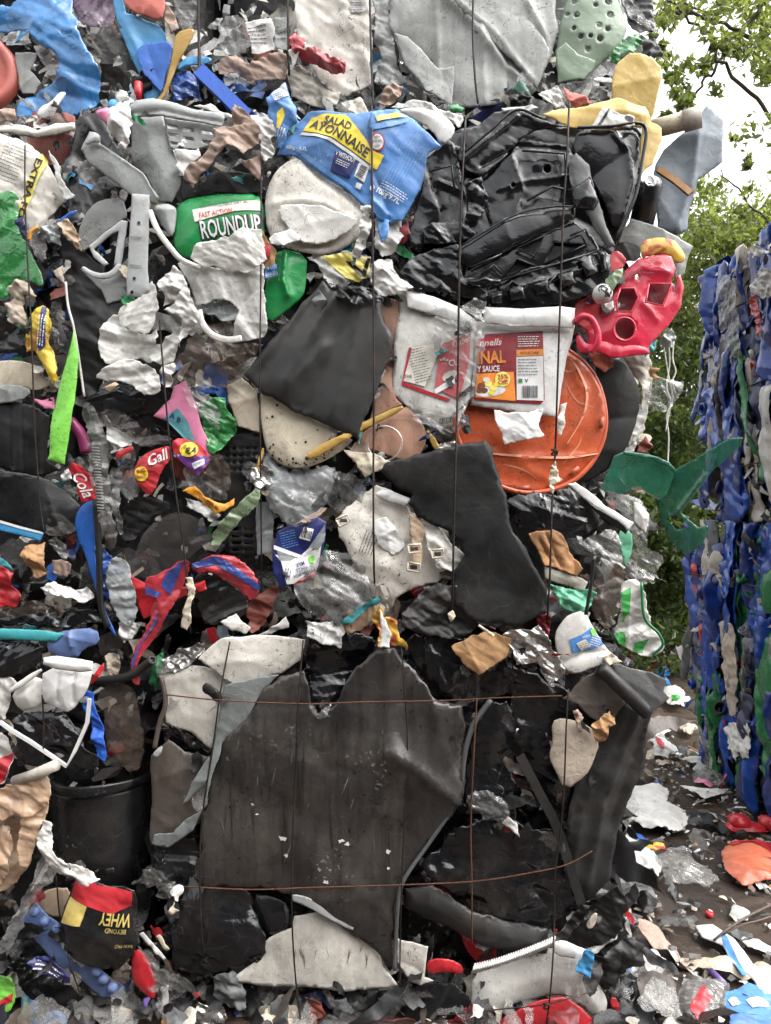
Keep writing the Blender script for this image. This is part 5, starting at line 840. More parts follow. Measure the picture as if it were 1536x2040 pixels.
for x, y, a in ((826, 1093, 5), (684, 1037, 25), (872, 1103, 8), (824, 1130, -10)):
    ca, sa = math.cos(math.radians(a)), math.sin(math.radians(a)); pp = ' '.join(f'{x+u*ca+v*sa:.1f},{y-u*sa+v*ca:.1f}' for u, v in ((-12, -8), (12, -8), (12, 8), (-12, 8), (-12, -8)))
    TUBE('buckle', None, None, pp, 2.4, 'cream', 13.2, sides=6, curve=False, parent=e); S('buckle_slot', None, None, f'{x-7},{y-4} {x+7},{y-4} {x+7},{y+4} {x-7},{y+4}', 'brown_sheet', 12.6, 'p', parent=e, fold=0, tuck=0)
LINES(q, 736, 1078, 50, 5, 6, 70, 'ink_black', 1.6, 4)
S('film_bag', 'big clear crinkled bag below the milk bottle', 'bag', '585,1165 630,1120 646,1095 690,1101 737,1118 754,1172 737,1202 690,1232 640,1237 602,1205', 'clear', 9.5, 'c', bulge=3, ra=2.2, rs=10); S('film_scrap', 'peach coloured film under the clear bag', 'film', '640,1232 676,1225 737,1200 758,1192 752,1229 710,1267 676,1252', 'peach_film', 7.5, 'f'); S('film_scrap', 'brownish clear film strip beside the strapped pack', 'film', '740,1130 780,1180 800,1200 790,1240 760,1232 752,1180', 'brown_film', 8.5, 'f')
q = S('plastic_sheet', 'flat black torn plastic sheet below the orange lid', 'sheet', '757,940 765,925 870,894 968,876 985,920 1010,985 1022,1060 1060,1120 1092,1180 1090,1222 1040,1247 960,1242 905,1202 903,1140 926,1105 905,1066 876,1050 832,1031 812,1002 822,985 790,970', 'blackm', 13, 'r', fold=3, fa=.8, na=.6, jag=.8)
S('garment', 'dark green-black crumpled cloth under the black torn sheet', 'garment', '800,1218 830,1190 870,1160 905,1165 942,1150 948,1252 860,1265 800,1248', 'rubber', 10, 'c', fold=8, fa=1.5, fdir=40)
S('candy_wrapper', 'black white and red crumpled wrapper above the dark sheet', 'wrapper', '608,1237 640,1240 666,1231 688,1258 677,1292 635,1276 612,1266', 'printed', 10, 'c', fa=1.8); q = S('candy_wrapper', 'orange and white torn snack wrapper at the end of the wire', 'wrapper', '740,1240 757,1205 767,1230 792,1237 796,1268 812,1292 780,1288 754,1291 757,1257', 'patched', 12, 'c', fa=1.6); S('white_side', None, None, '756,1212 768,1234 780,1262 776,1290 756,1290 760,1250', 'paper', 14, 'p', parent=q); S('paper_scrap', 'white curled paper strip left of the black white wrapper', 'paper', '512,1266 540,1250 570,1228 576,1250 540,1264', 'paper', 8, 'p')
S('film_scrap', 'dark rust red film left of the clear bag', 'film', '488,1208 520,1180 556,1164 552,1196 524,1252 494,1264', 'rustred', 6, 'f'); S('scrap_sheet', 'tiny cream chip hanging on the wire', 'scrap', '892,1222 902,1216 908,1228 898,1240', 'cream', 15, 'p')

# ------------------------------------------------------------------ the edge bale: black panels, blue blade, small things
S('plastic_board', 'black upright ribbed board left of the lime bar', 'board', '-25,798 30,800 68,808 100,830 96,915 122,938 60,948 -25,926', 'blackm', 6, 'r', creases=[('20,805 22,930', -.8, 1), ('48,808 50,940', .8, 1), ('75,820 76,935', -.8, 1)])
S('plastic_board', 'black broad sagging board under the ribbed one', 'board', '-25,926 60,946 100,955 140,985 165,1008 152,1062 85,1068 -25,1036', 'black', 7.5, 'r', fold=3, fa=1.2, bulge=1)
TUBE('tube', 'magenta plastic tube behind the lime bar', 'tube', '140,838 162,866 172,902', 11, 'magenta', 6, sides=12); S('film_scrap', 'grey clear film below the magenta tube', 'film', '130,930 160,905 185,900 190,940 150,950', 'grey_film', 6, 'f')
q = S('drink_label', 'red soft drink label with white script beside the zip film', 'label', '130,936 145,922 166,930 183,945 191,996 163,1002 152,955', 'lbl_red', 8.5, 'p', fold=1); T(q, 'Cola', 168, 966, 24, -62, 'ink_white', 52, 5, .01, .4); S('paper_scrap', 'white torn bit beside the red drink label', 'paper', '121,946 140,934 149,955 128,959', 'paper', 9.5, 'c')
S('blade', 'long blue curved plastic blade standing at the bale edge', 'blade', '147,1056 150,1025 165,1003 192,993 199,1060 186,1085 197,1150 208,1215 234,1268 222,1262 194,1208 190,1172 169,1105', 'blue', 9, 's', bulge=1, br=1, sm=1); S('film_scrap', 'blue film tangle beside the blue blade', 'film', '202,1093 222,1108 238,1122 246,1146 226,1182 215,1202 200,1150', 'blue_dk_film', 7, 'c'); TUBE('rim_strip', 'black strip running down beside the blue blade', 'strip', '190,995 197,1090 200,1200 215,1250', 7, 'blackm', 10.5, sides=5, flat=(1, .5))
q = S('strip', 'sky blue strip with white edge across the black board', 'strip', '-25,1030 0,1037 40,1050 87,1062 79,1078 40,1066 -25,1050', 'sky_blue', 10, 's', sm=0, fold=0); Dc(q, 'white_edge', '-20,1030 40,1048 86,1060 86,1064 40,1053 -20,1036', 'white_clean', 3)
S('film_scrap', 'translucent grey film flap beside the sky blue strip', 'film', '87,1040 108,1017 150,1043 150,1064 88,1069', 'grey_film', 10, 'f'); S('paper_wad', 'orange-brown leaf shaped paper wad on black scraps', 'paper', '47,1105 64,1084 88,1080 93,1105 96,1140 80,1152 57,1129', 'card', 10, 'c', bulge=1); S('card_scrap', 'tan torn card beside the leaf shaped paper', 'card', '104,1116 142,1125 132,1150 107,1143', 'brown_paper', 9, 'p'); S('film_scrap', 'small clear cap shaped film above the tan card', 'film', '95,1078 112,1068 126,1085 136,1108 128,1116 106,1092', 'clear', 9.5, 'c')
S('scrap_sheet', 'bright red torn piece at the picture edge', 'scrap', '-25,1118 0,1128 27,1142 20,1168 45,1188 30,1210 -25,1212', 'red', 9, 'm'); S('paper_scrap', 'white crumpled paper strip below the blue blade', 'paper', '81,1170 108,1158 152,1176 176,1168 188,1191 135,1188 90,1185', 'paper', 9, 'c'); S('film_scrap', 'dirty brown green film heap along the seam', 'film', '-20,1215 60,1196 120,1186 165,1196 140,1215 60,1225 10,1236', 'brown_film', 7, 'c')
S('scrap_sheet', 'teal sliver above the red torn piece', 'scrap', '-20,1108 10,1114 30,1138 0,1128', 'teal', 7, 'p'); S('strip', 'black long shiny strip over the seam', 'strip', '0,1228 70,1222 140,1212 190,1215 196,1240 110,1250 0,1246', 'black_wet', 9, 'm')
q = S('tray', 'teal flat edge of a lid along the seam', 'tray', '-25,1250 91,1256 128,1263 112,1278 -25,1274', 'teal', 11, 's', sm=0, bulge=.8, br=.6)
S('tub', 'slate blue broken tub behind the white pots', 'tub', '91,1280 110,1262 135,1254 193,1250 201,1281 166,1293 152,1314 98,1304', 'slate', 10, 's', sm=1, bulge=2, br=1.5, creases=[('140,1256 145,1285', 1.2, .8)]); S('bin_bag', 'black shiny bag bulging left of the slate tub', 'bag', '-25,1274 75,1277 92,1290 72,1332 40,1347 -25,1344', 'black_wet', 9, 'f', bulge=3)
# white pots
e = empty('plant_pot', at(130, 1420, 6), 'white plastic pot with thick rim in front of the slate tub', 'pot'); q = S('pot_wall', None, None, '86,1325 183,1335 181,1350 173,1378 140,1421 118,1414 80,1394', 'white_clean', 13, 's', bulge=4, br=3.5, parent=e, sm=1, creases=[('120,1345 118,1395', -.8, .6), ('150,1345 146,1400', -.8, .6)]); S('rim', None, None, '86,1304 183,1316 186,1322 183,1342 86,1330', 'white_clean', 15.5, 's', bulge=2.2, br=1.0, parent=e, sm=1)
e = empty('plant_pot', at(60, 1415, 5), 'second white pot, pushed half behind the rimmed pot', 'pot'); S('pot_wall', None, None, '20,1376 84,1338 88,1400 64,1412 40,1418', 'white', 11, 's', bulge=3, br=3, parent=e); S('rim', None, None, '15,1372 80,1330 86,1338 22,1384', 'white', 13, 's', bulge=1.2, br=.8, parent=e)
S('film_bag', 'white limp bag at the picture edge beside the pots', 'bag', '-25,1344 40,1349 18,1400 10,1442 -25,1452', 'milky', 10, 'f'); q = S('film_bag', 'white and red bag corner below the limp white bag', 'bag', '-25,1452 10,1462 26,1496 31,1502 20,1540 7,1563 -25,1562', 'white', 10, 'f'); Dc(q, 'red_print', '-20,1516 29,1500 19,1538 6,1558 -20,1556', 'lbl_red', 2)
S('bin_bag', 'crumpled black bag below the white pots', 'bag', '26,1432 58,1420 129,1415 144,1437 164,1461 192,1505 196,1527 159,1536 135,1530 58,1522 24,1496', 'black_wet', 10, 'm', ra=2.4, bulge=2)
TUBE('frame_strip', 'white bent frame strip forming a V over the black bag', 'strip', '0,1438 25,1456 60,1477 133,1526 150,1495 174,1440 179,1392', 4.5, 'white_clean', 15, sides=4, curve=False, rot=math.pi/4, hard=True)
S('scrap_sheet', 'bright blue plastic piece right of the black bag', 'scrap', '168,1376 186,1380 192,1420 206,1455 213,1500 209,1517 195,1507 180,1442 164,1410', 'blue_bright', 9, 'm'); S('scrap_sheet', 'red plastic tongue beside the rimmed white pot', 'scrap', '175,1364 206,1316 208,1336 186,1362', 'red', 9, 's'); S('film_bag', 'dirty brown-grey bag hanging above the black bucket', 'bag', '193,1366 264,1360 273,1403 292,1470 275,1548 217,1507 203,1422', 'brown_film', 7, 'f', bulge=1.5); S('film_scrap', 'dusty white cloth strip under the hose', 'cloth', '205,1308 230,1302 236,1345 212,1350', 'cloth', 8, 'c')
e = empty('hose', at(250, 1350, 8), 'cut black rubber hose with open end', 'hose'); TUBE('hose_body', None, None, '193,1356,6 235,1352,9 264,1344,11 285,1329,12 303,1315,14', 8.5, 'rubber', 10, sides=14, parent=e); LATHE('hose_mouth', None, None, [(.0075, 0), (.011, .001), (.012, -.003)], at(304, 1314, 14.5), (.5, -.7, .5), 'rubber', 16, parent=e)
S('bottle', 'dark green crushed bottle behind the hose end', 'bottle', '303,1312 325,1298 334,1340 312,1378 297,1362', 'green', 6, 'm', bulge=1.5)
# black bucket
c = at(200, 1752, 0); c[1] = .055; e = empty('bucket', c, 'black round plastic bucket packed below the white strips', 'bucket'); Hb = (1752-1541)*SC; rb_ = 104*SC
LATHE('bucket_wall', None, None, [(rb_*.90, 0), (rb_*.93, Hb*.3), (rb_*.98, Hb*.86), (rb_*.985, Hb*.9)], c, (-.02, 0, 1), 'black', 56, parent=e, warp=.05, seed=9, thick=.003); LATHE('bucket_rim', None, None, [(rb_*.985, Hb*.89), (rb_*1.03, Hb*.9), (rb_*1.035, Hb*.98), (rb_*1.01, Hb), (rb_*.97, Hb*.99), (rb_*.965, Hb*.85)], c, (-.02, 0, 1), 'black', 56, parent=e, warp=.05, seed=9)
S('square_mark', None, None, '208,1732 226,1730 226,1742 210,1744', 'ink_black', 10.2, 'r', parent=e, fold=0, na=0)
e = empty('pipe', at(70, 1540, 12), 'short cream pipe offcut resting on the bucket rim', 'pipe'); TUBE('pipe_body', None, None, '30,1556,13 68,1543,15 112,1524,17', 11, 'offwhite', 15, sides=16, parent=e, curve=False)
e = empty('carrier_bag', at(40, 1790, 8), 'beige crumpled carrier bag hanging beside the black bucket', 'bag'); S('drape', None, None, '-25,1640 20,1610 52,1600 84,1628 70,1676 61,1724 30,1758 -25,1805', 'peach_film', 11.5, 'b', parent=e, ra=1.8, rs=9); S('top_knot', None, None, '-25,1596 30,1560 70,1550 93,1545 104,1572 94,1605 70,1622 40,1618 10,1640 -25,1650', 'peach_film', 13.5, 'c', parent=e, ra=1.6, rs=12); S('fold', None, None, '52,1612 86,1586 100,1578 92,1622 80,1650 68,1690 60,1728 40,1720 34,1668', 'peach_film', 14, 'b', parent=e, ra=1.6, rs=10); S('fold', None, None, '-25,1660 12,1640 26,1690 14,1750 -25,1780', 'peach_film', 13.2, 'b', parent=e, ra=1.6, rs=10)
S('film_scrap', 'long clear whitish film trailing down at the edge', 'film', '-20,1905 3,1877 20,1836 45,1790 62,1755 78,1705 104,1704 116,1750 78,1772 54,1812 30,1876 20,1892', 'clear', 14.5, 'f', ra=2)
S('film_scrap', 'white torn bag strip across the bucket bottom', 'film', '73,1671 85,1634 105,1644 107,1688 135,1713 200,1752 179,1763 112,1739 85,1702', 'milky', 15, 'c')
q = S('powder_bag', 'black and red protein powder bag, upside down', 'bag', '149,1750 190,1760 266,1775 269,1830 280,1878 238,1922 190,1926 129,1893 124,1832 141,1774', 'black', 12, 'p', bulge=2.4, br=3, ra=.8, sm=0); Dc(q, 'red_band', '150,1752 200,1765 264,1777 262,1806 222,1818 180,1802 141,1786', 'lbl_red', 3); Dc(q, 'gold_panel', '140,1786 177,1801 166,1836 126,1832', 'lbl_gold', 4); T(q, 'WHEY', 232, 1828, 24, 172, 'lbl_gold', 60, 5, .02); T(q, 'BEYOND', 234, 1849, 9, 172, 'lbl_gold', 40, 5); T(q, 'RAW PRO', 250, 1879, 7, 172, 'lbl_gold', 32, 5)
q = S('bubble_tray', 'long blue tray with round bumps lying diagonally', 'tray', '40,1832 71,1799 122,1843 135,1890 246,1963 246,1976 213,1997 149,1946 85,1891', 'slate', 9, 'r', bulge=.8, th=5)
for x, y in ((68, 1816), (88, 1836), (112, 1850), (193, 1935), (206, 1951), (224, 1968)): LATHE('bump', None, None, [(0, .010), (.008, .008), (.013, .003), (.014, -.004)], at(x, y, 10.6), (0, -1, .1), 'slate', 14, parent=q)
S('plate', 'flat beige disc piece beside the gold corner of the powder bag', 'plate', '71,1786 102,1770 143,1770 137,1825 112,1831 81,1815', 'beige', 8, 's'); S('bottle', 'small red crushed bottle under the powder bag', 'bottle', '261,1897 278,1890 296,1914 312,1958 308,1997 284,1977 261,1952', 'red', 11, 's', bulge=2.5, br=1.5); S('film_scrap', 'pinkish crumpled film beside the red bottle', 'film', '222,1920 262,1900 262,1940 250,1965 215,1960', 'brown_film', 10.5, 'c'); S('film_scrap', 'silvery clear film running down past the red bottle', 'film', '278,1878 306,1888 320,1925 383,1957 392,1987 330,1972 298,1920', 'clear', 12, 'c')
S('foil_wad', 'crumpled silver foil at the bottom of the heap', 'foil', '374,2012 400,1985 448,2000 440,2050 376,2050', 'foil', 9, 'c', ra=2.6); S('film_bag', 'pale blue film bag at the bottom edge', 'bag', '44,1972 64,1989 88,2010 137,2022 130,2056 52,2056', 'blue_film', 10, 'f'); q = S('printed_box', 'lime green and red wrapper at the bottom corner', 'wrapper', '-20,1938 26,1944 32,1985 22,2012 -20,2024', 'lime', 10, 'p'); Dc(q, 'red_print', '-15,2000 28,1976 26,1992 -15,2014', 'lbl_red'); S('strip', 'thin green strip beside the pale blue bag', 'strip', '44,1985 54,1990 62,2056 48,2056', 'pale_green', 11, 'p')
q = S('printed_wrapper', 'navy printed wrapper across the black film', 'wrapper', '56,1914 90,1912 116,1918 144,1943 136,1962 98,1947', 'lbl_navy', 11, 'c'); LINES(q, 100, 1930, 60, 3, 6, -22, 'ink_white', 2, 6); S('bin_bag', 'black torn bag under the blue bubble tray', 'bag', '12,1898 60,1910 130,1960 190,1995 150,2022 54,1990 30,1950', 'black', 7, 'f'); S('cup', 'cream crushed cup at the bottom of the heap', 'cup', '200,2004 237,2001 269,2013 266,2046 215,2050', 'cream', 10, 's', bulge=2, br=1.5); S('film_scrap', 'pale grey film flap beside the cream cup', 'film', '140,2010 165,1985 190,2020 188,2055 142,2055', 'grey_film', 10, 'f')
S('strip', 'white torn strip standing under the red bottle', 'strip', '318,1965 336,1962 334,2050 320,2052', 'white', 9, 'p'); S('strip', 'white splinter beside the powder bag', 'strip', '276,1862 284,1858 330,1910 324,1914', 'white', 10, 'r'); S('strip', 'short pale splinter near the black canister', 'strip', '310,1866 318,1862 338,1892 332,1896', 'cream', 10, 'r'); S('garment', 'dark grey knitted cloth under the black canister', 'garment', '420,1945 470,1930 492,1975 490,2005 430,1996', 'dgrey', 9, 'c'); S('paper_scrap', 'lavender paper tail beside the cream cup', 'paper', '286,1990 300,1984 296,2012 288,2016', 'purple', 11, 'p')

# ------------------------------------------------------------------ middle bale, lower edge side
S('bin_bag', 'black crinkled bag under the grey-white film bag', 'bag', '173,795 215,770 258,760 298,788 330,775 352,790 342,822 260,828 185,818', 'black_wet', 7, 'f', ra=2); S('film_bag', 'smoky brown clear bag below the torn carrier bag', 'bag', '349,722 375,680 400,657 464,645 527,690 492,736 445,767 383,772', 'brown_film', 9.5, 'c', bulge=2, ra=2.2, rs=10); S('scrap_sheet', 'black smooth round shape under the film bag', 'scrap', '173,800 200,775 245,762 290,790 285,812 240,826 190,820', 'black', 8, 's', bulge=2); S('paper_scrap', 'small beige tape on the black round shape', 'paper', '208,772 232,762 238,766 220,782', 'beige', 11, 'p')
q = S('alphabet_toy', 'pink plastic frame with letters A and B on a teal panel', 'toy', '305,829 325,807 339,795 346,770 370,758 386,795 402,850 428,905 414,912 380,882 340,842', 'pink', 8.5, 's', sm=0, bulge=.8, br=.8); Dc(q, 'teal_panel', '328,834 355,813 374,838 392,884 366,872', 'lbl_teal', 4); T(q, 'A', 345, 829, 11, -18, 'lbl_navy', None, 6, .02); T(q, 'B', 358, 837, 11, -18, 'lbl_navy', None, 6, .02)
S('film_scrap', 'green crumpled film beside the pink frame', 'film', '403,810 415,790 450,793 474,840 471,858 437,900 423,907 406,857', 'green_film', 8, 'c'); S('film_scrap', 'milky clear film over the pink frame', 'film', '360,770 385,765 420,790 440,830 437,860 400,830 375,800', 'clear_lo', 11, 'c'); S('scrap_sheet', 'cream cracked board beside the green film', 'board', '452,768 482,752 512,780 520,862 474,850 455,800', 'cream', 6.5, 'r'); S('scrap_sheet', 'blue plastic scrap above the green film', 'scrap', '388,772 428,766 432,785 400,788', 'blue', 8, 'm')
hg = [P(f'{x},{y} {x+8},{y} {x+8},{y+6} {x},{y+6}') for x in (448, 462, 476, 490, 504) for y in (890, 904, 918, 932)] + [P(f'{x},{y} {x+18},{y} {x+18},{y+7} {x},{y+7}') for x in (462, 486) for y in (1050, 1064, 1078, 1092)]
S('crate', 'black plastic crate side with grid of holes', 'crate', '440,868 522,860 520,980 517,1106 500,1110 455,1104 442,950', 'blackm', 4.5, 'r', holes=hg, fold=1, fa=.4, th=5, jag=0); S('film_scrap', 'white shapes showing behind the crate holes', 'film', '445,885 515,880 512,940 450,940', 'dgrey', 2.5, 'p')
q = S('crisp_packet', 'red packet with white script and yellow burst', 'packet', '266,936 280,908 310,894 340,886 340,915 322,936 306,986 288,984 270,960', 'lbl_red', 11, 'f', ra=.9, jag=.6); T(q, 'Gall', 316, 910, 22, 24, 'ink_white', 44, 5, .01, .35); Dc(q, 'yellow_burst', ell(283, 944, 14, 15, n=12), 'lbl_yellow', 4); T(q, 'BIG', 283, 938, 8, 10, 'lbl_red', 18, 6, .02); T(q, 'NIGHT?', 283, 950, 7, 10, 'lbl_red', 22, 6, .02)
q = S('crisp_packet', 'red and purple packet with a yellow price disc', 'packet', '341,882 359,870 400,884 422,915 398,951 372,930 349,910', 'lbl_red', 11, 'f', ra=.9, jag=.6); Dc(q, 'purple_half', '346,902 376,912 412,908 421,916 398,948 372,929', 'lbl_purple', 3); Dc(q, 'price_disc', ell(378, 896, 18, 15), 'lbl_yellow', 4.5); T(q, '€4', 382, 898, 14, 8, 'ink_black', 22, 6.5, .03); T(q, 'A SIZE', 368, 892, 5, 40, 'ink_black', 14, 6.5); Dc(q, 'white_tag', '384,924 408,914 410,924 390,936', 'ink_white', 4.5); T(q, 'N.EVERY', 397, 924, 6, 20, 'lbl_purple', 20, 6.5, .01); T(q, '* * *', 358, 908, 6, 10, 'ink_white', 20, 5)
S('film_scrap', 'red edged clear film left of the red packet', 'film', '228,908 262,888 272,900 268,935 285,985 255,1000 236,960', 'clear', 9, 'f'); S('strip', 'red curved edge of a wrapper beside the clear film', 'strip', '228,908 240,896 263,887 266,898 246,906 232,918', 'red', 10.5, 's'); S('film_scrap', 'pink and clear round packet end right of the price disc', 'film', '400,915 440,900 460,930 462,972 440,985 410,960 398,948', 'brown_film', 8.5, 'f'); S('paper_scrap', 'off-white printed paper scrap above the red packet', 'paper', '205,830 215,828 222,850 270,862 262,888 228,896 212,870', 'printed', 8.5, 'c')
q = S('film_bag', 'long clear zip bag strip hanging at the bale edge', 'bag', '162,817 176,798 193,817 205,850 220,885 218,935 224,1003 236,1071 217,1100 200,1052 190,969 183,902', 'grey_film', 10, 'f', ra=1.8, fdir=-75, fold=6, fa=1.2)
for i in range(22): TUBE('zip_tooth', None, None, f'{182+i*.6:.1f},{892+i*6},13 {198+i*.5:.1f},{893+i*6},13', 1.3, 'grey', 13, sides=4, curve=False, parent=q)
S('film_bag', 'dark smoky film stretched above the red packets', 'film', '196,813 254,824 292,862 342,868 336,884 290,894 262,880 218,850', 'smoke', 9.5, 'f'); S('film_scrap', 'clear film hanging below the red packet', 'film', '218,930 246,935 240,980 250,1060 238,1068 226,1010', 'clear', 9, 'f'); S('bottle', 'dark bottle neck under the zip film', 'bottle', '205,1070 222,1045 236,1070 226,1098 210,1092', 'smoke', 9, 's', bulge=1.5)
q = S('crisp_packet', 'orange packet strip lettered WINTER on clear film', 'packet', '363,978 389,968 410,990 450,1003 468,992 465,1007 430,1024 406,1004 383,987', 'orange_pkt', 11.5, 'p'); T(q, 'WINTER BL', 418, 1002, 8, -28, 'ink_black', 48, 5, .01); S('film_scrap', 'silver clear film with print under the orange strip', 'film', '362,925 395,945 425,968 462,990 430,1000 400,985 372,965', 'clear', 10, 'f'); S('film_scrap', 'printed silver film below the orange strip', 'film', '370,992 410,1008 440,1026 420,1040 385,1016', 'printed', 9.5, 'c')
S('film_scrap', 'pale green film strip across the black crate', 'film', '416,1093 427,1050 474,1003 522,960 517,1004 494,1022 467,1049 437,1086', 'pale_green', 10.5, 'f'); S('plastic_lens', 'large smoky translucent disc behind the wire', 'disc', '270,1099 288,1057 322,1030 359,1017 406,1037 422,1071 393,1099 366,1123 325,1146 281,1153 266,1133', 'smoke', 9, 's', bulge=1.5, sm=2); S('bin_bag', 'black hollow bag between clear film and smoky disc', 'bag', '245,1000 300,985 350,1010 300,1035 275,1070 250,1090 240,1050', 'gap', 6, 'f')
q = S('film_bag', 'red and blue striped bag, twisted arm below the smoky disc', 'bag', '379,1125 427,1104 464,1107 494,1125 522,1169 501,1201 481,1180 450,1150 389,1139', 'red_film', 10, 'f'); Dc(q, 'blue_stripe', '384,1122 430,1106 455,1118 520,1165 516,1176 470,1145 430,1124 388,1132', 'blue_dk_film', 3)
q = S('film_bag', 'red and blue striped bag tail hanging down to the hose', 'bag', '290,1152 335,1133 370,1112 381,1125 362,1170 350,1200 326,1240 318,1262 283,1302 272,1330 282,1364 266,1364 260,1329 270,1288 296,1246 300,1216 318,1182 288,1172', 'red_film', 11, 'f'); Dc(q, 'blue_stripe', '335,1138 368,1116 350,1160 340,1185 322,1168 326,1152', 'blue_dk_film', 3); Dc(q, 'blue_stripe', '318,1215 312,1242 280,1284 266,1330 266,1350 264,1320 276,1286 300,1252', 'blue_dk_film', 3); Dc(q, 'blue_stripe', '290,1168 322,1180 316,1190 290,1184', 'blue_dk_film', 3)
S('box', 'red box corner behind the striped bag', 'box', '246,1104 264,1150 292,1162 372,1170 372,1186 300,1228 285,1234 274,1208', 'red', 8, 'r'); S('film_bag', 'pale grey film beside the red box corner', 'bag', '212,1115 250,1110 262,1150 275,1202 270,1242 250,1252 217,1204', 'frost', 9, 'f', ra=1.6); S('strip', 'yellow cream strip hanging below the wire', 'strip', '370,1150 383,1150 390,1172 381,1225 372,1256 360,1250 367,1210 375,1176', 'cream', 12.5, 'p'); S('paper_scrap', 'dull pink and white bits under the striped bag', 'paper', '236,1240 262,1236 285,1240 272,1262 246,1282 238,1262', 'printed', 8, 'c'); S('box', 'small red label tab right of the cream strip', 'label', '386,1165 408,1156 412,1175 390,1182', 'red', 10, 'p')
S('bin_bag', 'black bag inside the striped red bag arm', 'bag', '385,1140 440,1148 480,1180 500,1205 470,1240 410,1245 388,1200', 'black', 6, 'f'); S('scrap_sheet', 'white chip row under the rust red film', 'scrap', '440,1238 470,1222 500,1250 490,1264 462,1256', 'white', 8, 'p'); S('plastic_board', 'blue and clear layered edge right of the crate', 'board', '512,1000 536,1000 546,1040 540,1100 512,1106', 'frost', 5, 'r')
S('cable_stub', 'grey stub with knob near the white dirty sheet', 'stub', '428,1262 436,1240 452,1248 456,1276 440,1282', 'bluegrey', 7, 's', bulge=1)

# ------------------------------------------------------------------ middle bale, alley side
S('bin_bag', 'black pleated bag under the orange lid', 'bag', '1008,982 1105,980 1197,993 1177,1038 1142,1068 1098,1057 1049,1060 1016,1038', 'black_wet', 8, 'f', ra=2.0, rs=9, bulge=2); S('bin_bag', 'black smooth bag behind the white L-profile', 'bag', '1105,975 1140,968 1200,1030 1180,1062 1150,1072 1120,1050', 'black', 7, 'f', bulge=2)
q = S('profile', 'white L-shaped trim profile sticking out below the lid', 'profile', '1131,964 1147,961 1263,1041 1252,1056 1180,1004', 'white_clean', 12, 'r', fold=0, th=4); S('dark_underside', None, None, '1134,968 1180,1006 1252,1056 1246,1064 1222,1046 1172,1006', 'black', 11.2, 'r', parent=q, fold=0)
e = empty('bent_sheet', at(1290, 985, 2), 'dark green translucent sheet bent like a fin over the alley', 'sheet'); film('green_clear', (40, 116, 88), .66, .16, bump=.2, ridged=.1); q = S('flat_wing', None, None, '1195,976 1223,908 1244,898 1293,907 1331,922 1346,937 1327,990 1314,995 1279,976 1237,986', 'green_clear', 5, 's', parent=e, sm=0, th=3); S('fin', None, None, '1344,938 1380,915 1436,876 1458,876 1455,892 1402,950 1385,981 1362,1020 1392,1050 1409,1047 1402,1087 1377,1106 1356,1094 1331,1045 1320,1000', 'green_clear', 6, 's', parent=e, sm=0, th=2, tilt=(.5, .1), ra=.3, creases=[('1400,948 1350,1030', 1, .6)], holes=[P('1338,1034 1356,1024 1378,1052 1356,1056')]); S('top_lip', None, None, '1242,898 1293,905 1332,920 1347,936 1343,943 1328,928 1290,913 1244,906', 'dkgreen', 6.5, 's', parent=e, sm=0)
S('film_bag', 'white clear film sheet behind the white L-profile', 'film', '1199,985 1272,986 1294,1023 1290,1070 1283,1106 1265,1095 1255,1042 1223,1010', 'clear', 5, 'f'); S('plastic_board', 'white folded card edge beside the dark green sheet', 'card', '1262,1000 1276,1004 1294,1025 1286,1062 1262,1040', 'white', 6, 'r'); S('film_scrap', 'greyish clear film tuft poking into the alley', 'film', '1244,1114 1265,1093 1300,1098 1316,1106 1321,1121 1304,1142 1330,1158 1304,1150 1279,1165 1251,1147', 'clear', 6, 'c')
S('film_scrap', 'mint green plastic strip behind the clear film', 'strip', '1228,1058 1258,1054 1262,1097 1244,1133 1240,1104', 'mint', 7, 's'); S('film_bag', 'clear crinkled bag below the white profile', 'bag', '1150,1080 1175,1070 1209,1055 1234,1065 1242,1122 1195,1112', 'clear', 9, 'c', ra=2.2); q = S('wood_block', 'split tan wood piece beside the black torn sheet', 'wood', '1053,1063 1101,1055 1133,1090 1162,1132 1150,1148 1119,1136 1084,1125', 'wood', 10, 'm', ra=.8, creases=[('1090,1065 1110,1110 1120,1130', -1.2, .5), ('1075,1075 1100,1120', -1, .5)], th=8)
S('channel', 'grimy grey channel strip under the wood piece', 'channel', '1085,1128 1150,1148 1172,1160 1164,1180 1086,1152', 'offwhite', 9, 'r', bulge=.6); TUBE('strap', 'black flat strap hanging beside the wood piece', 'strap', '1184,1108 1178,1160 1167,1225', 5, 'black', 13, sides=4, flat=(1, .35), rot=math.pi/4); S('film_bag', 'brownish grey sheet hanging right of the black strap', 'sheet', '1172,1176 1202,1125 1244,1133 1243,1152 1230,1200 1210,1262 1178,1222', 'brown_film', 7, 'f'); S('film_scrap', 'mint green torn film above the blue-label tub', 'film', '1090,1160 1122,1169 1150,1176 1187,1180 1176,1207 1146,1222 1113,1207', 'mint', 9, 'c')
q = S('bag', 'white and green printed bag hanging over the alley', 'bag', '1223,1265 1236,1220 1234,1170 1262,1150 1282,1166 1292,1240 1319,1270 1322,1294 1297,1310 1265,1302 1240,1286', 'milky', 8, 'f', ra=2); Dc(q, 'green_print', '1236,1180 1256,1170 1252,1220 1240,1240', 'lbl_green', 3); Dc(q, 'green_print', '1224,1262 1244,1258 1246,1286 1232,1282', 'lbl_green', 3); Dc(q, 'green_print', '1262,1280 1290,1272 1280,1300 1264,1298', 'lbl_green', 3); TUBE('bag_edge', None, None, '1278,1160,9 1284,1230,10 1312,1262,10 1320,1285,10 1300,1305,9', 3, 'green', 9, parent=q)
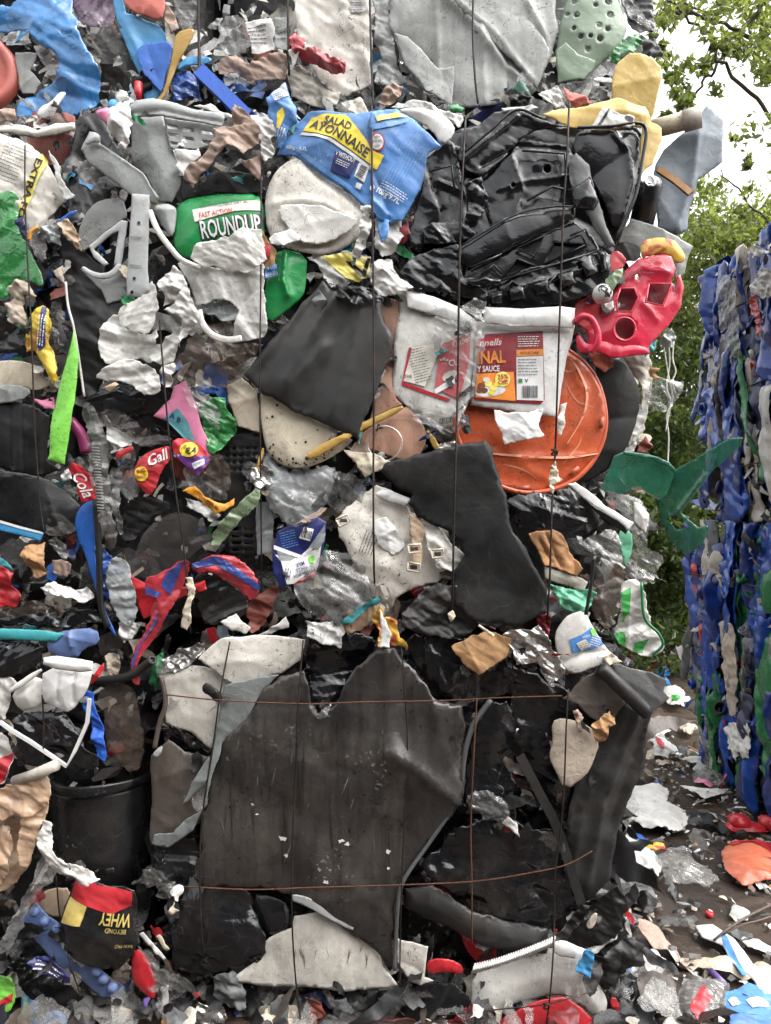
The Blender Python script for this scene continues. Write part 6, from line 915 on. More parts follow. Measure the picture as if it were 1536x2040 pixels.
q = S('tub', 'white round tub end with blue label', 'tub', '1105,1263 1118,1240 1133,1224 1164,1215 1181,1249 1209,1294 1239,1316 1188,1328 1146,1345 1122,1331 1108,1298', 'white', 10.5, 's', bulge=2, br=2, creases=[('1125,1320 1160,1300 1210,1298', -1, .8)]); Dc(q, 'blue_label', '1132,1273 1157,1263 1178,1249 1190,1266 1203,1284 1174,1294 1140,1300', 'lbl_blue', 3); Dc(q, 'text_panel', '1146,1280 1164,1272 1176,1286 1156,1296', 'lbl_paper', 4.5); LINES(q, 1161, 1284, 20, 4, 4, 20, 'ink_grey', 1.2, 6); LINES(q, 1186, 1276, 22, 5, 4.5, -20, 'ink_white', 1.3, 5); T(q, 'Milbo', 1166, 1266, 6, 22, 'ink_white', 16, 5); Dc(q, 'green_mark', '1174,1254 1184,1252 1188,1262 1178,1266', 'lime', 5)
S('foil_wad', 'white and silver crumpled wrapper left of the blue-label tub', 'wrapper', '1000,1267 1024,1252 1070,1242 1086,1262 1115,1315 1124,1336 1108,1357 1084,1342 1070,1317 1028,1324 1020,1290', 'foil', 12, 'c', ra=2.6); S('scrap_sheet', 'dark red twist at the top of the silver wrapper', 'scrap', '1070,1220 1088,1215 1096,1262 1086,1276 1076,1250', 'dkred', 10, 'c'); S('card_scrap', 'speckled brown card piece above the dark sheet', 'card', '899,1288 940,1265 987,1260 1023,1272 1009,1309 954,1345 923,1323', 'card', 12.5, 'p', fold=2); S('wood_chip', 'thin pale stick beside the brown card', 'stick', '952,1248 956,1244 986,1264 982,1270', 'cream', 14, 'r'); S('paper_scrap', 'cream paper tip under the blue-label tub', 'paper', '1200,1310 1216,1300 1240,1318 1214,1326', 'cream', 11, 'p')

# ------------------------------------------------------------------ bottom bale
S('plastic_sheet', 'dirty white bent sheet left of the dark torn sheet', 'sheet', '318,1345 383,1325 440,1338 466,1362 455,1386 438,1452 420,1493 380,1460 330,1440 326,1390', 'white_dirty', 8, 'r', fold=2); S('plastic_sheet', 'dirty white folded sheet along the top of the bottom bale', 'sheet', '395,1312 440,1272 520,1265 608,1274 602,1312 560,1342 470,1367 430,1337', 'white_dirty', 9.5, 'r', fold=3); TUBE('edge_strip', 'brown grimy edge of the bent white sheet', 'strip', '322,1350 330,1400 318,1440 308,1490', 5, 'brown_sheet', 10, sides=6)
S('foil_wad', 'shiny silver foil above the dirty white sheet', 'foil', '322,1316 355,1291 410,1280 400,1303 366,1331 332,1337', 'foil', 9, 'c', ra=2.4); S('bin_bag', 'black glossy hollow below the bent white sheet', 'bag', '318,1448 345,1440 385,1465 422,1495 420,1512 366,1502 330,1480', 'black_wet', 6, 'm', ra=2); S('clamp', 'black plastic clip on the crossing wires', 'clip', '402,1366 414,1358 440,1378 446,1392 428,1400 420,1386 404,1380', 'blackm', 13, 's', bulge=1, br=.8)
q = S('plastic_sheet', 'grey-brown torn sheet with curled lower edge', 'sheet', '300,1506 318,1488 335,1474 366,1498 422,1508 417,1580 406,1622 384,1657 332,1690 300,1684 302,1600', 'brown_sheet', 8.5, 'r', fold=3, bulge=1); S('curled_edge', None, None, '302,1684 306,1664 345,1660 372,1632 404,1612 384,1656 334,1690', 'grey_edge', 10.5, 'r', parent=q); S('torn_hoop', None, None, '302,1505 314,1490 324,1486 322,1500 312,1510', 'lgrey', 10.5, 's', parent=q); S('plastic_shard', 'grey pointed shard over the grey-brown sheet', 'shard', '363,1602 383,1560 416,1507 422,1532 408,1560 372,1598', 'grey_edge', 12, 's', sm=0)
q = S('plastic_sheet', 'huge dark grey-brown torn sheet wrapping the bottom bale', 'sheet', '520,1376 560,1345 605,1335 620,1400 633,1421 660,1406 675,1392 695,1350 730,1312 752,1290 790,1290 820,1330 868,1392 892,1398 922,1404 919,1500 916,1592 860,1670 802,1755 792,1800 789,1922 777,1938 742,1888 690,1852 640,1812 580,1784 500,1770 400,1768 384,1742 405,1640 424,1532 440,1480 490,1432', 'dark_sheet', 10.5, 'r', fold=4, fa=.9, na=1.0, ra=.3, jag=.9, bulge=.8, creases=[('770,1290 775,1440 790,1500', .9, 2.2), ('780,1490 850,1540 918,1594', 3.4, 4.5), ('700,1755 760,1800 790,1860', .8, 2), ('580,1400 600,1560 590,1700', .5, 2), ('860,1400 880,1480 915,1560', .9, 2.5), ('640,1520 700,1535 760,1520', -.5, 1.5), ('604,1275 594,1400 588,1560 582,1700 582,1790', -.7, 1.0), ('800,1290 808,1400 812,1500 806,1640 800,1760', -.6, .9), ('400,1398 600,1402 740,1398 920,1396', -.6, .8), ('366,1766 500,1772 620,1768 800,1764', -.5, .8), ('470,1500 520,1640 500,1760', .4, 1), ('700,1400 690,1560 720,1700', .35, 1.2)])
S('torn_edge', None, None, '446,1366 500,1352 556,1345 522,1376 492,1432 442,1481 427,1532 410,1602 409,1570 421,1500 434,1440', 'grey_edge', 12, 'r', parent=q, fold=2, fa=.4); S('torn_edge', None, None, '580,1780 620,1790 660,1812 706,1846 702,1857 650,1830 610,1806 580,1794', 'lgrey', 12, 's', parent=q); TUBE('edge_rib', None, None, '917,1590 860,1672 804,1754 793,1802 789,1870 786,1932', 4, 'dgrey', 12, parent=q, sides=6); TUBE('edge_rib', None, None, '978,1394 945,1440 926,1500 918,1585', 5.5, 'dgrey', 11, parent=q, sides=6)
for x, y, r in ((565, 1668, 7), (570, 1700, 4), (512, 1620, 5), (775, 1692, 6), (650, 1748, 5), (680, 1670, 6), (505, 1600, 4), (775, 1725, 4), (690, 1675, 5)): Dc(q, 'white_splash', P(ell(x, y, r, r*.6, n=9))+np.random.RandomState(int(x)).normal(size=(9, 2))*r*.3, 'white', 2)
rz = random.Random(12)
def scratches(sh, n, x0, x1, y0, y1, m, lean=8, ln=(30, 150)):
    for i in range(n):
        x, y, l = rz.uniform(x0, x1), rz.uniform(y0, y1), rz.uniform(*ln); d1 = rz.gauss(0, lean)/100*l; w_ = rz.uniform(.5, 1.3)
        Dc(sh, 'scratch', [(x, y), (x+d1*.5+w_, y+l*.5), (x+d1, y+l), (x+d1*.5-w_, y+l*.5)], m, 1.6, h=.02)
prnt('scratch_dark', (20, 17, 15), .5, .2); prnt('scratch_pale', (104, 98, 92), .5, .2)
scratches(q, 26, 440, 900, 1420, 1620, 'scratch_dark'); scratches(q, 12, 430, 780, 1440, 1680, 'scratch_pale', 25, (12, 60))
S('bin_bag', 'black shiny bag in the notch of the huge dark sheet', 'bag', '606,1270 650,1262 740,1260 752,1288 700,1345 672,1392 640,1420 620,1400', 'black_wet', 7, 'f', ra=1.8, bulge=1.5); S('bin_bag', 'black shiny bag under the brown card', 'bag', '800,1262 900,1262 1000,1300 1020,1340 1005,1400 930,1398 868,1388 826,1330', 'black_wet', 8, 'f', ra=1.8, bulge=2, rs=7); S('candy_wrapper', 'small torn silver bit hanging at the sheet notch', 'scrap', '618,1398 632,1420 660,1402 650,1426 634,1432', 'clear', 12.5, 'c')
S('bin_bag', 'black glossy bags stacked right of the huge dark sheet', 'bag', '975,1398 1020,1395 1030,1480 1020,1560 1032,1640 1000,1640 930,1640 922,1560 940,1470', 'black_wet', 7, 'f', ra=2.2, rs=8, bulge=1.5); S('film_scrap', 'crinkled clear film on the black glossy bags', 'film', '930,1580 970,1570 1010,1600 1024,1640 960,1630', 'clear_lo', 10.5, 'c'); S('scrap_sheet', 'white star-shaped scrap on the black bags', 'scrap', '1000,1640 1012,1626 1030,1640 1036,1668 1018,1650', 'white', 11, 'p')
S('plastic_sheet', 'black tall sheet behind the beige fabric', 'sheet', '1020,1320 1110,1360 1160,1400 1200,1440 1180,1540 1130,1640 1100,1640 1040,1510 1022,1420', 'black_wet', 6.5, 'c', ra=1.9, rs=8); TUBE('plank', 'dark diagonal plank across the black sheets', 'plank', '1036,1505 1075,1580 1112,1655 1158,1800', 13, 'rubber', 10.5, sides=4, flat=(1, .35), rot=math.pi/4, hard=True)
q = S('fabric', 'beige padded fabric piece behind the wire', 'fabric', '1098,1437 1122,1429 1175,1444 1197,1480 1182,1520 1168,1546 1126,1575 1105,1533 1093,1507 1102,1478', 'cloth', 10, 's', bulge=2, br=2, sm=1, fold=3, fa=.6); S('paper_wad', 'tan crumpled paper above the beige fabric', 'paper', '1172,1442 1190,1430 1212,1414 1223,1428 1206,1477 1186,1478', 'card', 12, 'c'); S('paper_scrap', 'small curled tan paper on the beige fabric', 'paper', '1140,1415 1150,1412 1164,1430 1152,1450 1146,1430', 'brown_paper', 13, 'c')
S('wood_board', 'brown split board under the rolled edge', 'board', '1120,1392 1170,1346 1202,1334 1232,1370 1246,1400 1220,1436 1200,1442 1150,1402', 'brown_sheet', 10, 'r', fold=2); e = empty('folded_sheet', at(1230, 1760, 4), 'dark rubbery folded sheet hanging at the alley corner', 'sheet'); S('hanging_sheet', None, None, '1168,1500 1205,1440 1245,1400 1297,1424 1284,1530 1228,1662 1218,1752 1162,1802 1124,1762 1130,1640', 'rubber', 8.5, 'r', parent=e, fold=0, ra=.5, rs=9, creases=[('1270,1420 1200,1600 1170,1760', 1.6, 1.2), ('1245,1420 1160,1600 1140,1740', 1.2, 1.2), ('1285,1450 1215,1640', -1, 1), ('1220,1440 1150,1620', -1, 1)]); TUBE('rolled_edge', None, None, '1196,1330,12 1240,1372,13 1290,1420,12', 15, 'rubber', 12, parent=e, sides=10)
S('plastic_sheet', 'grey translucent sheet flap jutting over the alley', 'sheet', '1212,1322 1300,1340 1330,1354 1322,1376 1334,1391 1296,1421 1250,1378', 'dgrey', 10, 'r', fold=2, fa=.5); S('black_roll', 'dark brown rolled plastic lying under the wire', 'roll', '806,1770 859,1760 940,1812 1020,1836 1092,1850 1092,1902 960,1882 804,1808', 'rubber', 9, 'r', bulge=3, br=2.5); S('plastic_sheet', 'black wrinkled sheet above the dark brown roll', 'sheet', '840,1720 920,1640 1040,1640 1120,1660 1160,1800 1100,1850 1020,1835 940,1810 862,1760', 'black_wet', 7.5, 'c', ra=2.2, rs=9)
S('rubber_flap', 'black torn flap folded out at the alley corner', 'flap', '1130,1876 1160,1830 1190,1795 1225,1758 1240,1780 1264,1754 1275,1780 1238,1817 1224,1866 1153,1888', 'blackm', 10, 'm', ra=1.4); S('plastic_sheet', 'black creased sheet behind the white ribbed pipe', 'sheet', '1000,1845 1110,1850 1160,1802 1200,1790 1130,1878 1060,1895 990,1920', 'rubber', 6, 'm'); S('scrap_sheet', 'cream oval patch on the black torn flap', 'scrap', '1168,1842 1184,1818 1192,1822 1184,1848 1172,1852', 'cream', 12.6, 's')
S('canister', 'black glossy crushed canister beside the lower wire', 'canister', '398,1712 430,1704 470,1740 500,1780 522,1840 532,1892 490,1932 420,1946 345,1932 333,1832 368,1772', 'black_wet', 8, 'm', bulge=4, br=5, ra=1.4, rs=9); S('canister', 'small black shiny round piece right of the crushed canister', 'canister', '500,1780 540,1782 577,1800 580,1850 536,1872 520,1840', 'black_wet', 8.5, 's', bulge=3, br=2.5); S('bin_bag', 'black torn bag below the brown sheet near the bucket', 'bag', '302,1690 384,1660 400,1700 370,1765 340,1800 310,1750', 'black', 6, 'f'); S('film_scrap', 'grey twisted film below the black bucket edge', 'film', '262,1762 285,1740 310,1722 322,1732 350,1760 340,1790 318,1770 288,1760', 'clear', 11, 'c'); S('paper_scrap', 'cream torn paper bit beside the canister', 'paper', '334,1815 350,1792 346,1808 358,1812 340,1824', 'cream', 12, 'p')
q = S('plastic_sheet', 'clean white flat sheet at the foot of the bottom bale', 'sheet', '458,1956 490,1930 536,1870 580,1850 586,1826 636,1815 648,1823 702,1855 752,1889 762,1926 793,1964 737,1972 585,1968 500,1962', 'white_dirty', 9.5, 'r', fold=3, fa=.6, ra=.3); scratches(q, 12, 560, 740, 1860, 1920, 'scratch_pale', 20, (15, 50)); S('plastic_sheet', 'small white bent sheet right of the hanging dark point', 'sheet', '791,1870 853,1886 846,1946 864,1954 838,1962 818,1957 791,1918', 'white_dirty', 9, 'r', fold=2); S('handle', 'red plastic handle in the dark under the roll', 'grip', '848,1916 875,1908 900,1911 924,1926 921,1944 889,1936 851,1944', 'red', 9, 's', bulge=1.2, br=1)
e = empty('ribbed_pipe', at(1080, 2000, 6), 'white dented container with ribbed hose edge', 'container'); q = S('container_wall', None, None, '942,1935 1000,1922 1070,1898 1106,1880 1146,1890 1180,1902 1192,1960 1210,1990 1207,2016 1190,2030 1140,1987 1115,1982 1063,1992 1000,2017 938,2022', 'white', 9, 's', bulge=3, br=4, parent=e, sm=1, fold=3, fa=1.0)
for i, t in enumerate(np.linspace(0, 1, 34)):
    x = 944+t*158; y = 1928-54*t**1.25; TUBE('rib', None, None, f'{x-4:.1f},{y+10:.1f},10.5 {x:.1f},{y+2:.1f},13 {x+3:.1f},{y-8:.1f},11', 2.3, 'white_clean', 12, sides=6, parent=e)
S('neck', None, None, '1100,1878 1122,1872 1150,1884 1180,1898 1176,1920 1140,1908 1104,1904', 'white_clean', 13, 's', parent=e, bulge=1.2, br=1); S('tape', 'bright blue tape tied on the white container', 'tape', '1163,1890 1182,1896 1179,1926 1176,1953 1162,1942 1147,1936 1156,1914', 'sky_blue', 16, 'c', ra=1)
S('bumper', 'big red plastic shell under the white container', 'shell', '1000,2030 1012,2024 1063,1994 1115,1984 1140,1990 1194,2044 1200,2075 960,2075', 'red', 11, 's', bulge=2.5, br=3); S('scrap_sheet', 'red scrap beside the white container foot', 'scrap', '1213,1984 1232,1990 1234,2028 1218,2012', 'red', 7, 's'); S('bottle', 'black crushed bottle right of the white container', 'bottle', '1180,1902 1222,1882 1262,1869 1287,1886 1282,1920 1242,1931 1226,1962 1214,1972 1190,1961', 'blackm', 10, 'm', bulge=2.5)
S('film_scrap', 'amber clear film below the white flat sheet', 'film', '605,1985 640,1995 650,2050 610,2055', 'rustred', 9, 'c'); S('plastic_board', 'off-white crate edge below the white sheet', 'board', '470,2010 590,2006 604,2060 470,2060', 'offwhite', 7.5, 'r'); S('strip', 'dull pale strip next to the amber film', 'strip', '660,1990 690,1985 700,2040 665,2045', 'dgrey', 8, 'p'); S('bin_bag', 'black bag at the very bottom under the red handle', 'bag', '700,1975 800,1970 930,1950 940,2060 700,2060', 'black', 7, 'f', ra=2); S('scrap_sheet', 'dark red fold at the bottom beside the red shell', 'scrap', '685,2018 720,2012 800,2030 900,2028 940,2000 1000,1990 985,2020 930,2060 690,2060', 'dkred', 8, 'm')

# ------------------------------------------------------------------ baling wires
def wire(parent, pts, r=2.1, m='wire'): TUBE('baling_wire', None, None, pts, r*.8, m, 15, sides=6, parent=parent)
wire(B_MID, '741,212,8 741,300,14 742,430,14.5 744,600,14.5 745,760,14.5 744,900,13 744,1040,14.5 745,1128,13 747,1180,7 750,1262,5', 2.6); wire(B_MID, '928,232,9 924,300,14 918,430,14.5 914,600,15 912,760,13.5 908,900,16 904,1050,16 902,1160,15 898,1240,10', 2.8); wire(B_MID, '1134,200,10 1130,300,14.5 1122,430,15 1116,600,14.5 1110,780,13.5 1106,900,10 1100,1000,12 1096,1130,14 1090,1240,11', 2.6); wire(B_MID, '520,350,10 520,520,13 518,700,12 518,800,11.5 519,930,10 520,1000,7 522,1262,5', 2.0); wire(B_MID, '318,640,13 324,720,13.5 336,860,13.5 350,980,13 366,1090,12 374,1180,12 380,1262,9', 2.4)
wire(B_LMID, '50,290,9 50,400,10.5 56,540,11 62,640,11.5 66,760,11 70,860,10.5 80,1000,10.5 88,1060,11', 2.2); wire(B_LLOW, '84,1385,19 87,1440,16 86,1515,15', 2); wire(B_LLOW, '112,1745,15 120,1830,12 140,1920,12.5 160,1980,12', 2)
wire(B_LOW, '458,1278,11 446,1340,12 436,1400,13.5 424,1490,13 404,1620,13.5 398,1740,13.5 404,1900,13'); wire(B_LOW, '604,1275,12 594,1400,13.5 588,1560,13.5 582,1700,13.5 582,1840,12.5 590,1960,12 602,2060,11'); wire(B_LOW, '800,1290,12 808,1400,13.5 812,1500,13.5 806,1640,13.5 800,1760,13.5 797,1900,12.5 797,1965,12', 1.8); wire(B_LOW, '950,1390,11 944,1500,12.5 938,1640,12 940,1760,12.5 940,1880,12', 2, 'rust'); wire(B_LOW, '1132,1372,12 1128,1450,14 1124,1560,14 1118,1640,13 1106,1740,13 1104,1840,12.5 1102,1900,16 1096,1980,16 1086,2060,15', 2.2)
wire(B_LOW, '332,1384,10.5 430,1394,13.5 600,1402,14 740,1398,14 870,1396,13.8 1000,1390,13 1120,1386,12.5', 1.7, 'rust'); wire(B_LOW, '366,1766,13 500,1772,14.2 620,1768,14.2 760,1764,14.2 940,1756,13.5 1060,1738,13 1130,1722,13 1180,1695,12', 1.8, 'rust'); wire(B_LOW, '870,2024,12 1000,2010,15 1090,2000,16 1190,1972,14', 1.7)
wire(B_TOP, '736,-60,0 738,60,1 742,170,2 745,215,3', 2.8); wire(B_TOP, '944,-60,0 942,60,1 946,150,2 952,206,2', 3); wire(B_TOP, '572,-60,-2 574,60,-2 576,150,-2', 3); wire(B_TLEFT, '395,-60,-3 396,60,-3 398,160,-3', 4)
for (x, y, d_, b_) in ((1104, 900, 14, B_MID), (742, 428, 15.5, B_MID), (1088, 2003, 16.5, B_LOW)):
    TUBE('wire_knot', None, None, f'{x-6},{y-4},{d_} {x+5},{y-2},{d_+1} {x+4},{y+6},{d_} {x-5},{y+5},{d_+1} {x+2},{y-3},{d_+1.4}', 2, 'wire', d_, sides=6, parent=b_)
e = empty('paper_tag', at(1112, 880, 14), 'white tag strip with a round eyelet tied on the wire', 'tag'); q = S('tag', None, None, '1117,806 1130,802 1126,842 1118,868 1112,866 1110,838', 'white', 13, 'p', parent=e, fold=1); Dc(q, 'eyelet', ell(1118, 838, 7, n=12), 'cream', 5); S('scrap_sheet', 'pale torn scraps knotted on the wire below the lid', 'scrap', '1098,930 1106,918 1112,940 1122,956 1104,966 1102,986 1094,970', 'cream', 13, 'c')

# ------------------------------------------------------------------ things on the ground in the alley
G = Ground
def GS(name, label, cat, pts, m, st='p', z=1.2, **k): k.setdefault('bulge', 1.5); k.setdefault('br', 2.0); return S(name, label, cat, pts, m, z, st, fr=G, **k)
GS('paper_heap', 'pile of crumpled white papers on the ground by the bale corner', 'paper', '1238,1632 1252,1590 1266,1566 1315,1562 1331,1590 1325,1600 1366,1615 1360,1652 1300,1652', 'paper', 'c', 2, bulge=4, br=5); GS('film_roll', 'white wrinkled film roll lying beside the folded sheet', 'film', '1208,1662 1223,1657 1265,1672 1273,1690 1305,1703 1319,1732 1311,1750 1258,1729 1227,1712 1213,1698', 'milky', 'c', 2, bulge=4, br=4); GS('film_bag', 'clear bag of scraps on the muddy ground', 'bag', '1307,1704 1370,1690 1378,1707 1410,1735 1434,1754 1391,1764 1325,1757 1318,1732', 'clear', 'c', 2, bulge=4, br=4); GS('paper_scrap', 'pale yellow and red wrapper above the clear bag', 'wrapper', '1274,1688 1290,1680 1322,1684 1326,1698 1290,1698', 'patched', 'c', 2.5)
e = empty('toy_vehicle', (0, 0, 0), 'red plastic toy vehicle body lying on the ground', 'toy'); g = G(0); p0 = g.m([(1500, 1668)])[0]; e.location = (p0[0], p0[1], 0)
for nm, dx, dy, hh, sx, sy, m in (('chassis', 0, 0, .02, .13, .05, 'red'), ('cab', -.04, .01, .055, .045, .045, 'red'), ('tail', .06, 0, .05, .05, .05, 'red')):
    bm = bmesh.new(); bmesh.ops.create_cube(bm, size=1); bmesh.ops.scale(bm, vec=(sx*1.6, sy*1.6, hh), verts=bm.verts); bmesh.ops.bevel(bm, geom=bm.edges[:], offset=.008, segments=2, affect='EDGES'); v = [(x.co.x+p0[0]+dx*1.3, x.co.y+p0[1]+dy, x.co.z+.03+hh/2) for x in bm.verts]; f = [[y.index for y in x.verts] for x in bm.faces]; bm.free(); mesh_obj(nm, v, f, m, e)
for dx in (-.07, .07): LATHE('wheel', None, None, [(0, .012), (.022, .012), (.026, .006), (.026, -.006), (.022, -.012)], (p0[0]+dx, p0[1]-.05, .026), (0, -1, 0), 'blackm', 16, parent=e)
q = GS('plastic_shell', 'orange crushed shell with a red edge on the ground', 'shell', '1436,1702 1454,1686 1499,1674 1545,1682 1545,1762 1478,1765 1443,1737', 'terracotta', 'm', 2, bulge=6, br=5); Dc(q, 'red_edge', '1450,1688 1499,1676 1542,1684 1542,1704 1500,1696 1460,1700', 'red', 4)
GS('plastic_shard', 'pale grey flat shard on the mud', 'shard', '1461,1798 1493,1814 1490,1830 1452,1823', 'lgrey', 'r', 1, bulge=0); q = GS('long_shard', 'long white and blue plastic strip lying in the mud', 'strip', '1384,1844 1419,1842 1464,1871 1499,1917 1535,1934 1538,1972 1522,1992 1503,1953 1464,1918 1440,1886 1398,1869', 'white_clean', 'r', 2, bulge=2, br=2); Dc(q, 'blue_print', '1436,1872 1448,1876 1470,1916 1490,1944 1480,1950 1450,1910', 'lbl_blue', 3); GS('paper_strip', 'white printed strip at the picture edge on the mud', 'strip', '1478,1878 1496,1872 1545,1889 1545,1905 1489,1890', 'paper', 'p', 1)
q = GS('carton', 'blue printed carton lying at the bottom corner', 'carton', '1443,1988 1489,1955 1545,1979 1545,2050 1454,2040', 'lbl_blue', 'p', 2, bulge=.8, ra=1.2); Dc(q, 'white_patch', '1450,2000 1464,1990 1476,2006 1460,2014', 'ink_white', 3); Dc(q, 'white_patch', '1486,1998 1520,1988 1534,2010 1500,2016', 'ink_white', 3)
q = GS('drink_bottle', 'crushed clear drink bottle with red label on the ground', 'bottle', '1345,1994 1377,1958 1436,1962 1448,1969 1427,2022 1384,2036 1349,2012', 'clear', 'c', 2, bulge=4, br=3); Dc(q, 'red_label', '1374,2018 1400,1990 1420,2006 1390,2034', 'lbl_red', 3); GS('paper_cup', 'white cup rim at the very bottom beside the crushed bottle', 'cup', '1318,2040 1335,2022 1352,2020 1366,2050 1316,2056', 'white', 's', 1)
TUBE('tube', 'small purple plastic tube on the mud', 'tube', '1416,1934,2 1442,1960,2', 7, 'purple', 2, sides=12, fr=G); TUBE('twig', 'forked brown twig lying across the white strip', 'twig', '1422,1873,3 1450,1850,6 1496,1822,8 1545,1798,8', 2.6, 'bark', 5, sides=6, fr=G); TUBE('twig', 'thinner brown twig crossing the forked twig', 'twig', '1440,1862,4 1478,1842,7 1510,1834,7 1545,1822,6', 2.0, 'bark', 5, sides=6, fr=G); LATHE('red_stopper', 'tiny red round cap on the mud', 'cap', [(0, .012), (.011, .012), (.013, .008), (.013, 0)], (*g.m([(1413, 1824)])[0], .0), (0, 0, 1), 'red', 16)
GS('rubber_lump', 'black rubber lump beside the torn flap', 'rubber', '1266,1792 1290,1784 1311,1800 1302,1820 1280,1820', 'blackm', 'm', 2, bulge=4, br=3); GS('scrap_sheet', 'white and black twisted scrap beside the black bottle', 'scrap', '1262,1931 1279,1913 1314,1899 1332,1920 1304,1932', 'printed', 'c', 2, bulge=2); GS('cap_piece', 'pale blue cap by the twisted scrap', 'cap', '1240,1926 1256,1922 1260,1936 1246,1948', 'slate', 's', 2); GS('strip', 'black flat strip on the ground under the twisted scrap', 'strip', '1290,1940 1345,1950 1340,1962 1286,1952', 'blackm', 'r', 1, bulge=.5); GS('strip', 'black curved strip at the foot of the black bottle', 'strip', '1230,1952 1246,1958 1262,1976 1260,1982 1240,1968', 'rubber', 'r', 2)
GS('bin_bag', 'dark torn bag at the foot of the folded sheet', 'bag', '1225,1770 1262,1755 1300,1770 1310,1790 1270,1800 1232,1800', 'dgrey', 'c', 2, bulge=3); GS('lid_piece', 'red and white small dish by the folded sheet', 'dish', '1242,1752 1258,1745 1280,1748 1276,1758 1250,1760', 'red', 's', 2)
GS('box', 'white box flap marked with a black numeral on the litter', 'box', '1288,1440 1340,1455 1330,1478 1303,1464 1288,1452', 'white', 'p', 2); GS('bag', 'bright blue bag heap far down the alley', 'bag', '1308,1335 1320,1328 1332,1334 1336,1364 1318,1362', 'blue_film', 'c', 4, bulge=8, br=6); GS('scrap_sheet', 'red sheet beside the far blue bag', 'sheet', '1282,1334 1310,1326 1346,1318 1340,1330 1300,1340', 'red', 'c', 3, bulge=3); q = GS('bag', 'white and green bag far down the alley', 'bag', '1322,1374 1345,1368 1364,1380 1364,1408 1330,1406', 'white', 'c', 3, bulge=5, br=5); Dc(q, 'green_print', '1338,1394 1356,1394 1354,1404 1338,1404', 'lbl_green', 4)
TUBE('wood_stick', 'brown wooden stick leaning on the litter by the blue bale', 'stick', '1370,1486,2 1400,1503,4 1434,1522,5', 3.6, 'wood', 3, sides=4, curve=False, fr=G, rot=math.pi/4, hard=True); GS('paper_scrap', 'pointed white sheet at the foot of the blue bale', 'sheet', '1354,1565 1400,1570 1456,1570 1428,1584 1405,1592', 'paper', 'p', 2); GS('film_scrap', 'grey clear film heap with a pink bit at the blue bale foot', 'film', '1380,1538 1410,1530 1448,1531 1449,1567 1410,1566 1382,1556', 'grey_film', 'c', 3, bulge=5, br=4); GS('card_scrap', 'white square card beside the film heap', 'card', '1358,1516 1380,1508 1406,1510 1404,1528', 'paper', 'p', 2); GS('strip', 'pink flat packet under the film heap', 'packet', '1378,1556 1392,1552 1422,1564 1414,1570', 'pink', 'p', 3.5)
GS('film_scrap', 'dirty black and white film heap by the bale corner', 'film', '1290,1480 1310,1474 1340,1490 1352,1500 1330,1512 1300,1505', 'printed', 'c', 3, bulge=5, br=4); GS('scrap_sheet', 'red torn scrap on the black and white heap', 'scrap', '1304,1470 1312,1468 1324,1486 1316,1490', 'red', 'p', 8); GS('paper_scrap', 'small beige paper between the far bag and white box', 'paper', '1352,1446 1376,1442 1390,1454 1366,1462', 'cream', 'c', 3)
S('paper_flap', 'white torn poster flap stuck at the blue bale corner', 'paper', '1346,1290 1376,1278 1383,1330 1372,1342 1362,1318', 'paper', 3, 'p', fr=Side); q = S('glove', 'dirty white glove-like rag hanging on the blue bale', 'rag', '1446,1448 1462,1440 1492,1440 1498,1500 1484,1520 1476,1496 1470,1518 1462,1500 1452,1490', 'white', 9, 'c', fr=Side); S('film_bag', 'grey dirty bag hanging down the blue bale', 'bag', '1430,560 1462,540 1470,620 1480,700 1462,720 1440,690 1432,640', 'grey_film', 8, 'f', fr=Side); S('cloth_rag', 'long beige rag strip down the lower blue bale', 'rag', '1440,1250 1462,1240 1470,1330 1474,1420 1456,1430 1444,1380', 'cloth', 8, 'f', fr=Side); S('film_scrap', 'white rag on top of the upper blue bale', 'rag', '1486,500 1510,486 1545,482 1545,520 1500,515', 'white', 10, 'c', fr=Side); S('scrap_sheet', 'bright green bulging drum piece low on the blue bale', 'drum', '1500,1330 1545,1300 1545,1420 1520,1410 1505,1380', 'green_drum', 9, 's', fr=Side, bulge=3)
S('scrap_sheet', 'red twisted strip in the upper blue bale', 'strip', '1500,590 1512,580 1516,660 1506,676', 'red', 9, 'c', fr=Side); S('bag', 'white patterned bag scrap high on the blue bale', 'bag', '1496,556 1520,540 1545,545 1545,590 1520,596 1500,580', 'printed', 10, 'c', fr=Side); S('scrap_sheet', 'green bulging drum piece on the lower blue bale', 'drum', '1510,1150 1545,1130 1545,1220 1520,1225', 'green_drum', 9, 's', fr=Side, bulge=3)
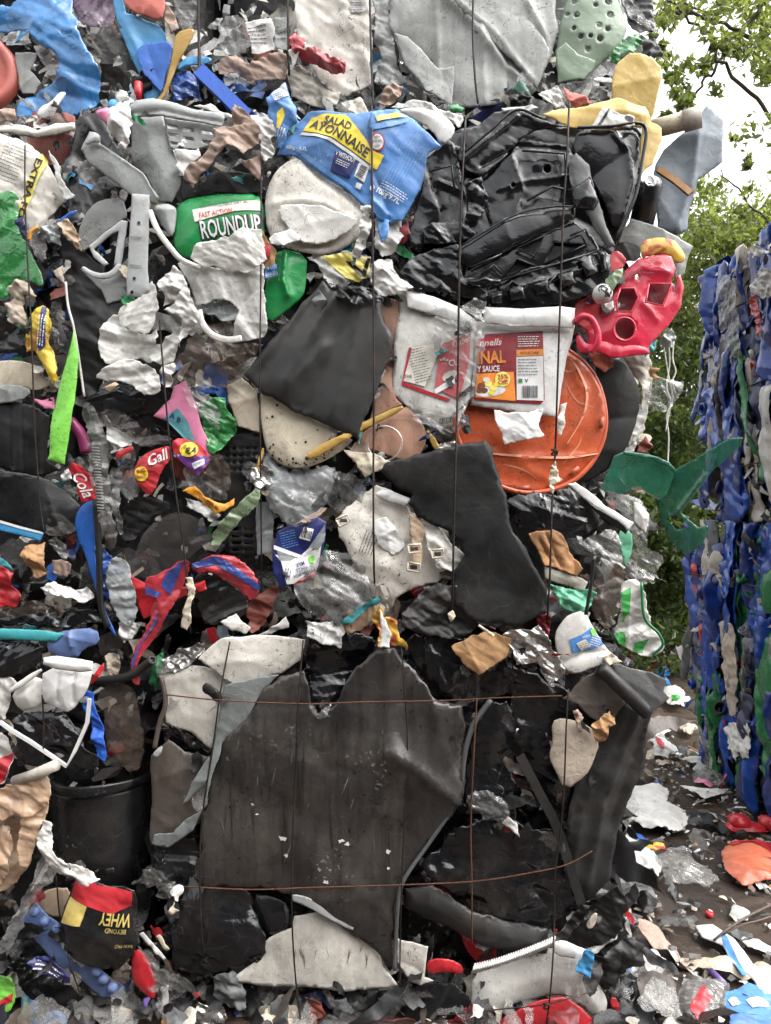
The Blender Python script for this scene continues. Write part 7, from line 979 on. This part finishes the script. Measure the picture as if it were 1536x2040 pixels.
# litter too small and too much to count
rl = random.Random(77)
LP_ = [('white', 2.5), ('offwhite', 4), ('paper', 2.5), ('cream', 2), ('blackm', 5), ('dgrey', 5), ('brown_sheet', 4), ('lgrey', 2), ('blue', .4), ('green', .3), ('red', .15), ('sky_blue', .1), ('clear', 4), ('grey_film', 4), ('card', 2), ('brown_paper', 3), ('clear', 2)]
def alley(r):
    y = -.9+4.2*r.random()**.9; lo = .72 if y > -.05 else -.1; x = r.uniform(lo, 1.74) if y > .4 else r.uniform(lo, 2.2)
    if r.random() < .35: x = r.choice((.76+abs(r.gauss(0, .1)), 1.66-abs(r.gauss(0, .12))))
    return (x, y, .006+abs(r.gauss(0, .008))), (r.gauss(0, .25), r.gauss(0, .25), 1)
o = shreds(None, 2400, alley, LP_, rl, (.004, .016), 'litter'); o['label'] = 'small plastic and paper litter scattered over the mud'; o['category'] = 'litter'
eg = props(empty('litter_pieces', (1.2, 1, 0), 'larger torn plastic pieces strewn along the alley mud', 'litter'), kind='stuff'); scraps(eg, 200, alley, LP_, rl, (.014, .07), 'litter_piece')

def foot(r): return (r.uniform(-1.12, .74), -.0-abs(r.gauss(0, .1)), .01+abs(r.gauss(0, .035))), (r.gauss(0, .35), -.5, 1)
ef = props(empty('litter_pieces', (-.2, -.05, 0), 'torn scraps fallen in a heap along the foot of the bales', 'litter'), kind='stuff'); scraps(ef, 170, foot, PAL_LOW+[('offwhite', 2), ('clear', 8), ('blue', .6), ('card', 1)], rl, (.016, .055), 'litter_piece')

# ------------------------------------------------------------------ small torn bits caught between the larger things
def torn_bits():
    rng = random.Random(99); cnt = {}
    for o in list(ALL):
        if o.type != 'MESH' or o.location.y > .2 or o.location.y < -.25: continue
        x, y, z = o.location; low = z < Z_(1268)
        if z > Z_(225): pa, pal = (B_TOP if x > X_(405) else B_TLEFT), PAL_TOP
        elif low: pa, pal = (B_LOW if x > X_(300) else B_LLOW), PAL_LOW
        else: pa, pal = (B_MID if x > X_(160) else B_LMID), PAL_MID
        vs = o.data.vertices; n = 3 if len(vs) < 700 else 6
        if x > .78 or z < .12: continue
        for i in range(n):
            v = o.location + vs[rng.randrange(min(60, len(vs)))].co
            if v.x > .7 or cnt.get(pa.name, 0) > 270: continue
            cnt[pa.name] = cnt.get(pa.name, 0)+1
            scraps(pa, 1, lambda r, v=v: ((v.x+r.gauss(0, .012), v.y+r.uniform(.012, .032), v.z+r.gauss(0, .012)), (r.gauss(0, .3), -1, r.gauss(.15, .3))), pal, rng, (.010, .028), 'torn_bit')
torn_bits()
